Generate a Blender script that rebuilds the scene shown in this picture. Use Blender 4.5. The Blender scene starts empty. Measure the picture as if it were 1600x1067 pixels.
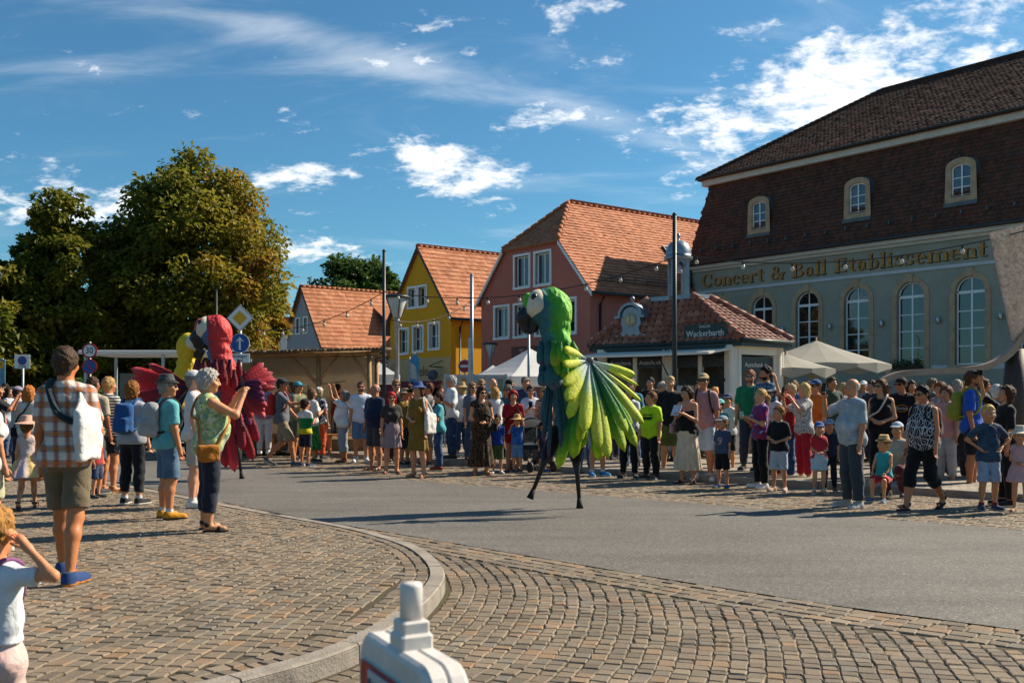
import bpy, bmesh, math, random
import numpy as np
from mathutils import Vector, Matrix, Euler

random.seed(7)
SC = bpy.context.scene
COL = SC.collection
PI = math.pi

# ------------------------------------------------------------------ camera
FPX = 1600 * 35 / 36          # focal length in photo pixels
HOR, EYE = 617.0, 1.5         # horizon row in the photo, eye height
cam_d = bpy.data.cameras.new('camera')
cam = bpy.data.objects.new('camera', cam_d)
COL.objects.link(cam)
cam.location = (0, 0, EYE)
cam.rotation_euler = (PI / 2, 0, 0)
cam_d.sensor_width = 36
cam_d.lens = 35
cam_d.shift_y = (HOR - 533.5) / 1600
cam_d.clip_start = 0.05
cam_d.clip_end = 3000
cam_d.dof.use_dof = True
cam_d.dof.focus_distance = 15.0
cam_d.dof.aperture_fstop = 8.0
SC.camera = cam

# ------------------------------------------------------------------ light
SUN_AZ = math.radians(65.5)     # clockwise from +Y
SUN_EL = math.radians(39)
world = bpy.data.worlds.new('World')
SC.world = world
world.use_nodes = True
sun_d = bpy.data.lights.new('sun', 'SUN')
sun_d.energy = 5.0
sun_d.angle = math.radians(0.53)
sun_d.color = (1.0, 0.88, 0.70)
sun = bpy.data.objects.new('sun', sun_d)
COL.objects.link(sun)
sdir = Vector((math.sin(SUN_AZ) * math.cos(SUN_EL), math.cos(SUN_AZ) * math.cos(SUN_EL), math.sin(SUN_EL)))
sun.rotation_euler = sdir.to_track_quat('Z', 'Y').to_euler()
sun.location = (30, 20, 30)
SC.view_settings.view_transform = 'Standard'
SC.view_settings.look = 'None'
SC.view_settings.exposure = 0.78
SC.view_settings.gamma = 1.0
SC.view_settings.use_curve_mapping = False
SC.cycles.max_bounces = 6
SC.cycles.use_denoising = True


class NT:
    """tiny helper for node trees"""
    def __init__(self, tree):
        self.t = tree

    def n(self, kind, ins=None, **props):
        nd = self.t.nodes.new('ShaderNode' + kind)
        for k, v in props.items():
            setattr(nd, k, v)
        for k, v in (ins or {}).items():
            s = nd.inputs[k]
            if hasattr(v, 'is_output'):
                self.t.links.new(v, s)
            else:
                s.default_value = v
        return nd

    def math(self, op, a, b=0.0, c=0.0, clamp=False):
        nd = self.n('Math', {0: a, 1: b, 2: c}, operation=op)
        nd.use_clamp = clamp
        return nd.outputs[0]

    def mix(self, f, a, b, blend='MIX'):
        nd = self.t.nodes.new('ShaderNodeMix')
        nd.data_type = 'RGBA'
        nd.blend_type = blend
        for i, v in ((0, f), (6, a), (7, b)):
            s = nd.inputs[i]
            if hasattr(v, 'is_output'):
                self.t.links.new(v, s)
            else:
                s.default_value = tuple(v) + (1,) if (i and len(v) == 3) else v
        return nd.outputs[2]

    def ramp(self, f, stops, interp='LINEAR'):
        nd = self.t.nodes.new('ShaderNodeValToRGB')
        nd.color_ramp.interpolation = interp
        e = nd.color_ramp.elements
        while len(e) < len(stops):
            e.new(0.5)
        for i, (p, c) in enumerate(stops):
            e[i].position = p
            e[i].color = (c, c, c, 1) if isinstance(c, (int, float)) else tuple(c) + (1,)
        self.t.links.new(f, nd.inputs[0])
        return nd.outputs[0]


def build_sky():
    nt = NT(world.node_tree)
    for nd in list(nt.t.nodes):
        nt.t.nodes.remove(nd)
    sky = nt.n('TexSky', sky_type='NISHITA')
    sky.sun_disc = False
    sky.sun_elevation = SUN_EL
    sky.sun_rotation = SUN_AZ
    sky.air_density = 1.0
    sky.dust_density = 0.6
    sky.ozone_density = 1.6
    co = nt.n('TexCoord').outputs['Generated']
    sp = nt.n('SeparateXYZ', {0: co}).outputs
    den = nt.math('ADD', nt.math('MAXIMUM', sp[2], 0.0), 0.30)
    u = nt.math('DIVIDE', sp[0], den)
    v = nt.math('DIVIDE', sp[1], den)
    P = nt.n('CombineXYZ', {0: u, 1: v, 2: 0.0}).outputs[0]

    def fbm(scale, loc, rot=0.0, sx=1.0, detail=7, rough=0.6, dist=0.0):
        m = nt.n('Mapping', {'Vector': P, 'Location': loc, 'Rotation': (0, 0, rot), 'Scale': (scale * sx, scale, 1)})
        return nt.n('TexNoise', {'Vector': m.outputs[0], 'Scale': 1.0, 'Detail': detail, 'Roughness': rough, 'Distortion': dist}).outputs[0]
    # where the cumulus banks lie (centres on the cloud layer)
    cov = None
    for (cx, cy, rx, ry, a) in CLOUD_BANKS:
        dx = nt.math('DIVIDE', nt.math('SUBTRACT', u, cx), rx)
        dy = nt.math('DIVIDE', nt.math('SUBTRACT', v, cy), ry)
        d2 = nt.math('ADD', nt.math('MULTIPLY', dx, dx), nt.math('MULTIPLY', dy, dy))
        g = nt.math('MULTIPLY', nt.math('POWER', 2.718, nt.math('MULTIPLY', d2, -1.0)), a)
        cov = g if cov is None else nt.math('ADD', cov, g)
    puff = fbm(5.6, (1.3, 4.1, 0), 0.4, 1.0, 9, 0.62, 0.25)
    fine = fbm(24.0, (0.7, 9.1, 0), 0.5, 0.75, 6, 0.65, 0.2)
    body = nt.math('ADD', nt.math('ADD', nt.math('MULTIPLY', puff, 0.66), nt.math('MULTIPLY', fine, 0.46)), cov)
    cum = nt.n('MapRange', {0: body, 1: 0.645, 2: 0.82, 3: 0.0, 4: 0.97}, interpolation_type='SMOOTHSTEP').outputs[0]
    # thin cirrus veils
    cir = fbm(6.5, (3.2, 0.4, 0), -0.48, 0.32, 8, 0.6, 0.6)
    dd = nt.math('DIVIDE', nt.math('ADD', nt.math('MULTIPLY', nt.math('ADD', u, 0.19), -0.468), nt.math('MULTIPLY', nt.math('SUBTRACT', v, 1.52), 0.884)), 0.045)
    streak = nt.math('MULTIPLY', nt.math('POWER', 2.718, nt.math('MULTIPLY', nt.math('MULTIPLY', dd, dd), -1.0)), 0.22)
    cir = nt.math('ADD', cir, streak)
    cir = nt.n('MapRange', {0: cir, 1: 0.50, 2: 0.95, 3: 0.0, 4: 0.42}, interpolation_type='SMOOTHSTEP').outputs[0]
    up = nt.n('MapRange', {0: sp[2], 1: 0.0, 2: 0.06, 3: 0.0, 4: 1.0}).outputs[0]
    mask = nt.math('MULTIPLY', nt.math('MAXIMUM', cum, cir), up, clamp=True)
    tone = nt.mix(1.0, sky.outputs[0], SKY_TINT, 'MULTIPLY')
    shade = nt.mix(nt.math('MULTIPLY', puff, 1.0, clamp=True), (5.2, 5.7, 6.2), (8.6, 8.4, 8.1))
    out = nt.mix(mask, tone, shade)
    bg = nt.n('Background', {0: out, 1: SKY_STRENGTH})
    o = nt.n('OutputWorld')
    nt.t.links.new(bg.outputs[0], o.inputs[0])


SKY_STRENGTH = 0.10
SKY_TINT = (0.285, 0.555, 0.66)
CLOUD_BANKS = [(0.57, 1.46, 0.16, 0.24, 0.195), (0.36, 1.80, 0.10, 0.16, 0.17), (0.46, 1.62, 0.10, 0.12, 0.14), (-0.37, 1.865, 0.11, 0.06, 0.23), (-0.06, 1.93, 0.13, 0.11, 0.20), (-0.17, 1.81, 0.08, 0.05, 0.17),
               (0.04, 1.70, 0.11, 0.07, 0.19), (-0.88, 1.90, 0.20, 0.12, 0.18), (-0.42, 2.18, 0.16, 0.08, 0.15), (0.145, 1.40, 0.05, 0.03, 0.19), (0.06, 1.42, 0.03, 0.04, 0.15), (-0.12, 1.53, 0.10, 0.03, 0.13)]
build_sky()

# ------------------------------------------------------------------ helpers
def W(px, py, Y):
    """photo position + distance -> point in the place"""
    return ((px - 800) / FPX * Y, Y, EYE - (py - HOR) / FPX * Y)


def G(px, py, z=0.0):
    Y = FPX * (EYE - z) / (py - HOR)
    return ((px - 800) / FPX * Y, Y)


MATS = {}


def M(name, col, rough=0.7, var=0.18, scale=6.0, bump=0.15, metal=0.0, spec=0.4, col2=None, bscale=None, gen=False):
    """plain procedural surface: base colour broken up by two noises, a little relief"""
    if name in MATS:
        return MATS[name]
    m = bpy.data.materials.new(name)
    m.use_nodes = True
    nt = NT(m.node_tree)
    b = m.node_tree.nodes['Principled BSDF']
    co = nt.n('TexCoord').outputs['Object']
    n1 = nt.n('TexNoise', {'Vector': co, 'Scale': scale, 'Detail': 6.0, 'Roughness': 0.65}).outputs[0]
    c2 = col2 or tuple(max(0.0, c * (1 - 2.2 * var)) for c in col)
    c3 = tuple(min(1.0, c * (1 + var)) for c in col)
    cc = nt.ramp(n1, [(0.25, c2), (0.55, col), (0.8, c3)])
    m.node_tree.links.new(cc, b.inputs['Base Color'])
    b.inputs['Roughness'].default_value = rough
    b.inputs['Metallic'].default_value = metal
    b.inputs['Specular IOR Level'].default_value = spec
    if bump:
        n2 = nt.n('TexNoise', {'Vector': co, 'Scale': bscale or scale * 6, 'Detail': 4.0}).outputs[0]
        bp = nt.n('Bump', {'Height': n2, 'Strength': bump, 'Distance': 0.02})
        m.node_tree.links.new(bp.outputs[0], b.inputs['Normal'])
    MATS[name] = m
    return m


def backlit(m, fac=0.45):
    """thin cloth: some sunlight comes through"""
    nt = NT(m.node_tree)
    b = m.node_tree.nodes['Principled BSDF']
    tr = nt.n('BsdfTranslucent')
    m.node_tree.links.new(b.inputs['Base Color'].links[0].from_socket, tr.inputs['Color'])
    mx = nt.n('MixShader', {0: fac, 1: b.outputs[0], 2: tr.outputs[0]})
    m.node_tree.links.new(mx.outputs[0], m.node_tree.nodes['Material Output'].inputs[0])
    return m


def glass_mat(name='window_glass', col=(0.012, 0.016, 0.02)):
    if name in MATS:
        return MATS[name]
    m = bpy.data.materials.new(name)
    m.use_nodes = True
    nt = NT(m.node_tree)
    b = m.node_tree.nodes['Principled BSDF']
    b.inputs['Base Color'].default_value = col + (1,)
    b.inputs['Roughness'].default_value = 0.03
    b.inputs['Specular IOR Level'].default_value = 1.0
    co = nt.n('TexCoord').outputs['Object']
    n2 = nt.n('TexNoise', {'Vector': co, 'Scale': 1.7, 'Detail': 1.0}).outputs[0]
    bp = nt.n('Bump', {'Height': n2, 'Strength': 0.05, 'Distance': 0.05})
    m.node_tree.links.new(bp.outputs[0], b.inputs['Normal'])
    MATS[name] = m
    return m


def rnd_mat(name, stops, rough=0.8, bump=0.3, bscale=40, attr='rnd', use_obj=False, grime=0.35, gscale=3.0):
    """colour picked per piece (face attribute, or object random for single pieces)"""
    if name in MATS:
        return MATS[name]
    m = bpy.data.materials.new(name)
    m.use_nodes = True
    nt = NT(m.node_tree)
    b = m.node_tree.nodes['Principled BSDF']
    if use_obj:
        f = nt.n('ObjectInfo').outputs['Random']
    else:
        f = nt.n('Attribute', attribute_name=attr).outputs['Fac']
    c = nt.ramp(f, stops)
    geo = nt.n('NewGeometry').outputs['Position']
    n0 = nt.n('TexNoise', {'Vector': geo, 'Scale': gscale, 'Detail': 5.0}).outputs[0]
    n1 = nt.n('TexNoise', {'Vector': geo, 'Scale': bscale, 'Detail': 5.0, 'Roughness': 0.7}).outputs[0]
    k = nt.ramp(nt.math('ADD', nt.math('MULTIPLY', n0, 0.5), nt.math('MULTIPLY', n1, 0.5)), [(0.3, 1 - grime), (0.7, 1 + grime * 0.25)])
    c = nt.mix(1.0, c, k, 'MULTIPLY')
    m.node_tree.links.new(c, b.inputs['Base Color'])
    b.inputs['Roughness'].default_value = rough
    b.inputs['Specular IOR Level'].default_value = 0.3
    bp = nt.n('Bump', {'Height': n1, 'Strength': bump, 'Distance': 0.01})
    m.node_tree.links.new(bp.outputs[0], b.inputs['Normal'])
    MATS[name] = m
    return m


def tag(o, label=None, cat=None, group=None, kind=None):
    if label:
        o['label'] = label
    if cat:
        o['category'] = cat
    if group:
        o['group'] = group
    if kind:
        o['kind'] = kind
    return o


def link(o, parent=None):
    COL.objects.link(o)
    if parent is not None:
        o.parent = parent
    return o


def empty(name, loc=(0, 0, 0), rz=0.0, label=None, cat=None, group=None, kind=None, scale=1.0):
    o = bpy.data.objects.new(name, None)
    o.empty_display_size = 0.2
    o.location = loc
    o.rotation_euler = (0, 0, rz)
    o.scale = (scale,) * 3
    link(o)
    return tag(o, label, cat, group, kind)


def np_mesh(name, V, Q, smooth=False, fattr=None, tri=False):
    """quads (or tris) from numpy arrays"""
    V = np.asarray(V, dtype=np.float32)
    Q = np.asarray(Q, dtype=np.int32)
    me = bpy.data.meshes.new(name)
    n = Q.shape[1]
    me.vertices.add(len(V))
    me.vertices.foreach_set('co', V.ravel())
    me.loops.add(Q.size)
    me.loops.foreach_set('vertex_index', Q.ravel())
    me.polygons.add(len(Q))
    me.polygons.foreach_set('loop_start', np.arange(0, Q.size, n, dtype=np.int32))
    me.polygons.foreach_set('use_smooth', np.full(len(Q), bool(smooth)))
    if fattr is not None:
        a = me.attributes.new('rnd', 'FLOAT', 'FACE')
        a.data.foreach_set('value', np.asarray(fattr, dtype=np.float32))
    me.update(calc_edges=True)
    return me


class MB:
    """collects shapes; build() links them as ONE mesh object"""
    def __init__(self):
        self.v, self.f, self.m, self.s = [], [], [], []

    def add(self, vs, fs, mi=0, smooth=False):
        o = len(self.v)
        self.v += [tuple(p) for p in vs]
        self.f += [tuple(i + o for i in f) for f in fs]
        self.m += [mi] * len(fs)
        self.s += [smooth] * len(fs)
        return self

    def box(self, x0, y0, z0, x1, y1, z1, mi=0, mat=None, ch=0.0):
        if ch:
            # chamfered box: ring profile in xy, three levels
            def ring(i, z):
                return [(x0 + i, y0, z), (x1 - i, y0, z), (x1, y0 + i, z), (x1, y1 - i, z), (x1 - i, y1, z), (x0 + i, y1, z), (x0, y1 - i, z), (x0, y0 + i, z)]
            def inset(d, z):
                c = d
                return [(x0 + ch + c, y0 + c, z), (x1 - ch - c, y0 + c, z), (x1 - c, y0 + ch + c, z), (x1 - c, y1 - ch - c, z), (x1 - ch - c, y1 - c, z), (x0 + ch + c, y1 - c, z), (x0 + c, y1 - ch - c, z), (x0 + c, y0 + ch + c, z)]
            rings = [inset(ch, z0), ring(ch, z0 + ch), ring(ch, z1 - ch), inset(ch, z1)]
            vs = [p for r in rings for p in r]
            fs = [tuple(range(7, -1, -1)), tuple(range(24, 32))]
            for k in range(3):
                for i in range(8):
                    j = (i + 1) % 8
                    fs.append((k * 8 + i, k * 8 + j, k * 8 + 8 + j, k * 8 + 8 + i))
        else:
            vs = [(x0, y0, z0), (x1, y0, z0), (x1, y1, z0), (x0, y1, z0), (x0, y0, z1), (x1, y0, z1), (x1, y1, z1), (x0, y1, z1)]
            fs = [(3, 2, 1, 0), (4, 5, 6, 7), (0, 1, 5, 4), (1, 2, 6, 5), (2, 3, 7, 6), (3, 0, 4, 7)]
        if mat is not None:
            vs = [mat @ Vector(p) for p in vs]
        return self.add(vs, fs, mi)

    def tube(self, pts, rad, n=8, mi=0, cap=True, smooth=True):
        pts = [Vector(p) for p in pts]
        if not hasattr(rad, '__len__'):
            rad = [rad] * len(pts)
        vs, fs = [], []
        ref = Vector((0, 0, 1))
        for i, p in enumerate(pts):
            t = (pts[min(i + 1, len(pts) - 1)] - pts[max(i - 1, 0)])
            if t.length < 1e-9:
                t = Vector((0, 0, 1))
            t.normalize()
            r = ref if abs(t.dot(ref)) < 0.95 else Vector((1, 0, 0))
            a = t.cross(r).normalized()
            b = a.cross(t).normalized()
            for k in range(n):
                w = 2 * PI * k / n
                vs.append(p + (a * math.cos(w) + b * math.sin(w)) * rad[i])
        for i in range(len(pts) - 1):
            for k in range(n):
                l = (k + 1) % n
                fs.append((i * n + k, i * n + l, (i + 1) * n + l, (i + 1) * n + k))
        self.add(vs, fs, mi, smooth)
        if cap:
            o = len(self.v) - len(vs)
            self.f += [tuple(o + k for k in range(n - 1, -1, -1)), tuple(o + (len(pts) - 1) * n + k for k in range(n))]
            self.m += [mi, mi]
            self.s += [False, False]
        return self

    def lathe(self, prof, c=(0, 0, 0), n=16, mi=0, smooth=True, sx=1.0, sy=1.0):
        vs, fs = [], []
        for (r, z) in prof:
            for k in range(n):
                w = 2 * PI * k / n
                vs.append((c[0] + r * sx * math.cos(w), c[1] + r * sy * math.sin(w), c[2] + z))
        for i in range(len(prof) - 1):
            for k in range(n):
                l = (k + 1) % n
                fs.append((i * n + k, i * n + l, (i + 1) * n + l, (i + 1) * n + k))
        self.add(vs, fs, mi, smooth)
        o = len(self.v) - len(vs)
        self.f += [tuple(o + k for k in range(n - 1, -1, -1)), tuple(o + (len(prof) - 1) * n + k for k in range(n))]
        self.m += [mi, mi]
        self.s += [False, False]
        return self

    def prism(self, pts, y0, y1, mi=0):
        """outline in x-z extruded along y"""
        n = len(pts)
        vs = [(p[0], y0, p[1]) for p in pts] + [(p[0], y1, p[1]) for p in pts]
        fs = [tuple(range(n)), tuple(range(2 * n - 1, n - 1, -1))]
        for i in range(n):
            j = (i + 1) % n
            fs.append((j, i, n + i, n + j))
        return self.add(vs, fs, mi)

    def prismz(self, pts, z0, z1, mi=0):
        n = len(pts)
        vs = [(p[0], p[1], z0) for p in pts] + [(p[0], p[1], z1) for p in pts]
        fs = [tuple(range(n - 1, -1, -1)), tuple(range(n, 2 * n))]
        for i in range(n):
            j = (i + 1) % n
            fs.append((i, j, n + j, n + i))
        return self.add(vs, fs, mi)

    def mesh(self, name, mats):
        me = bpy.data.meshes.new(name)
        me.from_pydata(self.v, [], self.f)
        if not isinstance(mats, (list, tuple)):
            mats = [mats]
        for m in mats:
            me.materials.append(m)
        me.polygons.foreach_set('material_index', self.m)
        me.polygons.foreach_set('use_smooth', self.s)
        me.update()
        return me

    def build(self, name, mats, parent=None, **tags):
        o = bpy.data.objects.new(name, self.mesh(name, mats))
        link(o, parent)
        return tag(o, **tags)


def mobj(name, me, mat, parent=None, **tags):
    if mat is not None:
        me.materials.append(mat)
    o = bpy.data.objects.new(name, me)
    link(o, parent)
    return tag(o, **tags)


def copy_tree(o, parent=None):
    c = o.copy()
    link(c, parent)
    for ch in list(o.children):
        copy_tree(ch, c)
    return c


def text_mesh(name, body, size, depth, mat, parent, loc, rot, align='CENTER', sx=1.0, **tags):
    cu = bpy.data.curves.new(name, 'FONT')
    cu.body = body
    cu.size = size
    cu.extrude = depth
    cu.align_x = align
    cu.align_y = 'CENTER'
    cu.resolution_u = 3
    tmp = bpy.data.objects.new('tmp_text', cu)
    me = bpy.data.meshes.new_from_object(tmp)
    bpy.data.objects.remove(tmp)
    me.materials.clear()
    me.materials.append(mat)
    o = bpy.data.objects.new(name, me)
    link(o, parent)
    o.location = loc
    o.rotation_euler = rot
    o.scale = (sx, 1, 1)
    return tag(o, **tags)


# facade frame: local x along the wall (left to right), local y into the building
class Facade:
    def __init__(self, ox, oy, d):
        n = math.hypot(*d)
        self.d = (d[0] / n, d[1] / n)
        self.o = (ox, oy)
        self.rz = math.atan2(self.d[1], self.d[0])

    def t(self, px, s=0.0):
        ox, oy = self.o[0] - self.d[1] * s, self.o[1] + self.d[0] * s
        k = (px - 800) / FPX
        return (oy * k - ox) / (self.d[0] - self.d[1] * k)

    def at(self, px, py, s=0.0):
        t = self.t(px, s)
        Y = self.o[1] + t * self.d[1] + self.d[0] * s
        return t, EYE + (HOR - py) / FPX * Y


STREET = (0.617, -0.787)


def wall_holes(name, outline, holes, depth, mat, parent, reveal=None, y=0.0):
    """flat wall (x-z outline) with real openings and reveals `depth` deep"""
    bm = bmesh.new()
    edges = []
    for loop in [outline] + holes:
        vs = [bm.verts.new((p[0], y, p[1])) for p in loop]
        for i in range(len(vs)):
            edges.append(bm.edges.new((vs[i], vs[(i + 1) % len(vs)])))
    bmesh.ops.triangle_fill(bm, use_beauty=True, use_dissolve=False, edges=edges, normal=(0, -1, 0))
    bmesh.ops.recalc_face_normals(bm, faces=bm.faces)
    for h in holes:
        f = [bm.verts.new((p[0], y + 0.0005, p[1])) for p in h]
        b = [bm.verts.new((p[0], y + depth, p[1])) for p in h]
        for i in range(len(h)):
            j = (i + 1) % len(h)
            fc = bm.faces.new((f[i], f[j], b[j], b[i]))
            fc.material_index = 1 if reveal else 0
    me = bpy.data.meshes.new(name)
    bm.to_mesh(me)
    bm.free()
    me.materials.append(mat)
    if reveal:
        me.materials.append(reveal)
    o = bpy.data.objects.new(name, me)
    return link(o, parent)


def arch(cx, z0, w, ztop, n=12, spring=None):
    """outline of an opening with a round head"""
    r = w / 2
    zs = ztop - r if spring is None else spring
    pts = [(cx - r, z0), (cx + r, z0)]
    for i in range(n + 1):
        a = PI * i / n
        pts.append((cx + r * math.cos(a), zs + (ztop - zs) * math.sin(a)))
    return pts


def tile_field(name, P0, U, V, w, h, tw, th, mat, parent, keep=None, thick=0.02, lift=0.035, stagger=True, taper=0.0, kind='stuff', round_=False):
    """overlapping roof tiles laid as real pieces on a sloped plane"""
    P0, U, V = (np.array(a, dtype=float) for a in (P0, U, V))
    U /= np.linalg.norm(U)
    V /= np.linalg.norm(V)
    N = np.cross(U, V)
    N /= np.linalg.norm(N)
    rng = np.random.default_rng(len(name) * 7 + int(w * 100))
    rows, cols = int(math.ceil(h / th)), int(math.ceil(w / tw)) + 1
    us, vs = [], []
    for r in range(rows):
        off = (0.5 * tw if (stagger and r % 2) else 0.0)
        for c in range(cols):
            us.append((c + 0.5) * tw - off)
            vs.append((r + 0.5) * th)
    us, vs = np.array(us), np.array(vs)
    ok = (us > 0) & (us < w) & (vs < h + th * 0.4)
    if keep is not None:
        ok &= np.array([keep(a, b) for a, b in zip(us, vs)], dtype=bool)
    us, vs = us[ok], vs[ok]
    n = len(us)
    ju = rng.normal(0, 0.012 * tw, n)
    jl = rng.normal(lift, 0.006, n)
    a = tw * 0.49
    if round_:
        prof = [(-a, -0.30 * th), (-a * 0.55, -0.55 * th), (a * 0.55, -0.55 * th), (a, -0.30 * th), (a, 0.62 * th), (-a, 0.62 * th)]
    else:
        prof = [(-a, -0.56 * th), (a, -0.56 * th), (a, 0.62 * th), (-a, 0.62 * th)]
    k = len(prof)
    VV = np.zeros((n, 2 * k, 3))
    for i, (pu, pv) in enumerate(prof):
        low = (0.62 * th - pv) / (1.18 * th)
        zt = jl * low + 0.004
        base = P0 + (us + ju + pu)[:, None] * U + (vs + pv)[:, None] * V
        VV[:, i] = base + zt[:, None] * N
        VV[:, k + i] = base + (zt - thick)[:, None] * N
    fs = []
    if k == 4:
        fs.append((0, 1, 2, 3))
    else:
        fs += [(0, 1, 2, 3), (0, 3, 4, 5)]
    for i in range(k - 1 if k == 4 else 5):
        j = (i + 1) % k
        if i == 2 and k == 4:
            continue
        fs.append((i, k + i, k + j, j))
    fs = np.array(fs)
    Q = (fs[None] + (np.arange(n) * 2 * k)[:, None, None]).reshape(-1, 4)
    at = np.repeat(rng.random(n), len(fs))
    me = np_mesh(name, VV.reshape(-1, 3), Q, fattr=at)
    return mobj(name, me, mat, parent, kind=kind)

# ------------------------------------------------------------------ ground
STONE_STOPS = [(0.0, (0.15, 0.118, 0.085)), (0.3, (0.215, 0.168, 0.118)), (0.6, (0.24, 0.18, 0.122)), (0.8, (0.19, 0.163, 0.128)), (0.93, (0.28, 0.175, 0.098)), (1.0, (0.275, 0.22, 0.16))]
m_stone = rnd_mat('granite_setts', STONE_STOPS, 0.75, 0.5, 55, grime=0.45, gscale=2.2)
m_stone_one = rnd_mat('granite_sett', STONE_STOPS, 0.75, 0.5, 55, use_obj=True, grime=0.45, gscale=2.2)
m_joint = M('joint_soil', (0.06, 0.044, 0.025), 0.95, 0.3, 9, 0.4, col2=(0.05, 0.055, 0.018))
m_kerb = M('kerb_granite', (0.275, 0.235, 0.195), 0.8, 0.2, 5, 0.35, bscale=60)


def asphalt_mat():
    m = bpy.data.materials.new('asphalt')
    m.use_nodes = True
    nt = NT(m.node_tree)
    b = m.node_tree.nodes['Principled BSDF']
    co = nt.n('TexCoord').outputs['Object']
    big = nt.n('TexNoise', {'Vector': co, 'Scale': 0.35, 'Detail': 5.0, 'Roughness': 0.6}).outputs[0]
    fine = nt.n('TexNoise', {'Vector': co, 'Scale': 55.0, 'Detail': 3.0, 'Roughness': 0.8}).outputs[0]
    vor = nt.n('TexVoronoi', {'Vector': co, 'Scale': 70.0}).outputs['Color']
    c = nt.ramp(big, [(0.3, (0.112, 0.102, 0.090)), (0.7, (0.158, 0.145, 0.128))])
    lane = nt.n('TexNoise', {'Vector': nt.n('Mapping', {'Vector': co, 'Rotation': (0, 0, 0.73), 'Scale': (0.22, 1.5, 1)}).outputs[0], 'Scale': 1.3, 'Detail': 4.0}).outputs[0]
    c = nt.mix(1.0, c, nt.ramp(lane, [(0.3, 0.80), (0.5, 1.0), (0.7, 1.10)]), 'MULTIPLY')
    sp = nt.ramp(nt.n('SeparateColor', {0: vor}).outputs[0], [(0.0, 0.62), (0.7, 1.0), (0.93, 1.25), (1.0, 1.9)])
    c = nt.mix(1.0, c, sp, 'MULTIPLY')
    c = nt.mix(1.0, c, nt.ramp(fine, [(0.3, 0.8), (0.7, 1.2)]), 'MULTIPLY')
    m.node_tree.links.new(c, b.inputs['Base Color'])
    b.inputs['Roughness'].default_value = 0.78
    b.inputs['Specular IOR Level'].default_value = 0.35
    bp = nt.n('Bump', {'Height': fine, 'Strength': 0.5, 'Distance': 0.01})
    m.node_tree.links.new(bp.outputs[0], b.inputs['Normal'])
    return m


def cobble_mat():
    m = bpy.data.materials.new('distant_setts')
    m.use_nodes = True
    nt = NT(m.node_tree)
    b = m.node_tree.nodes['Principled BSDF']
    co = nt.n('Mapping', {'Vector': nt.n('TexCoord').outputs['Object'], 'Rotation': (0, 0, 0.9)}).outputs[0]
    br = nt.n('TexBrick', {'Vector': co, 'Scale': 3.6, 'Color1': (0.2, 0.2, 0.2, 1), 'Color2': (0.8, 0.8, 0.8, 1), 'Mortar': (0, 0, 0, 1), 'Mortar Size': 0.03, 'Mortar Smooth': 0.3, 'Brick Width': 0.5, 'Row Height': 0.46})
    f = nt.n('SeparateColor', {0: br.outputs['Color']}).outputs[0]
    c = nt.ramp(f, [(0.0, (0.06, 0.05, 0.035)), (0.2, (0.21, 0.18, 0.145)), (0.5, (0.29, 0.235, 0.175)), (0.8, (0.35, 0.285, 0.22))])
    n0 = nt.n('TexNoise', {'Vector': co, 'Scale': 0.7, 'Detail': 5.0}).outputs[0]
    c = nt.mix(1.0, c, nt.ramp(n0, [(0.3, 0.7), (0.7, 1.1)]), 'MULTIPLY')
    m.node_tree.links.new(c, b.inputs['Base Color'])
    b.inputs['Roughness'].default_value = 0.8
    bp = nt.n('Bump', {'Height': br.outputs['Fac'], 'Strength': 0.4, 'Distance': -0.02})
    m.node_tree.links.new(bp.outputs[0], b.inputs['Normal'])
    return m


m_asphalt = asphalt_mat()
m_cobtex = cobble_mat()


def sheet(name, pts, z, mat, **tags):
    bm = bmesh.new()
    vs = [bm.verts.new((p[0], p[1], z)) for p in pts]
    es = [bm.edges.new((vs[i], vs[(i + 1) % len(vs)])) for i in range(len(vs))]
    bmesh.ops.triangle_fill(bm, use_beauty=True, edges=es, normal=(0, 0, 1))
    for f in bm.faces:
        if f.normal.z < 0:
            f.normal_flip()
    me = bpy.data.meshes.new(name)
    bm.to_mesh(me)
    bm.free()
    return mobj(name, me, mat, **tags)


def smooth_poly(pts, n=10):
    out = []
    P = [Vector((p[0], p[1])) for p in pts]
    for i in range(len(P) - 1):
        p0, p1, p2, p3 = P[max(i - 1, 0)], P[i], P[i + 1], P[min(i + 2, len(P) - 1)]
        for k in range(n):
            t = k / n
            out.append(0.5 * ((2 * p1) + (p2 - p0) * t + (2 * p0 - 5 * p1 + 4 * p2 - p3) * t * t + (3 * p1 - p0 - 3 * p2 + p3) * t ** 3))
    out.append(P[-1])
    return out


def resample(P, step):
    out, acc = [P[0]], 0.0
    for a, b in zip(P, P[1:]):
        L = (b - a).length
        while acc + L >= step:
            t = (step - acc) / L
            a = a + (b - a) * t
            L = (b - a).length
            out.append(a)
            acc = 0.0
        acc += L
    return out


def inside(poly, x, y):
    c = False
    j = len(poly) - 1
    for i in range(len(poly)):
        xi, yi = poly[i][0], poly[i][1]
        xj, yj = poly[j][0], poly[j][1]
        if (yi > y) != (yj > y) and x < (xj - xi) * (y - yi) / (yj - yi) + xi:
            c = not c
        j = i
    return c


def side(P, x, y):
    """signed distance to a polyline, positive on its right"""
    best, s = 1e9, 0
    q = Vector((x, y))
    for a, b in zip(P, P[1:]):
        e = b - a
        t = max(0, min(1, (q - a).dot(e) / max(e.length_squared, 1e-9)))
        d = q - (a + e * t)
        if d.length < best:
            best = d.length
            s = 1 if e.x * (q.y - a.y) - e.y * (q.x - a.x) < 0 else -1
    return best * s


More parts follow.
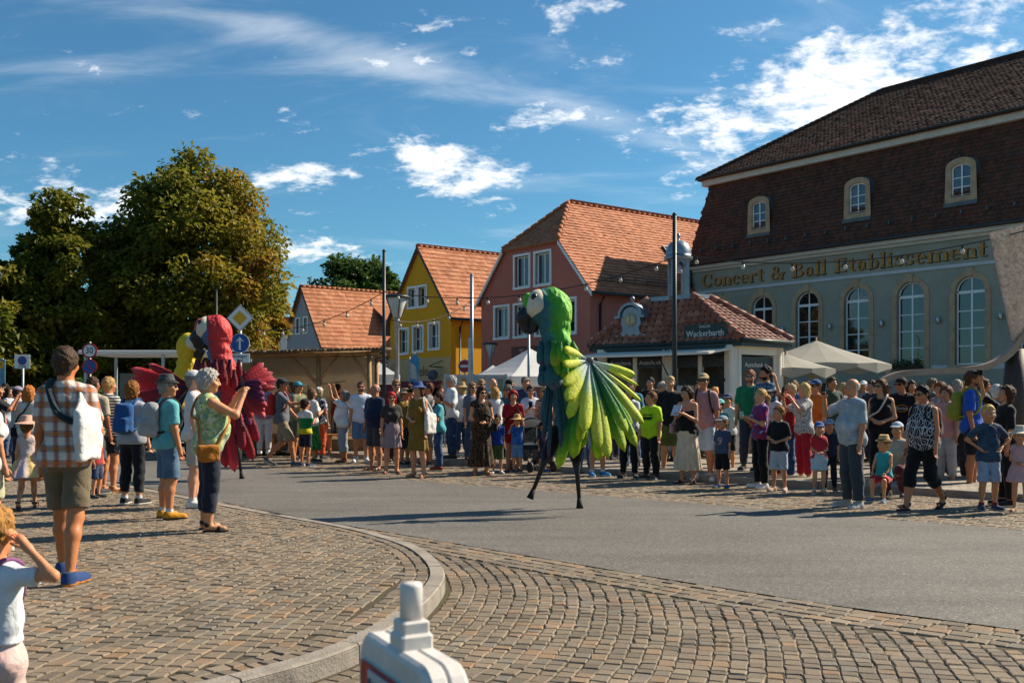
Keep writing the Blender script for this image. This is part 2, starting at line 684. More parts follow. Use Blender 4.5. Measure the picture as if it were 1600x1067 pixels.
NEAR_EDGE = [Vector(p) for p in ((-33.0, 47.0), (-12.6, 24.0), (-7.2, 17.6), (-4.0, 13.9), (-2.46, 12.05), (-0.5, 10.0), (1.07, 8.32), (2.29, 7.12), (3.3, 6.33), (6.5, 3.9), (12, 0.0))]
FAR_EDGE = [Vector(p) for p in ((-30.0, 45.5), (-14.0, 28.6), (-4.46, 19.8), (1.5, 14.7), (5.2, 11.45), (9.0, 8.1), (16.0, 2.0))]
KERB = smooth_poly([(-33.6, 46.5), (-20.0, 31.2), (-12.2, 22.5), (-6.9, 16.5), (-4.6, 13.85), (-3.18, 12.2), (-2.32, 11.27), (-1.61, 10.46), (-0.97, 9.45), (-0.675, 8.65), (-0.524, 7.83), (-0.54, 7.09), (-0.652, 6.34), (-0.863, 5.6), (-1.2, 5.05), (-1.8, 4.5), (-3.2, 3.9), (-7, 3.2)], 8)

sheet('ground', [(-400, -60), (400, -60), (400, 900), (-400, 900)], -0.06, M('earth', (0.16, 0.13, 0.09), 0.95, 0.25, 0.4, 0.2), kind='structure')
road_poly = NEAR_EDGE + FAR_EDGE[::-1]
sheet('road', road_poly, 0.0, m_asphalt, kind='structure')
# near setts lie on a bed of soil
sheet('sett_bed', [(-34, 48)] + [tuple(p) for p in NEAR_EDGE[1:]] + [(12, -2), (-12, -2), (-45, 30)], -0.010, m_joint, kind='structure')


def make_setts(rows):
    """rows: list of (x, y, angle, length, width, z). -> numpy quad mesh arrays"""
    A = np.array(rows, dtype=float)
    n = len(A)
    rng = np.random.default_rng(5)
    A[:, 2] += rng.normal(0, 0.045, n)
    ca, sa = np.cos(A[:, 2]), np.sin(A[:, 2])
    V = np.zeros((n, 12, 3))
    tilt = rng.normal(0, 0.008, (n, 2))
    hz = rng.normal(0, 0.002, n)
    for lev, (ins, dz) in enumerate(((0.0, -0.045), (0.002, -0.007), (0.010, 0.0))):
        for k, (su, sv) in enumerate(((-1, -1), (1, -1), (1, 1), (-1, 1))):
            if lev == 0:
                if k == 0:
                    jit = rng.normal(0, 0.0055, (n, 4, 2))
            u = su * (A[:, 3] / 2 - ins) + jit[:, k, 0]
            v = sv * (A[:, 4] / 2 - ins) + jit[:, k, 1]
            V[:, lev * 4 + k, 0] = A[:, 0] + u * ca - v * sa
            V[:, lev * 4 + k, 1] = A[:, 1] + u * sa + v * ca
            V[:, lev * 4 + k, 2] = A[:, 5] + dz + (hz + tilt[:, 0] * u + tilt[:, 1] * v if lev else 0)
    fs = [(8, 9, 10, 11)]
    for lev in (0, 1):
        for k in range(4):
            j = (k + 1) % 4
            fs.append((lev * 4 + k, lev * 4 + j, lev * 4 + 4 + j, lev * 4 + 4 + k))
    fs = np.array(fs)
    Q = (fs[None] + (np.arange(n) * 12)[:, None, None]).reshape(-1, 4)
    return V.reshape(-1, 3), Q, np.repeat(rng.random(n), len(fs))


rs = random.Random(11)


def row_along(P, w, z, keep, rows, l0=0.078, l1=0.135, gap=0.003):
    """lay one course of setts along polyline P"""
    cum = [0.0]
    for a, b in zip(P, P[1:]):
        cum.append(cum[-1] + (b - a).length)
    s, i = rs.random() * 0.1, 0
    while s < cum[-1] - 0.2:
        L = rs.uniform(l0, l1)
        m = s + L / 2
        while i < len(cum) - 2 and cum[i + 1] < m:
            i += 1
        e = P[i + 1] - P[i]
        if e.length > 1e-6:
            p = P[i] + e * ((m - cum[i]) / e.length)
            if keep(p.x, p.y):
                rows.append((p.x, p.y, math.atan2(e.y, e.x), L - gap, w - gap, z))
        s += L


def seen(x, y, margin=0.6):
    return y > 4.75 and abs(x) < y * 0.5144 + margin


# apron between kerb and carriageway: courses follow the kerb, three courses follow the asphalt
apron = []
kd = resample([p for p in KERB if p.y < 26], 0.05)
nrm = []
for i, p in enumerate(kd):
    e = kd[min(i + 3, len(kd) - 1)] - kd[max(i - 3, 0)]
    nrm.append(Vector((-e.y, e.x)).normalized())
near_l = [p for p in NEAR_EDGE if p.y < 30]
STRIP = 0.125
kd_c = resample(kd, 0.25)
ne_c = resample(smooth_poly([tuple(p) for p in near_l], 6), 0.25)
# which side of each line is the apron (probe a point on it)
sg_k = 1 if side(kd_c, 0.6, 7.2) > 0 else -1
sg_n = 1 if side(ne_c, 0.6, 7.2) > 0 else -1
for k in range(4):
    ne = resample(ne_c, 0.1)
    P = []
    for i, p in enumerate(ne):
        e = ne[min(i + 2, len(ne) - 1)] - ne[max(i - 2, 0)]
        q = Vector((e.y, -e.x)).normalized() * sg_n
        P.append(p + q * (0.075 + k * STRIP))
    row_along(P, STRIP, 0.0, lambda x, y: seen(x, y) and y < 20 and side(kd_c, x, y) * sg_k > 0.06, apron, 0.10, 0.17)
CW = 0.098
for k in range(60):
    d = 0.085 + k * CW
    P = [p + n * (d * (1 if sg_k * side(kd_c, *(kd[len(kd) * 2 // 3] + nrm[len(kd) * 2 // 3] * 0.3)) > 0 else -1)) for p, n in zip(kd, nrm)]
    row_along(P, CW, 0.0, lambda x, y: seen(x, y) and y < 20 and side(ne_c, x, y) * sg_n > 4 * STRIP + 0.06, apron, 0.078, 0.135)

# raised pavement on the near left
PAVE_Z = 0.10
pave_poly = [tuple(p) for p in KERB] + [(-14, 3.0), (-45, 30)]
sheet('pavement_bed', pave_poly, PAVE_Z - 0.010, m_joint, kind='structure')
pave = []
for k in range(2):
    P = [p - n * (0.180 + k * CW) * (1 if sg_k * side(kd_c, *(kd[len(kd) * 2 // 3] + nrm[len(kd) * 2 // 3] * 0.3)) > 0 else -1) for p, n in zip(kd, nrm)]
    row_along(P, CW, PAVE_Z, lambda x, y: seen(x, y) and y < 20, pave)
ang = math.radians(80)
ux, uy = math.cos(ang), math.sin(ang)
for k in range(-190, 120):
    o = Vector((-4 - uy * k * 0.099, 4 + ux * k * 0.099))
    P = [o + Vector((ux, uy)) * (t * 0.4) + Vector((-uy, ux)) * (0.10 * math.sin(t * 0.17 + k * 0.05)) for t in range(-30, 50)]
    row_along(P, 0.099, PAVE_Z, lambda x, y: seen(x, y) and y < 19 and inside(pave_poly, x, y) and side(kd_c, x, y) * sg_k < -0.328, pave, 0.078, 0.14)

# far side: setts level with the road, then a kerb and the raised square
far = []
fe = resample([p for p in FAR_EDGE if p.y < 34], 0.1)
fe_n = []
for i, p in enumerate(fe):
    e = fe[min(i + 2, len(fe) - 1)] - fe[max(i - 2, 0)]
    q = Vector((e.y, -e.x)).normalized()
    fe_n.append(q if q.y > 0 else -q)
for k in range(22):
    P = [p + n * (0.075 + k * 0.145) for p, n in zip(fe, fe_n)]
    row_along(P, 0.145, 0.0, lambda x, y: seen(x, y) and y < 30, far, 0.12, 0.19)
FARW = 22 * 0.145 + 0.02
far_line = [p + n * (FARW + 0.14) for p, n in zip([Vector(p) for p in FAR_EDGE], [Vector((0.66, 0.75))] * len(FAR_EDGE))]
sheet('far_sett_bed', [tuple(p) for p in FAR_EDGE] + [tuple(p) for p in far_line[::-1]], -0.010, m_joint, kind='structure')
PLAZA_Z = 0.10
plaza = [tuple(p) for p in far_line] + [(90, -10), (90, 160), (-140, 160), (-60, 70)]
sheet('square', plaza, PLAZA_Z, m_cobtex, kind='structure')


def lay(name, rows, n_single, label_parent):
    root = empty(name, kind='structure')
    rows = sorted(rows, key=lambda r: (r[0] ** 2 + r[1] ** 2))
    vis = [r for r in rows if abs(r[0]) < r[1] * 0.512 and r[1] > 5.25]
    single = vis[:n_single]
    ss = set(id(r) for r in single)
    rest = [r for r in rows if id(r) not in ss]
    V, Q, at = make_setts(rest)
    mobj('setts', np_mesh('setts', V, Q, fattr=at), m_stone, root, kind='stuff')
    protos = []
    for k in range(min(n_single, 12)):
        V, Q, at = make_setts([(0, 0, 0, 0.13 + 0.01 * (k % 3), 0.115, 0)] * (k + 1))
        me = np_mesh('sett', V[12 * k:12 * k + 12], Q[:9])
        me.materials.append(m_stone_one)
        protos.append(me)
    for r in single:
        me = rs.choice(protos)
        o = bpy.data.objects.new('sett', me)
        link(o, root)
        o.location = (r[0], r[1], r[5])
        o.rotation_euler = (0, 0, r[2] + (PI if rs.random() < 0.5 else 0))
        o.scale = (r[3] / 0.14, r[4] / 0.115, 1)
    return root


lay('sett_apron', apron, 190, None)
lay('pavement', pave, 150, None)
lay('far_pavement', far, 0, None)

# kerbstones, one object each
kroot = empty('kerb', kind='structure')
kk = resample([p for p in KERB if p.y < 30], 0.86)
sgn = 1 if sg_k * side(kd_c, *(kd[len(kd) * 2 // 3] + nrm[len(kd) * 2 // 3] * 0.3)) > 0 else -1
ks = resample([p for p in KERB if p.y < 30], 0.1075)
for i in range(0, len(ks) - 9, 8):
    seg = ks[i:i + 9]
    mb = MB()
    prof = [(0.0, -0.05), (0.0, 0.085), (0.014, 0.103), (0.118, 0.105), (0.122, -0.05)]
    vs = []
    L = len(seg)
    for q, p in enumerate(seg):
        e = (seg[min(q + 1, L - 1)] - seg[max(q - 1, 0)]).normalized()
        n = Vector((-e.y, e.x)) * sgn
        sh = e * (0.006 if q == 0 else (-0.006 if q == L - 1 else 0))
        for (dn, z) in prof:
            c = p + sh - n * dn
            vs.append((c.x, c.y, z + rs.uniform(-0.001, 0.001)))
    fs = []
    k = len(prof)
    for q in range(L - 1):
        for a in range(k - 1):
            fs.append((q * k + a, q * k + a + 1, q * k + k + a + 1, q * k + k + a))
    fs += [tuple(range(k)), tuple((L - 1) * k + a for a in range(k - 1, -1, -1))]
    mb.add(vs, fs)
    mb.build('kerbstone', m_kerb, kroot)
fr = empty('far_kerb', kind='structure')
fl = resample([p for p in far_line if p.y < 32], 0.98)
for a, b in zip(fl, fl[1:]):
    if a.y > 26:
        continue
    e = (b - a).normalized()
    n = Vector((e.y, -e.x))
    n = n if n.y > 0 else -n
    A, B = a + e * 0.006 - n * 0.13, b - e * 0.006 - n * 0.13
    mb = MB()
    pr = [(0.0, -0.05), (0.0, 0.09), (0.014, 0.106), (0.135, 0.108), (0.14, -0.05)]
    vs = [tuple((p + n * d)) + (z,) for p in (A, B) for d, z in pr]
    mb.add(vs, [(q, q + 1, q + 6, q + 5) for q in range(4)] + [(0, 1, 2, 3, 4), (9, 8, 7, 6, 5)])
    mb.build('kerbstone', m_kerb, fr)

# ------------------------------------------------------------------ buildings
m_grey = M('grey_green_render', (0.32, 0.32, 0.25), 0.9, 0.12, 0.6, 0.12, bscale=30)
m_cream = M('cream_cornice', (0.60, 0.56, 0.48), 0.8, 0.08, 2, 0.1)
m_pale = M('pale_band', (0.52, 0.55, 0.56), 0.8, 0.06, 2, 0.1)
m_sand = M('sandstone', (0.47, 0.33, 0.20), 0.9, 0.16, 3, 0.3)
m_white = M('white_frame', (0.83, 0.83, 0.81), 0.5, 0.05, 3, 0.05)
m_lead = M('lead_flashing', (0.10, 0.125, 0.14), 0.5, 0.15, 4, 0.1, metal=0.3)
m_gutter = M('dark_gutter', (0.05, 0.055, 0.055), 0.5, 0.15, 4, 0.1, metal=0.4)
m_glass = glass_mat()
m_dark_tile = rnd_mat('old_brown_tiles', [(0, (0.075, 0.04, 0.028)), (0.4, (0.125, 0.05, 0.032)), (0.7, (0.16, 0.06, 0.036)), (1, (0.10, 0.058, 0.045))], 0.85, 0.3, 30, grime=0.4, gscale=1.0)
m_red_tile = rnd_mat('orange_tiles', [(0, (0.42, 0.15, 0.07)), (0.5, (0.52, 0.195, 0.095)), (1, (0.60, 0.25, 0.13))], 0.8, 0.3, 20, grime=0.35, gscale=0.8)
m_old_tile = rnd_mat('weathered_orange_tiles', [(0, (0.40, 0.145, 0.065)), (0.5, (0.50, 0.19, 0.09)), (1, (0.56, 0.245, 0.125))], 0.85, 0.3, 20, grime=0.4, gscale=0.7)


def quad_roof(name, pts, mat, parent):
    mb = MB()
    n = len(pts)
    P = [Vector(p) for p in pts]
    N = (P[1] - P[0]).cross(P[2] - P[0]).normalized()
    if N.z < 0:
        N = -N
    Q = [p - N * 0.10 for p in P]
    mb.add(P + Q, [tuple(range(n)), tuple(range(2 * n - 1, n - 1, -1))] + [(i, n + i, n + (i + 1) % n, (i + 1) % n) for i in range(n)])
    return mb.build(name, mat, parent)


def window_unit(parent, cx, z0, w, h, rows, cols, y=0.0, arched=False, trim=None, tw=0.12, fr=0.06, sill=None, transom=None, glass=None, frame=None):
    """frame with bars, every pane its own piece, surround and sill"""
    glass = glass or m_glass
    frame = frame or m_white
    f = MB()
    x0, x1 = cx - w / 2, cx + w / 2
    z1 = z0 + h
    yy = y + 0.16
    zs = z1 - w / 2 if arched else z1
    bars_x = [x0 + fr + (w - 2 * fr) * i / cols for i in range(cols + 1)]
    bars_z = [z0 + fr + (zs - z0 - 2 * fr) * i / rows for i in range(rows + 1)]
    f.box(x0, yy - 0.03, z0, x0 + fr, yy + 0.03, zs)
    f.box(x1 - fr, yy - 0.03, z0, x1, yy + 0.03, zs)
    f.box(x0 + fr, yy - 0.03, z0, x1 - fr, yy + 0.03, z0 + fr)
    f.box(x0 + fr, yy - 0.034, zs - fr, x1 - fr, yy + 0.034, zs + (0.05 if arched else 0))
    for i in range(1, cols):
        f.box(bars_x[i] - 0.035, yy - 0.028, z0 + fr, bars_x[i] + 0.035, yy + 0.028, zs - fr)
    for i in range(1, rows):
        for c in range(cols):
            f.box(bars_x[c] + (0.036 if c else 0), yy - 0.022, bars_z[i] - 0.018, bars_x[c + 1] - (0.036 if c < cols - 1 else 0), yy + 0.022, bars_z[i] + 0.018)
    if arched:
        r = w / 2
        n = 14
        o = [(cx + r * math.cos(PI * i / n), zs + 0.05 + (r - 0.05) * math.sin(PI * i / n)) for i in range(n + 1)]
        q = [(cx + (r - fr) * math.cos(PI * i / n), zs + 0.05 + (r - 0.05 - fr) * math.sin(PI * i / n)) for i in range(n + 1)]
        for i in range(n):
            f.prism([q[i], o[i], o[i + 1], q[i + 1]], yy - 0.03, yy + 0.03)
        f.box(cx - 0.022, yy - 0.025, zs + 0.05, cx + 0.022, yy + 0.025, z1 - fr)
    wo = f.build('window', frame, parent)
    for c in range(cols):
        for r_ in range(rows):
            p = MB()
            p.box(bars_x[c], yy - 0.006, bars_z[r_], bars_x[c + 1], yy + 0.006, bars_z[r_ + 1])
            p.build('pane', glass, wo)
    if arched:
        for sgn_ in (0, 1):
            n = 7
            arc = [(cx + (r - fr * 0.6) * math.cos(PI * (i + sgn_ * n) / (2 * n)), zs + 0.05 + (r - 0.05 - fr * 0.6) * math.sin(PI * (i + sgn_ * n) / (2 * n))) for i in range(n + 1)]
            p = MB()
            p.prism([(cx, zs + 0.05)] + arc, yy - 0.006, yy + 0.006)
            p.build('pane', glass, wo)
    if trim:
        t = MB()
        yt0, yt1 = y - 0.05, y + 0.12
        if arched:
            t.box(x0 - tw, yt0, z0, x0, yt1, zs)
            t.box(x1, yt0, z0, x1 + tw, yt1, zs)
            n = 16
            R = w / 2
            for i in range(n):
                a0, a1 = PI * i / n, PI * (i + 1) / n
                t.prism([(cx + R * math.cos(a0), zs + R * math.sin(a0)), (cx + (R + tw) * math.cos(a0), zs + (R + tw) * math.sin(a0)), (cx + (R + tw) * math.cos(a1), zs + (R + tw) * math.sin(a1)), (cx + R * math.cos(a1), zs + R * math.sin(a1))], yt0, yt1)
            t.prism([(cx - 0.10, z1 - 0.02), (cx + 0.10, z1 - 0.02), (cx + 0.14, z1 + tw + 0.10), (cx - 0.14, z1 + tw + 0.10)], yt0 - 0.04, yt1)
        else:
            t.box(x0 - tw, yt0, z0 - 0.003, x0, yt1, z1)
            t.box(x1, yt0, z0 - 0.003, x1 + tw, yt1, z1)
            t.box(x0 - tw, yt0, z1, x1 + tw, yt1, z1 + tw)
            t.box(x0 - tw, yt0 - 0.02, z0 - tw, x1 + tw, yt1, z0 - 0.003)
        t.build('window_surround', trim, parent)
    if sill:
        s = MB()
        s.box(x0 - tw - 0.05, y - 0.14, z0 - 0.13, x1 + tw + 0.05, y + 0.16, z0 - 0.004, ch=0.012)
        s.build('window_sill', sill, parent)
    return wo


# ---- serif capitals and minuscules drawn as strokes
def glyph(ch):
    S, T = 0.17, 0.055     # thick and thin strokes
    X = 0.66
    R, P = [], []

    def rect(x0, y0, x1, y1):
        P.append([(x0, y0), (x1, y0), (x1, y1), (x0, y1)])

    def serif(x0, x1, y):
        rect(x0, y, x1, y + T)

    def ring(cx, cy, rx, ry, tx, ty, a0=0, a1=360, n=20):
        k = max(3, int(n * abs(a1 - a0) / 360))
        for i in range(k):
            b0, b1 = math.radians(a0 + (a1 - a0) * i / k), math.radians(a0 + (a1 - a0) * (i + 1) / k)
            P.append([(cx + (rx - tx) * math.cos(b0), cy + (ry - ty) * math.sin(b0)), (cx + rx * math.cos(b0), cy + ry * math.sin(b0)), (cx + rx * math.cos(b1), cy + ry * math.sin(b1)), (cx + (rx - tx) * math.cos(b1), cy + (ry - ty) * math.sin(b1))])

    def stem(x, y0, y1, foot=True, head=True):
        rect(x, y0, x + S, y1)
        if foot:
            serif(x - 0.07, x + S + 0.07, y0)
        if head:
            P.append([(x - 0.09, y1 - 0.11), (x, y1 - 0.11), (x, y1), (x - 0.02, y1)])
    w = 0.6
    if ch == 'C':
        ring(0.42, 0.5, 0.42, 0.52, 0.19, 0.06, 38, 322, 30); rect(0.70, 0.66, 0.76, 0.99); rect(0.70, 0.02, 0.75, 0.28); w = 0.84
    elif ch == 'o':
        ring(0.30, X / 2, 0.30, X / 2 + 0.02, 0.165, 0.05); w = 0.64
    elif ch in 'nm':
        stem(0.06, 0, X)
        for q in range(1 if ch == 'n' else 2):
            x = 0.06 + S + q * 0.40
            ring(x + 0.115, X - 0.22, 0.285, 0.24, S, 0.07, 0, 125)
            rect(x + 0.23, 0, x + 0.40, X - 0.22); serif(x + 0.17, x + 0.46, 0)
        w = 0.70 if ch == 'n' else 1.10
    elif ch == 'c':
        ring(0.29, X / 2, 0.29, X / 2 + 0.02, 0.165, 0.05, 40, 320); ring(0.42, X - 0.17, 0.085, 0.085, 0.08, 0.08); w = 0.56
    elif ch == 'e':
        ring(0.29, X / 2, 0.29, X / 2 + 0.02, 0.165, 0.05, 0, 318); rect(0.13, X / 2 - 0.005, 0.578, X / 2 + 0.05); w = 0.61
    elif ch == 'r':
        stem(0.06, 0, X); ring(0.40, X - 0.12, 0.19, 0.14, 0.1, 0.1, 60, 180); ring(0.43, X - 0.10, 0.09, 0.09, 0.085, 0.085); w = 0.55
    elif ch == 't':
        rect(0.10, 0.12, 0.10 + S, 0.90); rect(0.0, X - T, 0.40, X); ring(0.30, 0.16, 0.2, 0.17, S, 0.06, 180, 320); w = 0.45
    elif ch == '&':
        ring(0.30, 0.26, 0.30, 0.28, 0.15, 0.07, 20, 360); ring(0.34, 0.76, 0.20, 0.25, 0.10, 0.06); P.append([(0.20, 0.62), (0.34, 0.68), (0.86, 0.0), (0.66, 0.0)]); ring(0.62, 0.45, 0.26, 0.40, 0.07, 0.06, 270, 360); rect(0.62, 0.44, 0.95, 0.50); w = 0.96
    elif ch == 'B':
        rect(0.10, 0, 0.28, 1); serif(0, 0.5, 0); serif(0, 0.5, 0.945)
        ring(0.40, 0.27, 0.34, 0.27, 0.18, 0.055, -90, 90); ring(0.38, 0.765, 0.29, 0.235, 0.17, 0.055, -90, 90); rect(0.28, 0.50, 0.42, 0.55); w = 0.80
    elif ch == 'a':
        ring(0.24, 0.18, 0.22, 0.2, 0.15, 0.05); rect(0.33, 0.1, 0.33 + S, X - 0.16); ring(0.28, X - 0.20, 0.22, 0.21, S, 0.055, 0, 160); ring(0.11, X - 0.19, 0.08, 0.08, 0.075, 0.075); ring(0.55, 0.12, 0.1, 0.12, 0.05, 0.05, 180, 300); w = 0.62
    elif ch == 'l':
        stem(0.06, 0, 1.05); w = 0.34
    elif ch == 'i':
        stem(0.06, 0, X); ring(0.145, 0.90, 0.1, 0.1, 0.095, 0.095); w = 0.34
    elif ch == 'b':
        rect(0.06, 0, 0.06 + S, 1.05); P.append([(-0.03, 0.95), (0.06, 0.95), (0.06, 1.05), (0.04, 1.05)]); ring(0.33, X / 2, 0.27, X / 2 + 0.02, 0.16, 0.05, -150, 150); w = 0.66
    elif ch == 'E':
        rect(0.10, 0, 0.28, 1); serif(0, 0.70, 0); serif(0, 0.68, 0.945); rect(0.28, 0.48, 0.5, 0.53); rect(0.46, 0.38, 0.51, 0.63); rect(0.66, 0, 0.72, 0.28); rect(0.63, 0.72, 0.69, 1); w = 0.80
    elif ch == 's':
        ring(0.24, X - 0.165, 0.21, 0.185, 0.12, 0.055, 30, 265); ring(0.26, 0.165, 0.22, 0.185, 0.13, 0.055, -150, 95); rect(0.40, X - 0.2, 0.45, X); rect(0.03, 0, 0.08, 0.2); w = 0.52
    elif ch == ' ':
        w = 0.38
    return P, w


def serif_text(body, x0, x1, z0, h, y, mat_f, mat_b, parent, name='letter'):
    gl = [glyph(c) for c in body]
    tot = sum(w + 0.05 for _, w in gl)
    sx = (x1 - x0) / tot
    x = x0
    for (P, w), c in zip(gl, body):
        if P:
            mb = MB()
            for k, p in enumerate(P):
                mb.prism([(x + a * sx, z0 + b * h) for a, b in p], y - 0.035 - 0.0006 * (k % 9), y - 0.004, 0)
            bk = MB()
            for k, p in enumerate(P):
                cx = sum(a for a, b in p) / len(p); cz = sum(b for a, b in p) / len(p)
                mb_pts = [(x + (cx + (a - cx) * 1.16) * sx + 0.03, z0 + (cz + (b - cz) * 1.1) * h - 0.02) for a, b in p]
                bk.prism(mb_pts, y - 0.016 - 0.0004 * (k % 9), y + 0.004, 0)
            o = mb.build(name, mat_f, parent)
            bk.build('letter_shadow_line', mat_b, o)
        x += (w + 0.05) * sx


# ---- concert hall on the right
hall_f = Facade(8.437, 46.374, STREET)
hall = empty('concert_hall', (8.437, 46.374, 0), hall_f.rz, 'long grey-green hall with arched windows under a tall brown mansard roof', 'building')
HL, HD = 21.5, 12.0
EZ = 7.22
wins = [1.64 + 2.308 * i for i in range(9)]
holes = [arch(c, 2.60, 1.12, 5.80, 14) for c in wins]
wall_holes('front_wall', [(0, 0), (HL, 0), (HL, EZ), (0, EZ)], holes, 0.30, m_grey, hall)
mb = MB()
mb.box(0.0, 0.301, 0, 0.3, HD, EZ)
mb.box(HL - 0.3, 0.301, 0, HL, HD, EZ)
mb.box(0.3, HD - 0.3, 0, HL - 0.3, HD, EZ)
mb.box(0.3, 0.55, 0.05, HL - 0.3, 0.62, EZ - 0.05)
mb.build('side_wall', m_grey, hall)
for i, c in enumerate(wins):
    window_unit(hall, c, 2.60, 1.12, 3.20, 4, 2, arched=True, trim=m_sand, tw=0.20, fr=0.055, sill=m_sand)
mb = MB()
mb.box(0.05, -0.05, 6.16, HL, -0.002, 6.28)
mb.build('band_moulding', m_pale, hall)
for i in range(len(wins) - 1):
    mb = MB()
    mb.box(wins[i] + 0.82, -0.03, 2.42, wins[i + 1] - 0.82, -0.002, 2.60)
    mb.build('sill_band', m_pale, hall)
mb = MB()
mb.prism([(-0.12, 7.18), (HL, 7.18), (HL, 7.30), (-0.12, 7.30)], -0.10, 0.4)
mb.prism([(-0.25, 7.30), (HL, 7.30), (HL, 7.45), (-0.25, 7.45)], -0.26, 0.4)
mb.build('eaves_cornice', m_cream, hall)
mb = MB()
mb.tube([(-0.35, -0.36, 7.50), (HL, -0.36, 7.50)], 0.075, 8)
mb.tube([(-0.02, -0.12, 0), (-0.02, -0.12, 7.2), (-0.02, -0.32, 7.45)], 0.06, 8)
mb.build('rain_gutter', m_gutter, hall)
m_gold = M('gold_letters', (0.48, 0.235, 0.05), 0.6, 0.3, 14, 0.1, metal=0.15)
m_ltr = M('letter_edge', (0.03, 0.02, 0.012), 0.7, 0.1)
serif_text('Concert & Ball Etablissement', 0.55, 13.85, 6.45, 0.56, 0.0, m_gold, m_ltr, hall)
# mansard: steep lower slope, cornice, hipped upper roof
s1, z1, z2 = 0.55, 7.55, 11.2
quad_roof('lower_roof_front', [(-0.2, -0.2, z1), (HL, -0.2, z1), (HL, s1, z2), (s1, s1, z2)], m_dark_tile, hall)
quad_roof('lower_roof_side', [(-0.2, HD, z1), (-0.2, -0.2, z1), (s1, s1, z2), (s1, HD - s1, z2)], m_dark_tile, hall)
sl = math.hypot(s1 + 0.2, z2 - z1)
tile_field('lower_roof_tiles', (-0.2, -0.205, z1), (1, 0, 0), (0, (s1 + 0.2) / sl, (z2 - z1) / sl), HL, sl, 0.17, 0.16, m_dark_tile, hall, keep=lambda a, b: a > b / sl * 0.75, round_=True)
mb = MB()
mb.box(0.28, 0.28, 11.18, HL, 0.9, 11.46)
mb.box(0.281, 0.9, 11.18, 0.9, HD - 0.3, 11.46)
mb.build('roof_cornice', m_cream, hall)
zr = 15.35
e0 = 0.12
half = HD / 2 - e0
quad_roof('upper_roof_front', [(e0, e0, 11.5), (HL, e0, 11.5), (HL, HD / 2, zr), (HD / 2, HD / 2, zr)], m_dark_tile, hall)
quad_roof('upper_roof_hip', [(e0, HD - e0, 11.5), (e0, e0, 11.5), (HD / 2, HD / 2, zr)], m_dark_tile, hall)
su = math.hypot(half, zr - 11.5)
tile_field('upper_roof_tiles', (e0, e0, 11.5), (1, 0, 0), (0, half / su, (zr - 11.5) / su), HL, su, 0.19, 0.17, m_dark_tile, hall, keep=lambda a, b: a > b / su * half, round_=True)
mb = MB()
n = 34
for i in range(n):
    a, b = i / n, (i + 1.12) / n
    p = [Vector((e0, e0, 11.53)).lerp(Vector((HD / 2, HD / 2, zr + 0.03)), t) for t in (a, b)]
    mb.tube(p, [0.10, 0.085], 8)
for i in range(46):
    mb.tube([(HD / 2 + i * 0.34, HD / 2, zr + 0.03), (HD / 2 + i * 0.34 + 0.36, HD / 2, zr + 0.04)], [0.10, 0.085], 8)
mb.build('ridge_tiles', m_dark_tile, hall, kind='stuff')
mb = MB()
mb.tube([(e0 - 0.02, e0 - 0.06, 11.50), (HL, e0 - 0.06, 11.50)], 0.05, 6)
for i in range(60):
    mb.box(e0 + i * 0.35, e0 - 0.10, 11.47, e0 + i * 0.35 + 0.02, e0 + 0.12, 11.56)
mb.build('roof_gutter', m_gutter, hall)
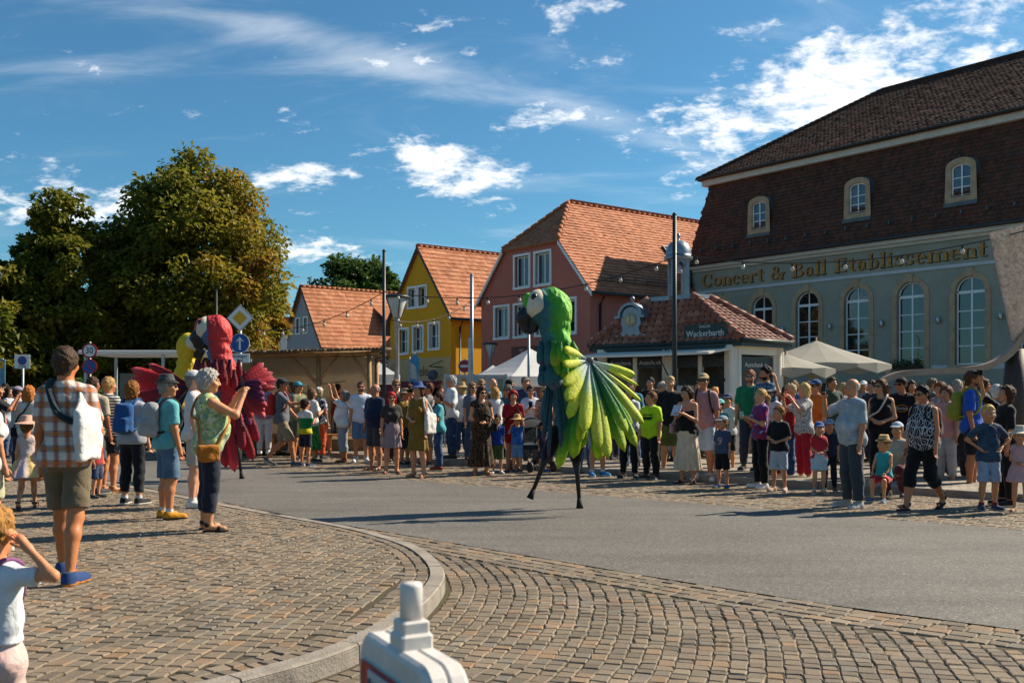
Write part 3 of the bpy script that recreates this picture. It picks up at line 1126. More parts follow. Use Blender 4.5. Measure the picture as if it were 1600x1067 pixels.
# snow guards on the lower slope
for i in range(22):
    mb = MB()
    x = 0.6 + i * 0.95
    y = -0.2 + 0.55 / (z2 - z1) * 0.75
    mb.box(x, y - 0.2, 8.05, x + 0.05, y + 0.05, 8.20)
    mb.build('snow_guard', m_lead, hall)
for px, py in ((1187, 333), (1341, 306), (1503, 275), (1690, 240)):
    cx, _ = hall_f.at(px, py)
    cx -= 0.02
    z0, w, h = 8.72, 0.74, 1.20
    yb = -0.2 + (z0 - z1) / (z2 - z1) * (s1 + 0.2)
    d = empty('roof_dormer', (cx, yb - 0.10, 0))
    d.parent = hall
    out = [(-w / 2 - 0.24, z0 - 0.2), (w / 2 + 0.24, z0 - 0.2), (w / 2 + 0.2, z0 + h - 0.1)] + [((w / 2 + 0.2) * math.cos(PI * i / 8), z0 + h - 0.1 + 0.32 * math.sin(PI * i / 8)) for i in range(1, 8)] + [(-w / 2 - 0.2, z0 + h - 0.1)]
    ho = [(-w / 2, z0), (w / 2, z0), (w / 2, z0 + h - 0.18)] + [(w / 2 * math.cos(PI * i / 8), z0 + h - 0.18 + 0.18 * math.sin(PI * i / 8)) for i in range(1, 8)] + [(-w / 2, z0 + h - 0.18)]
    fw = wall_holes('dormer_front', out, [ho], 0.2, m_sand, d)
    m2 = MB()
    m2.prism([(x * 1.04, (z - z0) * 1.02 + z0) for x, z in out], 0.22, 0.8)
    m2.prism([(-w / 2 - 0.26, z0 - 0.34), (w / 2 + 0.26, z0 - 0.34), (w / 2 + 0.26, z0 - 0.2), (-w / 2 - 0.26, z0 - 0.2)], -0.06, 0.5)
    m2.build('dormer_cheek', m_lead, d)
    f = MB()
    f.prism([(x, z) for x, z in ho], 0.13, 0.135)
    f.build('pane', glass_mat('dormer_glass', (0.02, 0.035, 0.06)), fw)
    f = MB()
    for x in (-w / 2, -0.02, w / 2 - 0.05):
        f.box(x, 0.09, z0, x + 0.05, 0.125, z0 + h - (0.16 if abs(x) > 0.1 else 0.02))
    for z in (z0, z0 + 0.34, z0 + 0.68):
        f.box(-w / 2 + 0.05, 0.092, z, w / 2 - 0.05, 0.123, z + (0.07 if z == z0 else 0.035))
    for i in range(8):
        a0, a1 = PI * i / 8, PI * (i + 1) / 8
        zz = z0 + h - 0.18
        f.prism([((w / 2 - 0.05) * math.cos(a0), zz + 0.13 * math.sin(a0)), (w / 2 * math.cos(a0), zz + 0.18 * math.sin(a0)), (w / 2 * math.cos(a1), zz + 0.18 * math.sin(a1)), ((w / 2 - 0.05) * math.cos(a1), zz + 0.13 * math.sin(a1))], 0.09, 0.125)
    f.build('window_frame', m_white, fw)
m_sconce = M('sconce_steel', (0.45, 0.45, 0.45), 0.35, 0.1, 5, 0.05, metal=0.8)
for i in range(6):
    x = (wins[i] + wins[i + 1]) / 2 if i < 8 else 0
    mb = MB()
    mb.lathe([(0.06, 0), (0.075, 0.02), (0.075, 0.22), (0.05, 0.26)], (x, -0.14, 4.15), 10)
    mb.box(x - 0.04, -0.10, 4.22, x + 0.04, 0.0, 4.34)
    mb.build('wall_sconce', m_sconce, hall)
# flower box on the fifth sill
fb = MB()
fb.box(wins[4] - 0.6, -0.30, 2.47, wins[4] + 0.6, -0.145, 2.62, ch=0.01)
fbo = fb.build('flower_box', M('dark_wood', (0.05, 0.03, 0.02)), None, label='flower box with trailing green plants on the hall window sill', cat='flower box')
fbo.matrix_world = hall.matrix_world
fbo.location, fbo.rotation_euler = hall.location, hall.rotation_euler
mb = MB()
for i in range(260):
    c = Vector((wins[4] + rs.uniform(-0.62, 0.62), rs.uniform(-0.38, -0.14), 2.62 + rs.uniform(-0.12, 0.32) * rs.random()))
    a = Vector((rs.uniform(-1, 1), rs.uniform(-1, 1), rs.uniform(-1, 1))).normalized() * 0.06
    b = Vector((rs.uniform(-1, 1), rs.uniform(-1, 1), rs.uniform(-1, 1))).normalized() * 0.04
    mb.add([c - a, c + b, c + a, c - b], [(0, 1, 2, 3)], 1 if rs.random() < 0.12 else 0)
mb.build('foliage', [M('box_leaf', (0.05, 0.09, 0.025), 0.6), M('box_flower', (0.4, 0.06, 0.05), 0.6)], fbo)


# ---- gabled houses
def gable_house(name, label, px0, Y0, width, eave, ridge, length, wall_mat, tile_mat, hip=None, gable_holes=(), overhang=0.18, tw=0.24, th=0.30):
    f = Facade((px0 - 800) / FPX * Y0, Y0, STREET)
    root = empty(name, (f.o[0], f.o[1], 0), f.rz, label, 'house')
    c = -width / 2
    k = (ridge - eave) / (width / 2)
    if hip:
        hz = hip[0]
        hw = (hz - eave) / k
        outline = [(-width, 0), (0, 0), (0, eave), (-hw, hz), (-width + hw, hz), (-width, eave)]
    else:
        outline = [(-width, 0), (0, 0), (0, eave), (c, ridge), (-width, eave)]
    wall_holes('gable_wall', outline, [list(h) for h in gable_holes], 0.18, wall_mat, root)
    mb = MB()
    mb.box(-0.25, 0.003, 0, 0, length, eave)
    mb.box(-width, 0.003, 0, -width + 0.25, length, eave)
    mb.prism([(-width + 0.25, 0), (-0.25, 0), (-0.25, eave), (c, ridge - 0.4), (-width + 0.25, eave)], length - 0.3, length)
    mb.box(-width + 0.26, 0.4, 0, -0.26, 0.5, eave)
    mb.build('side_wall', wall_mat, root)
    nrm = math.hypot(k, 1)
    y0 = -overhang
    for sd in (1, -1):
        ex = 0.3 if sd > 0 else -width - 0.3
        ez = eave - 0.3 * k
        if hip:
            hs = hip[1]
            hx = -(hip[0] - eave) / k if sd > 0 else -width + (hip[0] - eave) / k
            pts = [(ex, y0, ez), (ex, length, ez), (c, length, ridge), (c, hs, ridge), (hx, y0, hip[0])]
        else:
            pts = [(ex, y0, ez), (ex, length, ez), (c, length, ridge), (c, y0, ridge)]
        pts = [(x, y, z + 0.06) for x, y, z in pts]
        quad_roof('roof', pts, tile_mat, root)
        slen = math.hypot(width / 2 + 0.3, ridge - ez)
        V = (-sd * (width / 2 + 0.3) / slen, 0, (ridge - ez) / slen)
        if sd > 0:
            keep = (lambda a, b: True)
            if hip:
                vb = (hip[0] - ez) / (ridge - ez) * slen
                keep = (lambda a, b: b < vb or a > (b - vb) / (slen - vb) * (hip[1] - y0))
            tile_field('roof_tiles', (ex, y0, ez + 0.065), (0, 1, 0), V, length - y0, slen, tw, th, tile_mat, root, keep=keep, stagger=False)
        else:
            tile_field('roof_tiles', (ex, length, ez + 0.065), (0, -1, 0), V, length - y0, slen, tw, th, tile_mat, root, stagger=False, keep=(None if not hip else (lambda a, b: a < length - hip[1])))
    if hip:
        hw = (hip[0] - eave) / k
        pts = [(-width + hw - 0.12, y0, hip[0] + 0.02), (-hw + 0.12, y0, hip[0] + 0.02), (c, hip[1], ridge + 0.05)]
        quad_roof('hip_roof', pts, tile_mat, root)
        sl2 = math.hypot(hip[1] - y0, ridge - hip[0])
        tile_field('hip_tiles', pts[0], (1, 0, 0), (0, (hip[1] - y0) / sl2, (ridge - hip[0]) / sl2), width - 2 * hw + 0.24, sl2, tw, th, tile_mat, root, stagger=False, keep=lambda a, b: abs(a - (width / 2 - hw + 0.12)) < (1 - b / sl2) * (width / 2 - hw + 0.16))
    ys = hip[1] if hip else y0
    mb = MB()
    i = 0
    while ys + i * 0.36 < length - 0.2:
        mb.tube([(c, ys + i * 0.36, ridge + 0.07), (c, ys + i * 0.36 + 0.39, ridge + 0.10)], [0.12, 0.10], 8)
        i += 1
    if hip:
        hw = (hip[0] - eave) / k
        for sx in (-hw, -width + hw):
            a, b = Vector((sx, y0, hip[0] + 0.10)), Vector((c, hip[1], ridge + 0.10))
            for q in range(9):
                mb.tube([a.lerp(b, q / 9), a.lerp(b, (q + 1.1) / 9)], [0.11, 0.09], 8)
    mb.build('ridge_tiles', tile_mat, root, kind='stuff')
    mb = MB()
    mb.tube([(0.36, y0, eave - 0.3 * k + 0.03), (0.36, length, eave - 0.3 * k + 0.03)], 0.075, 8)
    mb.tube([(0.10, 0.5, 0), (0.10, 0.5, eave - 0.75), (0.33, 0.5, eave - 0.45)], 0.05, 8)
    mb.build('rain_gutter', m_gutter, root)
    mb = MB()
    # barge boards along the gable edges
    top = hip[0] if hip else ridge
    xr = -(top - eave) / k
    for (xa, xb) in ((0.3, xr), (-width - 0.3, -width - xr)):
        za, zb = eave - 0.3 * k, top
        mb.add([(xa, y0 - 0.03, za - 0.14), (xb, y0 - 0.03, zb - 0.12), (xb, y0 - 0.03, zb + 0.05), (xa, y0 - 0.03, za + 0.05), (xa, y0 + 0.02, za - 0.14), (xb, y0 + 0.02, zb - 0.12), (xb, y0 + 0.02, zb + 0.05), (xa, y0 + 0.02, za + 0.05)],
               [(0, 1, 2, 3), (7, 6, 5, 4), (0, 4, 5, 1), (3, 2, 6, 7), (0, 3, 7, 4), (1, 5, 6, 2)])
    mb.build('barge_board', m_white if hip else m_gutter, root)
    return root, f


def rect_hole(x0, z0, x1, z1):
    return [(x0, z0), (x1, z0), (x1, z1), (x0, z1)]


# red house
m_redwall = M('red_render', (0.52, 0.165, 0.12), 0.9, 0.07, 0.7, 0.12, bscale=30)
RW = [(-5.10, 6.45, 1.02, 1.40), (-3.62, 6.45, 1.02, 1.40), (-6.62, 4.20, 1.02, 1.42), (-5.12, 4.20, 1.02, 1.42), (-1.95, 4.20, 1.02, 1.42), (-3.55, 4.20, 1.02, 1.42)]
rh = [rect_hole(x, z, x + w, z + h) for x, z, w, h in RW]
rh.append(arch(-6.0, 0.05, 2.5, 2.45, 12))
red, red_f = gable_house('red_house', 'brick red house with white framed windows and half-hipped orange tile roof', 922, 42, 7.74, 6.1, 10.4, 13.0, m_redwall, m_red_tile, hip=(8.2, 2.2), gable_holes=rh, tw=0.20, th=0.20)
for x, z, w, h in RW:
    window_unit(red, x + w / 2, z, w, h, 1, 2, trim=m_white, tw=0.11, fr=0.07)
mb = MB()
for i in range(12):
    a0, a1 = PI * i / 12, PI * (i + 1) / 12
    mb.prism([(-6.0 + 1.25 * math.cos(a0), 1.2 + 1.25 * math.sin(a0)), (-6.0 + 1.55 * math.cos(a0), 1.2 + 1.55 * math.sin(a0)), (-6.0 + 1.55 * math.cos(a1), 1.2 + 1.55 * math.sin(a1)), (-6.0 + 1.25 * math.cos(a1), 1.2 + 1.25 * math.sin(a1))], -0.06, 0.1)
mb.box(-7.55, -0.06, 0, -7.25, 0.1, 1.2)
mb.box(-4.75, -0.06, 0, -4.45, 0.1, 1.2)
mb.build('gate_arch', m_pale, red)
mb = MB()
mb.box(-7.3, 0.16, 0, -4.7, 0.2, 2.5)
mb.build('gate_glass', m_glass, red)
mb = MB()
for x in (-7.25, -6.4, -5.6, -4.8):
    mb.box(x, 0.10, 0.05, x + 0.07, 0.155, 2.45)
mb.box(-7.2, 0.105, 1.15, -4.8, 0.154, 1.25)
mb.build('gate_bars', m_white, red)
mb = MB()
mb.box(-5.35, -0.03, 2.55, -2.2, -0.002, 3.72)
so = mb.build('wall_sign', M('maroon_sign', (0.16, 0.055, 0.05), 0.7), red)
m_signtxt = M('sign_lettering', (0.42, 0.33, 0.30), 0.7, 0.05)
R90 = (PI / 2, 0, 0)
text_mesh('sign_text', 'Tom', 0.62, 0.004, m_signtxt, so, (-4.2, -0.036, 3.35), R90)
text_mesh('sign_text', 'Naturfriseur und', 0.27, 0.004, m_signtxt, so, (-4.2, -0.036, 2.96), R90)
text_mesh('sign_text', '0 35 20', 0.22, 0.004, m_signtxt, so, (-3.6, -0.036, 2.70), R90)
# rooflights and snow rail of the red house
def roof_window(root, width, eave, ridge, y, up, w=0.9, h=1.2, label=None):
    k = (ridge - eave) / (width / 2)
    a = math.atan(k)
    m = Matrix.Translation((0.3 - up * math.cos(a), y, eave - 0.3 * k + up * math.sin(a) + 0.12)) @ Matrix.Rotation(a, 4, 'Y')
    f = MB()
    for b in ((-h, 0, -0.05, 0, 0.07, 0.1), (-h, w - 0.07, -0.05, 0, w, 0.1), (-h, 0.07, -0.05, -h + 0.07, w - 0.07, 0.1), (-0.07, 0.07, -0.05, 0, w - 0.07, 0.1)):
        f.box(*b, mat=m)
    o = f.build('roof_window', m_gutter, root)
    p = MB()
    p.box(-h + 0.06, 0.06, 0.03, -0.06, w - 0.06, 0.05, mat=m)
    p.build('pane', glass_mat('sky_glass', (0.08, 0.12, 0.15)), o)


roof_window(red, 7.74, 6.1, 10.4, 6.6, 2.3, 0.95, 1.35)
roof_window(red, 7.74, 6.1, 10.4, 7.75, 2.3, 0.95, 1.35)
mb = MB()
k = 4.3 / 3.87
for dz in (0.12, 0.26, 0.4):
    mb.tube([(-0.15, 0.6, 6.1 - 0.3 * k + 0.5 + dz), (-0.15, 12.0, 6.1 - 0.3 * k + 0.5 + dz)], 0.015, 5)
for i in range(16):
    mb.tube([(-0.15, 0.6 + i * 0.75, 6.1), (-0.15, 0.6 + i * 0.75, 6.7)], 0.014, 4)
mb.build('snow_rail', m_gutter, red)

# yellow house
m_yellow = M('yellow_render', (0.74, 0.37, 0.012), 0.9, 0.05, 0.7, 0.1, bscale=30)
YW, YE, YR = 6.1, 5.8, 9.55
yw = [(-5.12, 3.85, 0.92, 1.30), (-3.62, 3.92, 0.92, 1.30), (-2.05, 4.0, 0.92, 1.30), (-4.15, 6.35, 0.75, 1.02), (-3.12, 6.35, 0.75, 1.02)]
yh = [rect_hole(x, z, x + w, z + h) for x, z, w, h in yw] + [rect_hole(-5.2, 0.05, -4.0, 1.9), rect_hole(-2.6, 0.05, -1.0, 1.9)]
yel, yel_f = gable_house('yellow_house', 'ochre yellow gabled house with three white windows above a cream shopfront', 705, 52, YW, YE, YR, 11.0, m_yellow, m_old_tile, gable_holes=yh, tw=0.26, th=0.32)
for x, z, w, h in yw:
    window_unit(yel, x + w / 2, z, w, h, 2, 2, trim=m_white, tw=0.12, fr=0.06)
mb = MB()
mb.prism([(-YW + 0.02, 0.0), (-5.22, 0.0), (-5.22, 1.95), (-0.95, 1.95), (-0.95, 0.0), (-0.02, 0.0), (-0.02, 3.5), (-YW + 0.02, 3.5)], -0.03, -0.002)
mb.build('shopfront', M('cream_render', (0.55, 0.42, 0.22), 0.9, 0.05, 1, 0.1), yel)
for x0, x1 in ((-5.2, -4.0), (-2.6, -1.0)):
    mb = MB()
    mb.box(x0, 0.1, 0.05, x1, 0.14, 1.9)
    mb.build('shop_glass', m_glass, yel)
text_mesh('shop_name', 'Diele', 0.78, 0.006, M('brown_lettering', (0.20, 0.09, 0.07), 0.7), yel, (-2.95, -0.045, 2.78), R90)
mb = MB()
for x0 in (-5.9, -3.3):
    for i in range(1):
        mb.add([(x0, -0.05, 2.25), (x0 + 2.5, -0.05, 2.25), (x0 + 2.5, -1.25, 1.65), (x0, -1.25, 1.65), (x0, -0.05, 2.19), (x0 + 2.5, -0.05, 2.19), (x0 + 2.5, -1.25, 1.42), (x0, -1.25, 1.42)],
               [(0, 1, 2, 3), (7, 6, 5, 4), (3, 2, 6, 7), (0, 3, 7, 4), (1, 5, 6, 2), (0, 4, 5, 1)])
mb.build('awning', M('crimson_awning', (0.24, 0.015, 0.04), 0.8, 0.15), yel)
mb = MB()
mb.tube([(-0.75, -0.04, 2.95), (-0.75, -0.9, 3.0)], 0.03, 6)
mb.tube([(-0.75, -0.04, 3.3), (-0.75, -0.45, 3.18), (-0.75, -0.9, 3.0)], 0.022, 6)
m_iron = M('wrought_iron', (0.02, 0.02, 0.02), 0.5, 0.1, 8, 0.1)
br = mb.build('sign_bracket', m_iron, yel)
mb = MB()
mb.lathe([(0.01, 0.0), (0.45, 0.0), (0.45, 0.05), (0.01, 0.05)], (0, 0, 0), 20, sy=0.62)
hs = mb.build('hanging_sign', M('dark_blue_sign', (0.05, 0.06, 0.12), 0.6), br)
hs.location, hs.rotation_euler = (-0.95, -0.5, 2.55), (PI / 2, 0, 0)
roof_window(yel, YW, YE, YR, 4.6, 2.35, 0.9, 1.25)

# grey house with a dormer
m_greyh = M('blue_grey_render', (0.27, 0.30, 0.32), 0.9, 0.06, 0.8, 0.1)
GW = [(-3.55, 5.5, 0.5, 0.95), (-2.45, 5.5, 0.5, 0.95)]
gry, gry_f = gable_house('grey_house', 'small blue-grey gabled house with a shed dormer in its tiled roof', 503, 62, 5.25, 4.75, 8.4, 13.5, m_greyh, m_old_tile, gable_holes=[rect_hole(x, z, x + w, z + h) for x, z, w, h in GW], tw=0.26, th=0.34)
for x, z, w, h in GW:
    window_unit(gry, x + w / 2, z, w, h, 1, 1, trim=m_white, tw=0.07, fr=0.05)
d = empty('roof_dormer', (0, 0, 0))
d.parent = gry
m_dwood = M('dark_cladding', (0.045, 0.028, 0.02), 0.8, 0.2)
mb = MB()
kg = 3.65 / 2.625
for yy in (4.9, 7.6):
    mb.add([(-0.35, yy, 4.75 + 0.35 * kg), (-0.35, yy, 6.45), (-1.6, yy, 7.15), (-0.35, yy + 0.12, 4.75 + 0.35 * kg), (-0.35, yy + 0.12, 6.45), (-1.6, yy + 0.12, 7.15)], [(0, 1, 2), (5, 4, 3), (0, 3, 4, 1), (1, 4, 5, 2), (0, 2, 5, 3)])
mb.box(-0.42, 5.02, 5.25, -0.36, 7.6, 6.42)
mb.build('dormer_cheek', m_dwood, d)
quad_roof('dormer_roof', [(-0.05, 4.7, 6.38), (-0.05, 7.9, 6.38), (-1.75, 7.9, 7.32), (-1.75, 4.7, 7.32)], m_old_tile, d)
mb = MB()
mb.box(-0.35, 5.4, 5.45, -0.30, 7.2, 6.25)
wf = mb.build('dormer_window', M('brown_frame', (0.16, 0.07, 0.03)), d)
for yy in (5.5, 6.35):
    mb = MB()
    mb.box(-0.30, yy, 5.52, -0.285, yy + 0.75, 6.18)
    mb.build('pane', m_glass, wf)

# low house far behind the chestnut, and the timbered house beside the yellow one
far_h, _ = gable_house('far_cottage', 'low orange roof peeping out between the big tree and grey house', 462, 78, 5.5, 3.9, 7.6, 12.0, M('white_render', (0.55, 0.55, 0.52)), m_old_tile, tw=0.3, th=0.36)
far_h.rotation_euler[2] += 0.0
far_h.location.x -= 2.6
timb = empty('timbered_house', (-8.4, 63.0, 0), hall_f.rz, 'dark timber-framed house behind the white tent left of the yellow house', 'house')
mb = MB()
mb.box(0, 0, 0, 4.2, 5, 4.0)
mb.build('wall', M('plaster_white', (0.42, 0.44, 0.44), 0.9), timb)
mb = MB()
for x in (0, 0.9, 1.9, 2.9, 4.08):
    mb.box(x, -0.04, 0, x + 0.14, 0.02, 4.0)
for z in (1.0, 2.1, 3.86):
    mb.box(-0.01, -0.045, z, 4.23, 0.018, z + 0.13)
mb.build('timber_frame', M('black_timber', (0.025, 0.02, 0.018), 0.8), timb)
quad_roof('roof', [(-0.3, -0.5, 3.9), (4.5, -0.5, 3.9), (4.5, 2.6, 6.6), (-0.3, 2.6, 6.6)], m_old_tile, timb)

# ------------------------------------------------------------------ kiosk
m_kwhite = M('cream_timber', (0.78, 0.71, 0.60), 0.55, 0.05, 3, 0.05)
m_kgreen = M('dark_green_paint', (0.018, 0.035, 0.034), 0.5, 0.1, 4, 0.05)
m_kwood = M('brown_panel', (0.20, 0.11, 0.05), 0.6, 0.2, 5, 0.1)
m_slate = M('slate_panel', (0.02, 0.026, 0.03), 0.45, 0.2, 3, 0.05)
m_text = M('white_lettering', (0.68, 0.68, 0.64), 0.6, 0.03)
m_zinc = M('zinc_sheet', (0.24, 0.28, 0.32), 0.4, 0.12, 3, 0.08, metal=0.5)
KST = [(0, (0.24, 0.085, 0.055)), (0.5, (0.33, 0.125, 0.08)), (1, (0.42, 0.19, 0.13))]
m_ktile = rnd_mat('kiosk_tiles', KST, 0.6, 0.3, 30, grime=0.35)
m_ktile1 = rnd_mat('kiosk_tile', KST, 0.6, 0.3, 30, use_obj=True, grime=0.35)
KC = Vector((4.55, 25.6, 0))
KP = [Vector(p) - KC for p in ((2.03, 26.3, 0), (3.86, 24.9, 0), (5.32, 23.1, 0), (6.84, 24.3, 0), (6.1, 26.7, 0), (3.9, 28.1, 0))]
kiosk = empty('drinks_kiosk', tuple(KC), 0, 'cream and green drinks kiosk with hipped tile roof and little bell cupola', 'kiosk')
EV, PT = 2.80, 3.94
WP = [p * 0.86 for p in KP]
kpost = []
for i, p in enumerate(WP):
    mb = MB()
    a = math.atan2(p.y, p.x)
    m = Matrix.Translation((p.x, p.y, 0)) @ Matrix.Rotation(a, 4, 'Z')
    mb.box(-0.14, -0.16, 0.1, 0.10, 0.16, EV - 0.12, mat=m)
    for s in (-0.10, 0.10):
        mb.box(0.10, s - 0.025, 0.1, 0.12, s + 0.025, EV - 0.12, mat=m)
    mb.build('corner_post', m_kwhite, kiosk)


def on_face(i, inset=0.86):
    a, b = KP[i] * inset, KP[(i + 1) % 6] * inset
    d = (b - a)
    L = d.length
    d.normalize()
    m = Matrix.Translation((a.x, a.y, 0)) @ Matrix.Rotation(math.atan2(d.y, d.x), 4, 'Z')
    return m, L           # local x along the face, local -y outward


for i in range(6):
    m, L = on_face(i)
    mb = MB()
    mb.box(0.1, -0.03, 0.1, L - 0.1, 0.05, 1.10, mat=m)
    for x in np.linspace(0.25, L - 0.45, 3):
        mb.box(x, -0.045, 0.3, x + 0.25, -0.03, 0.95, mat=m)
    mb.build('lower_panel', m_kwood if i < 3 else m_kwhite, kiosk)
    mb = MB()
    mb.box(0.02, -0.10, EV - 0.34, L - 0.02, 0.06, EV - 0.10, mat=m)
    mb.build('header_beam', m_kwhite if i == 2 else m_kgreen, kiosk)
    if i in (0, 1):
        mb = MB()
        mb.box(0.02, -0.28, 1.10, L - 0.02, 0.1, 1.15, mat=m)
        mb.build('counter', m_kwood, kiosk)
        mb = MB()
        n = 2
        for q in range(n):
            x0 = 0.12 + q * (L - 0.24) / n
            mb.box(x0, 0.0, EV - 0.62, x0 + (L - 0.24) / n - 0.06, 0.03, EV - 0.35, mat=m)
        hp = mb.build('menu_header', m_slate, kiosk)
        if i == 0:
            for q in range(n):
                x0 = 0.12 + (q + 0.5) * (L - 0.24) / n
                t = text_mesh('header_text', 'Ausschank', 0.15, 0.003, m_text, hp, (0, 0, 0), (0, 0, 0))
                t.matrix_local = m @ Matrix.Translation((x0, -0.006, EV - 0.48)) @ Matrix.Rotation(PI / 2, 4, 'X')
        else:
            hp.hide_render = False
        mb = MB()
        mb.box(L / 2 - 0.06, -0.02, 1.15, L / 2 + 0.06, 0.06, EV - 0.345, mat=m)
        mb.build('mullion', m_kwhite, kiosk)
        # raised service flap
        mb = MB()
        y1, zf = -0.95, EV - 0.30
        mb.add([m @ Vector(v) for v in ((-0.05, -0.10, EV - 0.19), (L + 0.05, -0.10, EV - 0.19), (L + 0.05, y1, zf), (-0.05, y1, zf), (-0.05, -0.10, EV - 0.23), (L + 0.05, -0.10, EV - 0.23), (L + 0.05, y1, zf - 0.06), (-0.05, y1, zf - 0.06))],
               [(0, 1, 2, 3), (7, 6, 5, 4), (3, 2, 6, 7), (0, 3, 7, 4), (1, 5, 6, 2), (0, 4, 5, 1)])
        fl_ = mb.build('service_flap', m_kwhite, kiosk)
        mb = MB()
        for x in (0.15, L - 0.15):
            mb.tube([m @ Vector((x, -0.05, 1.75)), m @ Vector((x, -0.6, EV - 0.30))], 0.015, 6)
        mb.build('gas_strut', m_iron, fl_)
    else:
        mb = MB()
        mb.box(0.16, -0.02, 1.15, L - 0.16, 0.03, EV - 0.38, mat=m)
        pn = mb.build('wall_panel', m_slate if i == 2 else m_kwhite, kiosk)
        if i == 2:
            mb = MB()
            for (x0, x1) in ((0.12, 0.20), (L - 0.20, L - 0.12)):
                mb.box(x0, -0.05, 1.12, x1, 0.02, EV - 0.36, mat=m)
            mb.build('panel_frame', m_kwhite, pn)
            t = text_mesh('header_text', 'Ausschank \u2190', 0.16, 0.003, m_text, pn, (0, 0, 0), (0, 0, 0))
            t.matrix_local = m @ Matrix.Translation((L / 2, -0.026, EV - 0.58)) @ Matrix.Rotation(PI / 2, 4, 'X')
# inside: back partition, shelf, machine, boards
mb = MB()
mb.prismz([(p.x * 0.45 + 0.5, p.y * 0.45 + 0.7) for p in KP], 0.1, EV - 0.2)
mb.build('inner_partition', M('inner_grey', (0.16, 0.15, 0.13), 0.7), kiosk)
for b_ in ((-0.5, -1.0, 1.15, 0.1, -0.6, 1.75), (-1.3, -0.4, 1.15, -0.9, 0.0, 1.6), (0.35, -1.35, 1.15, 0.75, -1.05, 1.55)):
    mb = MB()
    mb.box(*b_, ch=0.02)
    mb.build('drinks_machine', m_sconce, kiosk)
mb = MB()
mb.prismz([(p.x * 0.97, p.y * 0.97) for p in KP], EV - 0.10, EV - 0.02)
mb.build('eaves_soffit', m_kwhite, kiosk)
mb = MB()
for i in range(6):
    m, L = on_face(i, 1.0)
    mb.tube([m @ Vector((0, 0, EV - 0.02)), m @ Vector((L, 0, EV - 0.02))], 0.055, 8)
    mb.box(0, 0.01, EV - 0.16, L, 0.04, EV - 0.02, mat=m)
mb.build('eaves_gutter', m_kgreen, kiosk)
# roof planes, tiles and hips
PP = [p * 0.30 + Vector((-0.24, 0.05, 0)) for p in KP]
mb = MB()
mb.add([(p.x, p.y, EV) for p in KP] + [(p.x, p.y, PT) for p in PP], [(i, (i + 1) % 6, 6 + (i + 1) % 6, 6 + i) for i in range(6)] + [tuple(range(6, 12))])
mb.build('roof_deck', m_dark_tile, kiosk)


def wave_tile(tw, th):
    mb = MB()
    n = 7
    top, bot = [], []
    for q in range(n):
        x = -tw * 0.52 + tw * 1.04 * q / (n - 1)
        z = 0.022 * math.sin((q / (n - 1)) * 2 * PI - 0.6)
        for (v, l) in ((-0.56 * th, 0.035), (0.62 * th, 0.006)):
            top.append((x, v, z + l))
            bot.append((x, v, z + l - 0.014))
    fs = [(2 * q, 2 * q + 2, 2 * q + 3, 2 * q + 1) for q in range(n - 1)]
    fs += [(2 * q, 2 * n + 2 * q, 2 * n + 2 * q + 2, 2 * q + 2) for q in range(n - 1)]
    mb.add(top + bot, fs, 0, True)
    return mb.mesh('roof_tile', m_ktile1)


KTW, KTH = 0.205, 0.175
wt = wave_tile(KTW, KTH)
for i in range(6):
    a, b = Vector((KP[i].x, KP[i].y, EV)), Vector((KP[(i + 1) % 6].x, KP[(i + 1) % 6].y, EV))
    c, d_ = Vector((PP[i].x, PP[i].y, PT)), Vector((PP[(i + 1) % 6].x, PP[(i + 1) % 6].y, PT))
    U = (b - a).normalized()
    mid = (c + d_) / 2 - (a + b) / 2
    V = (mid - U * mid.dot(U)).normalized()
    N = U.cross(V).normalized()
    hgt = (c - a).dot(V)
    L = (b - a).length
    ca, da = (c - a).dot(U), (d_ - a).dot(U)
    keep = lambda x, y, ca=ca, da=da, L=L, hgt=hgt: (ca * y / hgt - 0.05 < x < L + (da - L) * y / hgt + 0.05) and y < hgt
    if i < 3:
        rows = int(hgt / KTH) + 1
        for r in range(rows):
            for q in range(int(L / KTW) + 1):
                x, y = (q + 0.5) * KTW, (r + 0.5) * KTH
                if keep(x, y):
                    o = bpy.data.objects.new('roof_tile', wt)
                    link(o, kiosk)
                    P = a + U * x + V * y
                    R = Matrix((U, V, N)).transposed().to_4x4()
                    o.matrix_local = Matrix.Translation(P) @ R @ Matrix.Rotation(rs.uniform(-0.015, 0.015), 4, 'X')
    else:
        tile_field('roof_tiles', tuple(a), tuple(U), tuple(V), L, hgt, KTW, KTH, m_ktile, kiosk, keep=keep, stagger=False)
for i in range(6):
    a, b = Vector((KP[i].x, KP[i].y, EV + 0.03)), Vector((PP[i].x, PP[i].y, PT + 0.04))
    n = 9
    for q in range(n):
        mb = MB()
        mb.tube([a.lerp(b, q / n), a.lerp(b, (q + 1.08) / n)], [0.115, 0.095], 10)
        mb.build('ridge_tile', m_ktile1, kiosk)
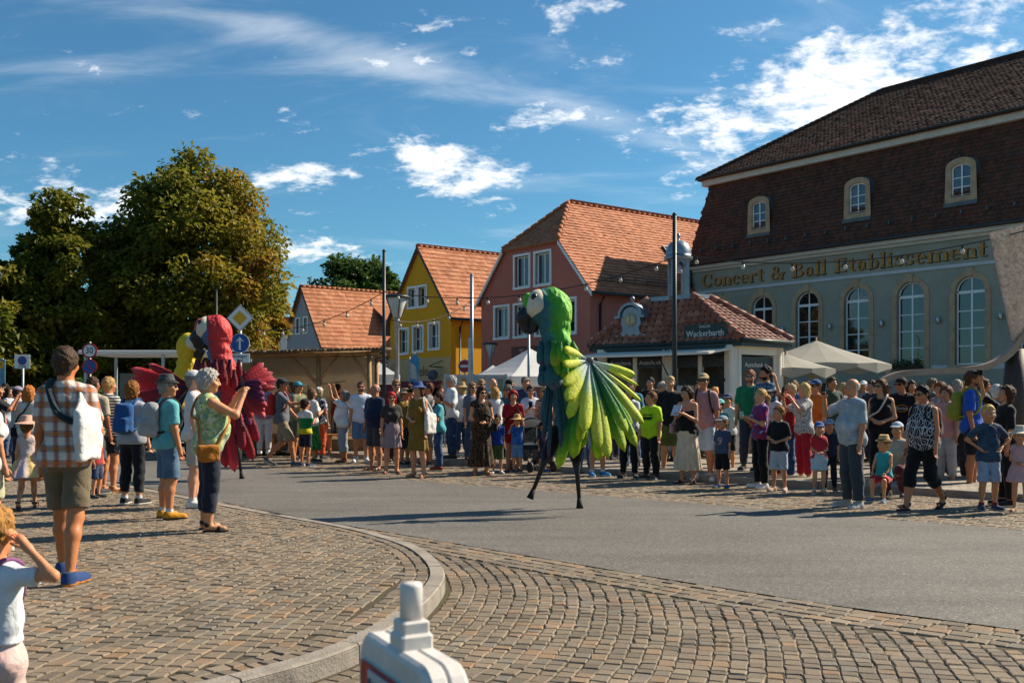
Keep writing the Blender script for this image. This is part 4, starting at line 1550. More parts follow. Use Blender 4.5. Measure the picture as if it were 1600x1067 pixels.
# platform and cupola
mb = MB()
mb.prismz([((p.x + 0.24) * 1.12 - 0.24, (p.y - 0.05) * 1.12 + 0.05) for p in PP], PT - 0.02, PT + 0.09)
mb.build('roof_platform', m_zinc, kiosk)
cup = empty('cupola', (-0.26, 0.05, PT + 0.09))
cup.parent = kiosk
cup.scale = (1, 1, 1)
mb = MB()
rr = 0.25
for q in range(4):
    a = q * PI / 2 + 0.9
    mb.box(rr * math.cos(a) - 0.05, rr * math.sin(a) - 0.05, 0, rr * math.cos(a) + 0.05, rr * math.sin(a) + 0.05, 0.95)
    b = a + PI / 2
    P0, P1 = Vector((rr * math.cos(a), rr * math.sin(a))), Vector((rr * math.cos(b), rr * math.sin(b)))
    e = P1 - P0
    th_ = math.atan2(e.y, e.x)
    mm = Matrix.Translation((P0.x, P0.y, 0)) @ Matrix.Rotation(th_, 4, 'Z')
    L = e.length
    k = 10
    for j in range(k):
        x0, x1 = 0.05 + (L - 0.1) * j / k, 0.05 + (L - 0.1) * (j + 1) / k
        z0 = 0.72 + 0.16 * math.sin(PI * (j + 0.5) / k)
        mb.box(x0, -0.025, z0, x1, 0.025, 0.95, mat=mm)
mb.build('arcade', m_zinc, cup)
mb = MB()
mb.lathe([(0.01, 0.94), (0.36, 0.94), (0.37, 1.02), (0.33, 1.04), (0.33, 1.10), (0.31, 1.24), (0.24, 1.36), (0.14, 1.43), (0.03, 1.46), (0.03, 1.52), (0.06, 1.55), (0.04, 1.60), (0.005, 1.64)], n=20)
mb.build('dome', m_zinc, cup)
mb = MB()
mb.lathe([(0.02, 0.60), (0.11, 0.62), (0.085, 0.70), (0.07, 0.80), (0.02, 0.84), (0.012, 0.94)], n=14)
mb.build('bell', M('white_bell', (0.55, 0.57, 0.6), 0.4), cup)
# clock gable on the left roof slope
m, L = on_face(0, 1.0)
m = m @ Matrix.Translation((L / 2 + 0.06, 0.10, EV + 0.02))
mb = MB()
out = [(-0.46, 0), (0.46, 0), (0.46, 0.22), (0.33, 0.24)]
out += [(0.33 - 0.10 * math.sin(t * PI), 0.24 + 0.30 * t) for t in (0.3, 0.6, 0.9)]
out += [(0.27 * math.cos(PI * t / 8), 0.68 + 0.27 * math.sin(PI * t / 8)) for t in range(9)]
out += [(-0.33 + 0.10 * math.sin(t * PI), 0.24 + 0.30 * t) for t in (0.9, 0.6, 0.3)]
out += [(-0.33, 0.24), (-0.46, 0.22)]
n = len(out)
vs = [m @ Vector((x, 0, z)) for x, z in out] + [m @ Vector((x, 0.30, z)) for x, z in out]
mb.add(vs, [tuple(range(n)), tuple(range(2 * n - 1, n - 1, -1))] + [((i + 1) % n, i, n + i, n + (i + 1) % n) for i in range(n)])
for t in range(10):
    a0, a1 = PI * t / 10, PI * (t + 1) / 10
    q = [(r * math.cos(a), 0.70 + r * math.sin(a)) for r, a in ((0.29, a0), (0.36, a0), (0.36, a1), (0.29, a1))]
    vs = [m @ Vector((x, -0.06, z)) for x, z in q] + [m @ Vector((x, 0.34, z)) for x, z in q]
    mb.add(vs, [(0, 1, 2, 3), (7, 6, 5, 4), (0, 4, 5, 1), (1, 5, 6, 2), (2, 6, 7, 3), (3, 7, 4, 0)])
mb.box(-0.44, -0.08, 0.66, -0.28, 0.34, 0.72, mat=m)
mb.box(0.28, -0.08, 0.66, 0.44, 0.34, 0.72, mat=m)
ck = mb.build('clock_gable', m_zinc, kiosk)
mb = MB()
c0 = m @ Vector((0, 0.1, 1.03))
mb.lathe([(0.02, 0), (0.05, 0.03), (0.02, 0.07), (0.06, 0.11), (0.06, 0.15), (0.01, 0.20)], tuple(c0), 10)
mb.build('finial', m_zinc, ck)
mb = MB()
mb.lathe([(0.005, 0), (0.17, 0), (0.175, 0.02), (0.005, 0.025)], n=24)
cf = mb.build('clock_face', M('cream_dial', (0.55, 0.47, 0.28), 0.5, 0.05), ck)
cf.matrix_local = m @ Matrix.Translation((0, -0.002, 0.62)) @ Matrix.Rotation(PI / 2, 4, 'X')
mb = MB()
mb.box(-0.008, 0.0, 0.026, 0.008, 0.14, 0.03)
mb.box(-0.01, -0.09, 0.0305, 0.01, 0.0, 0.033)
for q in range(12):
    a = q * PI / 6
    mb.box(0.14 * math.cos(a) - 0.008, 0.14 * math.sin(a) - 0.008, 0.026, 0.14 * math.cos(a) + 0.008, 0.14 * math.sin(a) + 0.008, 0.029)
mb.build('clock_hand', m_iron, cf)
# name board on the front slope
m, L = on_face(1, 1.0)
mb = MB()
mb.box(L / 2 - 0.60, 0.02, EV + 0.02, L / 2 + 0.72, 0.06, EV + 0.40, mat=m)
nb = mb.build('name_board', m_kgreen, kiosk)
for body, sz, zz in (('SCHLOSS', 0.085, 0.325), ('Wackerbarth', 0.215, 0.16)):
    t = text_mesh('board_text', body, sz, 0.003, m_text, nb, (0, 0, 0), (0, 0, 0))
    t.matrix_local = m @ Matrix.Translation((L / 2 + 0.06, 0.014, EV + 0.02 + zz)) @ Matrix.Rotation(PI / 2, 4, 'X')

# ------------------------------------------------------------------ masts, lamps, strings of bulbs
m_mast = M('dark_green_mast', (0.018, 0.026, 0.026), 0.45, 0.15, 5, 0.05)
m_galv = M('galvanised_steel', (0.42, 0.44, 0.45), 0.45, 0.12, 6, 0.06, metal=0.5)


def mast(px, ytop, Y, r, label, mat=m_mast):
    x, y, z = W(px, ytop, Y)
    o = empty('mast', (x, y, PLAZA_Z), 0, label, 'mast')
    mb = MB()
    mb.tube([(0, 0, 0), (0, 0, z - PLAZA_Z)], [r, r * 0.8], 10)
    mb.build('pole', mat, o)
    mb = MB()
    mb.lathe([(r * 2.2, 0), (r * 2.2, 0.05), (r * 1.3, 0.12), (r * 1.05, 0.3)], n=12)
    mb.build('base', mat, o)
    mb = MB()
    mb.lathe([(r * 0.9, 0), (r * 0.95, 0.03), (r * 0.3, 0.06)], (0, 0, z - PLAZA_Z - 0.02), n=10)
    mb.build('cap', mat, o)
    return o, z


mast(1054, 335, 21.0, 0.055, 'tall dark mast standing in front of the drinks kiosk')
mast(600, 392, 24.0, 0.05, 'slim dark green mast rising beside the street lantern')
mast(338, 455, 34.0, 0.045, 'thin dark mast against the chestnut tree above the red parrot')
o, z = mast(737, 430, 28.0, 0.062, 'pale steel mast in front of the yellow house side', m_zinc)
mb = MB()
mb.box(-0.10, -0.06, 0.0, 0.0, -0.03, 3.0, ch=0.01)
mb.build('cable_trunk', m_galv, o)
mast(826, 507, 27.0, 0.045, 'short steel mast under the green parrot beak', m_zinc)


def lantern(px, ytop, Y, label):
    x, y, z = W(px, ytop, Y)
    h = z - PLAZA_Z
    o = empty('street_lantern', (x, y, PLAZA_Z), 0, label, 'street lamp', 'lanterns on the square')
    mb = MB()
    mb.lathe([(0.11, 0), (0.11, 0.5), (0.07, 0.6), (0.06, h - 0.72), (0.08, h - 0.70), (0.07, h - 0.62)], n=12)
    mb.build('post', m_galv, o)
    mb = MB()
    mb.lathe([(0.10, h - 0.62), (0.115, h - 0.58), (0.27, h - 0.10), (0.265, h - 0.09)], n=16)
    g = M('frosted_lamp_glass', (0.55, 0.52, 0.47), 0.15, 0.1, 4, 0.05)
    mb.build('lamp_glass', g, o)
    mb = MB()
    mb.lathe([(0.33, h - 0.10), (0.34, h - 0.06), (0.28, h - 0.01), (0.06, h)], n=16)
    for q in range(4):
        a = q * PI / 2 + 0.4
        mb.tube([(0.12 * math.cos(a), 0.12 * math.sin(a), h - 0.60), (0.285 * math.cos(a), 0.285 * math.sin(a), h - 0.09)], 0.012, 5)
    mb.build('lamp_cap', m_gutter, o)
    return o


lantern(620, 460, 26.0, 'large street lantern with pale glass in front of the yellow house')
lantern(766, 535, 44.0, 'small distant street lantern at the corner of the red house')
m_bulb = M('bulb_glass', (0.55, 0.50, 0.42), 0.1, 0.03)


def bulb_string(pa, pb, sag, n, label, r=0.011):
    A, B = Vector(W(*pa)), Vector(W(*pb))
    o = empty('bulb_string', tuple(A), 0, label, 'string lights', 'strings of bulbs over the square')
    pts = []
    for i in range(41):
        t = i / 40
        p = A.lerp(B, t) - A
        p.z -= sag * 4 * t * (1 - t)
        pts.append(p)
    mb = MB()
    mb.tube(pts, r, 5)
    mb.build('cable', m_iron, o)
    for k in range(n):
        t = (k + 0.5) / n
        p = A.lerp(B, t) - A
        p.z -= sag * 4 * t * (1 - t)
        mb = MB()
        mb.lathe([(0.018, -0.07), (0.022, 0.0)], tuple(p), 8)
        s = mb.build('bulb_socket', m_iron, o)
        mb = MB()
        mb.lathe([(0.004, -0.155), (0.030, -0.145), (0.042, -0.115), (0.034, -0.085), (0.018, -0.065)], tuple(p), 10)
        mb.build('bulb', m_bulb, s)


bulb_string((600, 455, 24.0), (1054, 402, 21.0), 0.45, 9, 'bulb string sagging between the green mast and the kiosk mast')
bulb_string((1054, 396, 21.0), (1660, 345, 16.5), 0.42, 7, 'bulb string running across the hall lettering')
bulb_string((398, 515, 29.0), (600, 456, 24.0), 0.30, 6, 'bulb string in front of the grey house roof')
bulb_string((612, 500, 25.8), (737, 470, 28.0), 0.25, 5, 'short bulb string across the upper yellow gable')

# ------------------------------------------------------------------ traffic signs
m_swhite = M('sign_white', (0.75, 0.75, 0.72), 0.4, 0.04)
m_sred = M('sign_red', (0.42, 0.02, 0.025), 0.4, 0.06)
m_sblue = M('sign_blue', (0.015, 0.08, 0.30), 0.4, 0.06)
m_syel = M('sign_yellow', (0.72, 0.36, 0.01), 0.4, 0.04)
m_sback = M('sign_back', (0.16, 0.17, 0.17), 0.6, 0.1, metal=0.3)
m_sblack = M('sign_black', (0.02, 0.02, 0.02), 0.6)


def disc(mb, r, y, th, mi=0, c=(0, 0), n=28):
    mb.prism([(c[0] + r * math.cos(2 * PI * i / n), c[1] + r * math.sin(2 * PI * i / n)) for i in range(n)], y - th, y, mi)


def post(o, z, r=0.03):
    mb = MB()
    mb.tube([(0, 0.035, -o.location.z + PLAZA_Z), (0, 0.035, z)], r, 10)
    return mb.build('post', m_galv, o)


def sign_root(px, py, Y, label, rz=0.0):
    x, y, z = W(px, py, Y)
    return empty('traffic_sign', (x, y, z), rz, label, 'traffic sign')


def no_entry(px, py, Y, r, label):
    o = sign_root(px, py, Y, label)
    post(o, r * 1.1)
    mb = MB(); disc(mb, r, 0, 0.015)
    p = mb.build('sign_plate', m_swhite, o)
    mb = MB(); disc(mb, r * 0.95, -0.016, 0.003)
    mb.build('red_disc', m_sred, p)
    mb = MB(); mb.box(-r * 0.7, -0.024, -r * 0.17, r * 0.7, -0.0195, r * 0.17)
    mb.build('white_bar', m_swhite, p)


no_entry(598, 570, 43, 0.28, 'round red no-entry sign left of the yellow house')
no_entry(726, 572, 43, 0.28, 'round red no-entry sign half behind the pale steel mast')
o = sign_root(140, 548, 28, 'speed limit 30 sign above a blue no-stopping disc by the trees')
post(o, 0.26, 0.028)
mb = MB(); disc(mb, 0.215, 0, 0.012); p = mb.build('sign_plate', m_sred, o)
mb = MB(); disc(mb, 0.165, -0.013, 0.003); mb.build('white_disc', m_swhite, p)
text_mesh('sign_number', '30', 0.25, 0.002, m_sblack, p, (0, -0.02, 0), R90, sx=0.9)
mb = MB(); disc(mb, 0.215, 0, 0.012, c=(0, -0.445)); p = mb.build('sign_plate', m_sred, o)
mb = MB(); disc(mb, 0.175, -0.013, 0.003, c=(0, -0.445)); mb.build('blue_disc', m_sblue, p)
mb = MB()
mt = Matrix.Translation((0, 0, -0.445)) @ Matrix.Rotation(PI / 4, 4, 'Y')
mb.box(-0.19, -0.021, -0.022, 0.19, -0.0165, 0.022, mat=mt); mb.build('red_stripe', m_sred, p)
o = sign_root(35, 565, 30, 'square white parking-zone sign with blue disc at the left')
post(o, 0.2, 0.03)
mb = MB(); mb.box(-0.235, -0.012, -0.21, 0.235, 0, 0.21, ch=0.004); p = mb.build('sign_plate', m_swhite, o)
mb = MB(); disc(mb, 0.135, -0.013, 0.003, c=(0, 0.03)); mb.build('red_disc', m_sred, p)
mb = MB(); disc(mb, 0.110, -0.0165, 0.003, c=(0, 0.03)); mb.build('blue_disc', m_sblue, p)
text_mesh('sign_text', 'ZONE', 0.09, 0.002, m_sblack, p, (0, -0.016, -0.15), R90)
o = sign_root(375, 497, 22, 'yellow priority diamond with blue arrow disc and Anlieger frei plate')
post(o, 0.22, 0.03)
mb = MB()
dm = lambda r, y0, y1: mb.prism([(-r, 0), (0, -r), (r, 0), (0, r)], y0, y1)
dm(0.305, -0.012, 0); p = mb.build('diamond_plate', m_swhite, o)
mb = MB(); dm(0.165, -0.016, -0.0125); mb.build('yellow_diamond', m_syel, p)
mb = MB()
for i in range(4):
    a0, a1 = i * PI / 2, (i + 1) * PI / 2
    mb.prism([(r * math.cos(a), r * math.sin(a)) for r, a in ((0.283, a0), (0.300, a0), (0.300, a1), (0.283, a1))], -0.0155, -0.0125)
mb.build('black_line', m_sblack, p)
mb = MB(); disc(mb, 0.215, 0, 0.012, c=(0, -0.555)); p = mb.build('arrow_plate', m_swhite, o)
mb = MB(); disc(mb, 0.205, -0.013, 0.003, c=(0, -0.555)); mb.build('blue_disc', m_sblue, p)
mb = MB(); mb.box(-0.022, -0.0215, -0.70, 0.022, -0.017, -0.46)
mb.prism([(-0.085, -0.515), (-0.055, -0.515), (0, -0.455), (0.055, -0.515), (0.085, -0.515), (0.0, -0.415)], -0.0220, -0.0172)
mb.build('white_arrow', m_swhite, p)
mb = MB(); mb.box(-0.215, -0.012, -0.985, 0.215, 0, -0.785, ch=0.003); p = mb.build('text_plate', m_swhite, o)
text_mesh('sign_text', 'Anlieger', 0.098, 0.002, m_sblack, p, (0, -0.016, -0.845), R90)
text_mesh('sign_text', 'frei', 0.098, 0.002, m_sblack, p, (0, -0.016, -0.935), R90)
# stop post at the left edge, seen from behind, and the bus stop flag
o = sign_root(-9, 430, 13, 'backs of grey signs on a post cut off by the left edge')
post(o, 0.25, 0.03)
for zz, hh in ((0.0, 0.16), (-0.6, 0.13), (-0.95, 0.15)):
    mb = MB()
    if zz == 0:
        mb.prism([(-0.2, zz + hh), (0.0, zz + hh), (0.10, zz), (0.0, zz - hh), (-0.2, zz - hh)], 0.0, 0.012)
    else:
        disc(mb, hh, 0.012, 0.012, c=(-0.06, zz)) if zz > -0.9 else mb.box(-0.2, 0, zz - hh, 0.055, 0.012, zz + hh)
    mb.build('sign_plate', m_sback, o)
    mb = MB(); mb.box(-0.05, -0.035, zz - 0.02, 0.04, -0.001, zz + 0.03); mb.build('clamp', m_galv, o)
o = sign_root(3, 578, 26, 'yellow and green bus stop flag on a blue panel at left edge')
post(o, 0.3, 0.03)
mb = MB(); mb.box(-0.3, -0.02, -0.4, 0.09, 0, 0.28); p = mb.build('stop_panel', M('pale_blue_panel', (0.12, 0.25, 0.36), 0.5), o)
mb = MB(); disc(mb, 0.11, -0.021, 0.004, c=(-0.04, 0.14)); mb.build('yellow_disc', m_syel, p)
text_mesh('stop_letter', 'H', 0.15, 0.002, M('bus_green', (0.02, 0.2, 0.08)), p, (-0.04, -0.03, 0.14), R90)


# ------------------------------------------------------------------ stalls, tents, parasols
m_canvas = backlit(M('white_canvas', (0.66, 0.66, 0.66), 0.8, 0.05, 2, 0.1), 0.3)
m_beige = backlit(M('beige_canvas', (0.42, 0.40, 0.34), 0.85, 0.06, 1.5, 0.15), 0.3)
m_log = M('peeled_log', (0.36, 0.22, 0.10), 0.75, 0.2, 6, 0.2)
m_reed = M('brown_reed', (0.13, 0.085, 0.045), 0.9, 0.3, 12, 0.3)


def tent(px, Y, wid, ez, az, label, rz=0.3, mat=m_canvas, text=None):
    x = (px - 800) / FPX * Y
    o = empty('market_tent', (x, Y, PLAZA_Z), rz, label, 'tent')
    h = wid / 2
    mb = MB()
    n = 6
    vs, fs = [], []
    ring = []
    for s in range(4):
        a = [(-h, -h), (h, -h), (h, h), (-h, h)][s]
        b = [(-h, -h), (h, -h), (h, h), (-h, h)][(s + 1) % 4]
        for k in range(n):
            ring.append((a[0] + (b[0] - a[0]) * k / n, a[1] + (b[1] - a[1]) * k / n))
    lv = 5
    for q in range(lv + 1):
        t = q / lv
        for (rx, ry) in ring:
            f = 1 - t
            vs.append((rx * f, ry * f, ez + (az - ez) * (t ** 1.25)))
    m_ = len(ring)
    for q in range(lv):
        for k in range(m_):
            fs.append((q * m_ + k, q * m_ + (k + 1) % m_, (q + 1) * m_ + (k + 1) % m_, (q + 1) * m_ + k))
    mb.add(vs, fs)
    mb.build('canopy', mat, o)
    mb = MB()
    for s in range(4):
        a = [(-h, -h), (h, -h), (h, h), (-h, h)][s]
        b = [(-h, -h), (h, -h), (h, h), (-h, h)][(s + 1) % 4]
        mb.add([(a[0], a[1], ez), (b[0], b[1], ez), (b[0], b[1], ez - 0.28), (a[0], a[1], ez - 0.28)], [(0, 1, 2, 3)])
    va = mb.build('valance', mat, o)
    if text:
        text_mesh('valance_text', text, 0.17, 0.002, m_sblack, va, (0, -h - 0.012, ez - 0.15), R90)
    for (a, b) in ((-h, -h), (h, -h), (h, h), (-h, h)):
        mb = MB()
        mb.tube([(a * 0.98, b * 0.98, 0), (a * 0.98, b * 0.98, ez)], 0.025, 6)
        mb.build('leg', m_galv, o)
    return o


tent(576, 31, 1.9, 2.02, 2.70, 'white pop-up tent just right of the reed-roofed stage', 0.12, text='Handwerk')
tent(828, 31, 2.9, 1.95, 2.85, 'white pop-up tent in front of the red house arch', 0.5)
tent(770, 40, 2.4, 1.9, 2.6, 'small pale tent half hidden behind the information boards', 0.2)


def parasol(px, Y, r, rim, top, label):
    x = (px - 800) / FPX * Y
    o = empty('parasol', (x, Y, PLAZA_Z), 0.25, label, 'parasol', 'beige parasols by the hall')
    n = 8
    mb = MB()
    vs = [(0, 0, top)]
    fs = []
    for q, t in enumerate((0.3, 0.65, 1.0)):
        for k in range(2 * n):
            a = PI * k / n
            rr_ = r * t * (1.0 if k % 2 == 0 else 0.955)
            vs.append((rr_ * math.cos(a), rr_ * math.sin(a), top + (rim - top) * t ** 0.9 + (0 if k % 2 == 0 else 0.03 * t)))
    for k in range(2 * n):
        fs.append((0, 1 + k, 1 + (k + 1) % (2 * n)))
    for q in range(2):
        for k in range(2 * n):
            fs.append((1 + q * 2 * n + k, 1 + (q + 1) * 2 * n + k, 1 + (q + 1) * 2 * n + (k + 1) % (2 * n), 1 + q * 2 * n + (k + 1) % (2 * n)))
    mb.add(vs, fs)
    mb.build('canopy', m_beige, o)
    mb = MB()
    for k in range(n):
        a, b = 2 * PI * k / n, 2 * PI * (k + 1) / n
        m_ = (a + b) / 2
        P = [(r * math.cos(a), r * math.sin(a)), (r * 0.955 * math.cos(m_), r * 0.955 * math.sin(m_)), (r * math.cos(b), r * math.sin(b))]
        zs = [rim, rim + 0.03, rim]
        dr = [0.10, 0.27, 0.10]
        mb.add([(p[0], p[1], z) for p, z in zip(P, zs)] + [(p[0], p[1], z - d) for p, z, d in zip(P, zs, dr)], [(0, 1, 4, 3), (1, 2, 5, 4)])
    mb.build('valance', m_beige, o)
    mb = MB()
    mb.tube([(0, 0, 0), (0, 0, top + 0.08)], 0.03, 8)
    mb.build('pole', m_log, o)
    for k in range(n):
        a = 2 * PI * k / n
        mb = MB()
        mb.tube([(0, 0, top - 0.08), (r * 0.97 * math.cos(a), r * 0.97 * math.sin(a), rim - 0.03)], 0.012, 5)
        mb.build('rib', m_log, o)


parasol(1275, 27.0, 1.95, 2.20, 2.88, 'large beige parasol open between the kiosk and the hall')
parasol(1228, 25.6, 1.25, 2.05, 2.45, 'smaller beige parasol close against the kiosk')

# reed-roofed stage
ST = empty('reed_stage', (-5.35, 26.0, PLAZA_Z), 0.06, 'open timber stage with reed roof and beige cloth back wall', 'stage')
mb = MB(); mb.box(-1.75, -1.2, 0.0, 1.75, 1.6, 0.30); mb.build('deck', m_kwood, ST)
mb = MB(); mb.box(-1.7, 1.45, 0.3, 1.7, 1.5, 2.45); mb.build('back_cloth', backlit(M('cream_cloth', (0.62, 0.53, 0.40), 0.85, 0.06)), ST)
mb = MB(); mb.box(-1.72, -1.1, 0.3, -1.68, 1.45, 2.3); mb.build('side_cloth', M('cream_cloth', (0.6, 0.5, 0.4)), ST)
for x, y in ((-1.65, -1.15), (0.45, -1.15), (1.70, -1.15), (1.70, 1.45), (-1.65, 1.52)):
    mb = MB(); mb.tube([(x, y, 0), (x + rs.uniform(-0.02, 0.02), y, 1.2), (x, y, 2.42)], [0.07, 0.06, 0.055], 8); mb.build('log_post', m_log, ST)
for a, b in (((0.45, -1.15, 1.75), (0.95, -1.15, 2.38)), ((0.45, -1.15, 1.65), (-0.25, -1.15, 2.38)), ((1.70, -1.15, 1.75), (1.30, -1.15, 2.38))):
    mb = MB(); mb.tube([a, b], 0.045, 7); mb.build('log_brace', m_log, ST)
for y, z in ((-1.15, 2.44), (1.5, 2.50)):
    mb = MB(); mb.tube([(-1.95, y, z - 0.06), (1.95, y, z + 0.03)], 0.06, 8); mb.build('log_beam', m_log, ST)
for i in range(46):
    mb = MB()
    x = -2.05 + i * 0.091
    mb.tube([(x + rs.uniform(-0.02, 0.02), -2.0 + rs.uniform(-0.12, 0.12), 2.46 + x * 0.03), (x, 1.8, 2.62 + x * 0.03 + rs.uniform(-0.01, 0.03))], 0.043, 6)
    mb.build('reed_bundle', m_reed, ST)
for mx in (0.15, 0.75):
    s = empty('microphone_stand', (-5.35 + mx, 25.4, PLAZA_Z + 0.3), 0, 'black microphone stand on the reed stage, %s' % ('left one' if mx < 0.5 else 'right one'), 'mic stand')
    mb = MB(); mb.tube([(0, 0, 0), (0, 0, 1.35)], 0.012, 6); mb.tube([(-0.25, 0, 1.22 if mx < 0.5 else 1.38), (0.35, 0, 1.45 if mx > 0.5 else 1.0)], 0.010, 6); mb.build('boom', m_iron, s)
    mb = MB()
    for q in range(3):
        a = q * 2.1
        mb.tube([(0, 0, 0.1), (0.3 * math.cos(a), 0.3 * math.sin(a), 0.0)], 0.01, 5)
    mb.build('tripod', m_iron, s)
    mb = MB(); mb.lathe([(0.012, 0), (0.02, 0.1), (0.03, 0.12), (0.02, 0.16)], (-0.27, 0, 1.2 if mx < 0.5 else 1.36), 8); mb.build('microphone', m_iron, s)
for k, (bx, by) in enumerate(((-5.3, 24.2), (-3.9, 24.0), (-6.9, 24.5))):
    b = empty('beer_bench', (bx, by, PLAZA_Z), 0.05, 'orange wooden bench before the stage, %s' % ('in the middle', 'at its right corner', 'at its left end')[k], 'bench', 'benches before the stage')
    mb = MB(); mb.box(-0.7, -0.13, 0.42, 0.7, 0.13, 0.46, ch=0.008); mb.build('seat', M('orange_wood', (0.42, 0.17, 0.05), 0.5), b)
    for x in (-0.5, 0.5):
        mb = MB(); mb.box(x - 0.03, -0.12, 0, x + 0.03, -0.08, 0.42); mb.box(x - 0.03, 0.08, 0, x + 0.03, 0.12, 0.42); mb.box(x - 0.03, -0.08, 0.08, x + 0.03, 0.08, 0.12); mb.build('leg', M('orange_wood', (0.42, 0.17, 0.05)), b)
# flat-roofed market stall under the trees
SL = empty('market_stall', (-10.2, 31.0, PLAZA_Z), 0.02, 'long market stall with thin white flat roof under the trees', 'stall')
mb = MB(); mb.box(-2.8, -1.2, 2.62, 2.5, 1.5, 2.74, ch=0.02); mb.build('roof', m_canvas, SL)
for x in (-2.6, -0.3, 2.3):
    for y in (-1.1, 1.3):
        mb = MB(); mb.box(x - 0.04, y - 0.04, 0, x + 0.04, y + 0.04, 2.62); mb.build('post', m_galv, SL)
mb = MB(); mb.box(-2.5, -0.9, 0, 2.2, -0.5, 0.95); mb.build('counter', m_kwood, SL)
for i in range(9):
    mb = MB(); mb.box(-2.45 + i * 0.52, 1.2, 0.0, -1.97 + i * 0.52, 1.25, 2.1); mb.build('back_panel', M('grey_panel', (0.20, 0.21, 0.19), 0.8, 0.15, 2), SL)

# information boards
for px, w, lab, cols in ((714, 0.62, 'glazed information board with orange strip beside white-haired man', ((0.6, 0.25, 0.03), (0.35, 0.4, 0.45))), (765, 0.86, 'wider glazed information board behind the sunglasses crowd', ((0.2, 0.28, 0.2), (0.35, 0.4, 0.42)))):
    Y = 27.5
    o = empty('information_board', ((px - 800) / FPX * Y, Y, PLAZA_Z), 0.1, lab, 'board')
    mb = MB()
    mb.box(-w / 2 - 0.05, -0.05, 0, -w / 2, 0.05, 1.98); mb.box(w / 2, -0.05, 0, w / 2 + 0.05, 0.05, 1.98)
    mb.build('post', m_galv, o)
    mb = MB(); mb.box(-w / 2, -0.04, 1.88, w / 2, 0.06, 1.96); mb.build('frame', m_galv, o)
    mb = MB(); mb.box(-w / 2, -0.04, 0.62, w / 2, 0.06, 0.70); mb.build('frame', m_galv, o)
    mb = MB(); mb.box(-w / 2, 0.0, 0.70, w / 2, 0.04, 1.88); p = mb.build('poster', M('poster_print_%d' % px, cols[1], 0.5, 0.5, 5, 0, col2=(0.5, 0.5, 0.45)), o)
    mb = MB(); mb.box(w / 2 - 0.2, -0.004, 0.75, w / 2 - 0.06, -0.001, 1.85); mb.build('print_strip', M('print_%d' % px, cols[0], 0.5), p)


# feather flags
def flag(px, py0, py1, Y, wid, mat, label, mat2=None):
    x, y, z1 = W(px, py0, Y)
    z0 = W(px, py1, Y)[2]
    o = empty('feather_flag', (x, y, PLAZA_Z), 0, label, 'flag')
    mb = MB()
    mb.tube([(-wid / 2, 0, 0), (-wid / 2, 0, z1 - 0.3), (-wid / 4, 0, z1 - 0.12), (wid * 0.1, 0, z1 - PLAZA_Z)], 0.015, 6)
    mb.build('pole', m_galv, o)
    out = [(-wid / 2, z0), (wid * 0.35, z0 - 0.05), (wid / 2, z0 + (z1 - z0) * 0.5), (wid / 2, z1 - 0.25), (wid * 0.3, z1 - 0.08), (wid * 0.1, z1), (-wid * 0.25, z1 - 0.10), (-wid / 2, z1 - 0.3)]
    mb = MB()
    mb.prism([(a, b - PLAZA_Z) for a, b in out], -0.006, 0.006)
    c = mb.build('flag_cloth', mat, o)
    if mat2:
        mb = MB()
        mb.prism([(-wid * 0.42, z0 + 0.1 - PLAZA_Z), (wid * 0.3, z0 + 0.1 - PLAZA_Z), (wid * 0.1, z0 + 0.45 * (z1 - z0)), (-wid * 0.42, z0 + 0.6 * (z1 - z0))], -0.010, -0.0065)
        mb.build('flag_print', mat2, c)


flag(443, 523, 548, 40, 0.28, m_canvas, 'white feather flag poking up behind the reed stage')
flag(577, 560, 590, 40, 0.26, m_canvas, 'white feather flag left of the no-entry sign')
flag(648, 552, 596, 40, 0.40, M('flag_blue', (0.05, 0.22, 0.42), 0.7), 'blue feather flag in front of the yellow shopfront', M('flag_print_grey', (0.4, 0.38, 0.36), 0.7))

# bronze sculpture at the right edge
SX, SY = W(1590, 617, 17.0)[0], 17.0
sc_ = empty('bronze_sculpture', (SX, SY, PLAZA_Z), 0, 'shimmering bronze fin sculpture with curved arm at the right edge', 'sculpture')


def bronze():
    m = bpy.data.materials.new('hammered_bronze')
    m.use_nodes = True
    nt = NT(m.node_tree)
    b = m.node_tree.nodes['Principled BSDF']
    co = nt.n('TexCoord').outputs['Object']
    n1 = nt.n('TexNoise', {'Vector': co, 'Scale': 7.0, 'Detail': 4.0, 'Distortion': 2.5}).outputs[0]
    n2 = nt.n('TexNoise', {'Vector': co, 'Scale': 16.0, 'Detail': 3.0, 'Distortion': 1.5}).outputs[0]
    c = nt.ramp(n1, [(0.3, (0.36, 0.29, 0.24)), (0.5, (0.58, 0.49, 0.42)), (0.7, (0.74, 0.68, 0.62))])
    m.node_tree.links.new(c, b.inputs['Base Color'])
    b.inputs['Metallic'].default_value = 0.35
    b.inputs['Roughness'].default_value = 0.36
    bp = nt.n('Bump', {'Height': n2, 'Strength': 0.7, 'Distance': 0.06})
    m.node_tree.links.new(bp.outputs[0], b.inputs['Normal'])
    return backlit(m, 0.5)


def rel(px, py):
    p = W(px, py, SY)
    return p[0] - SX, p[2] - PLAZA_Z


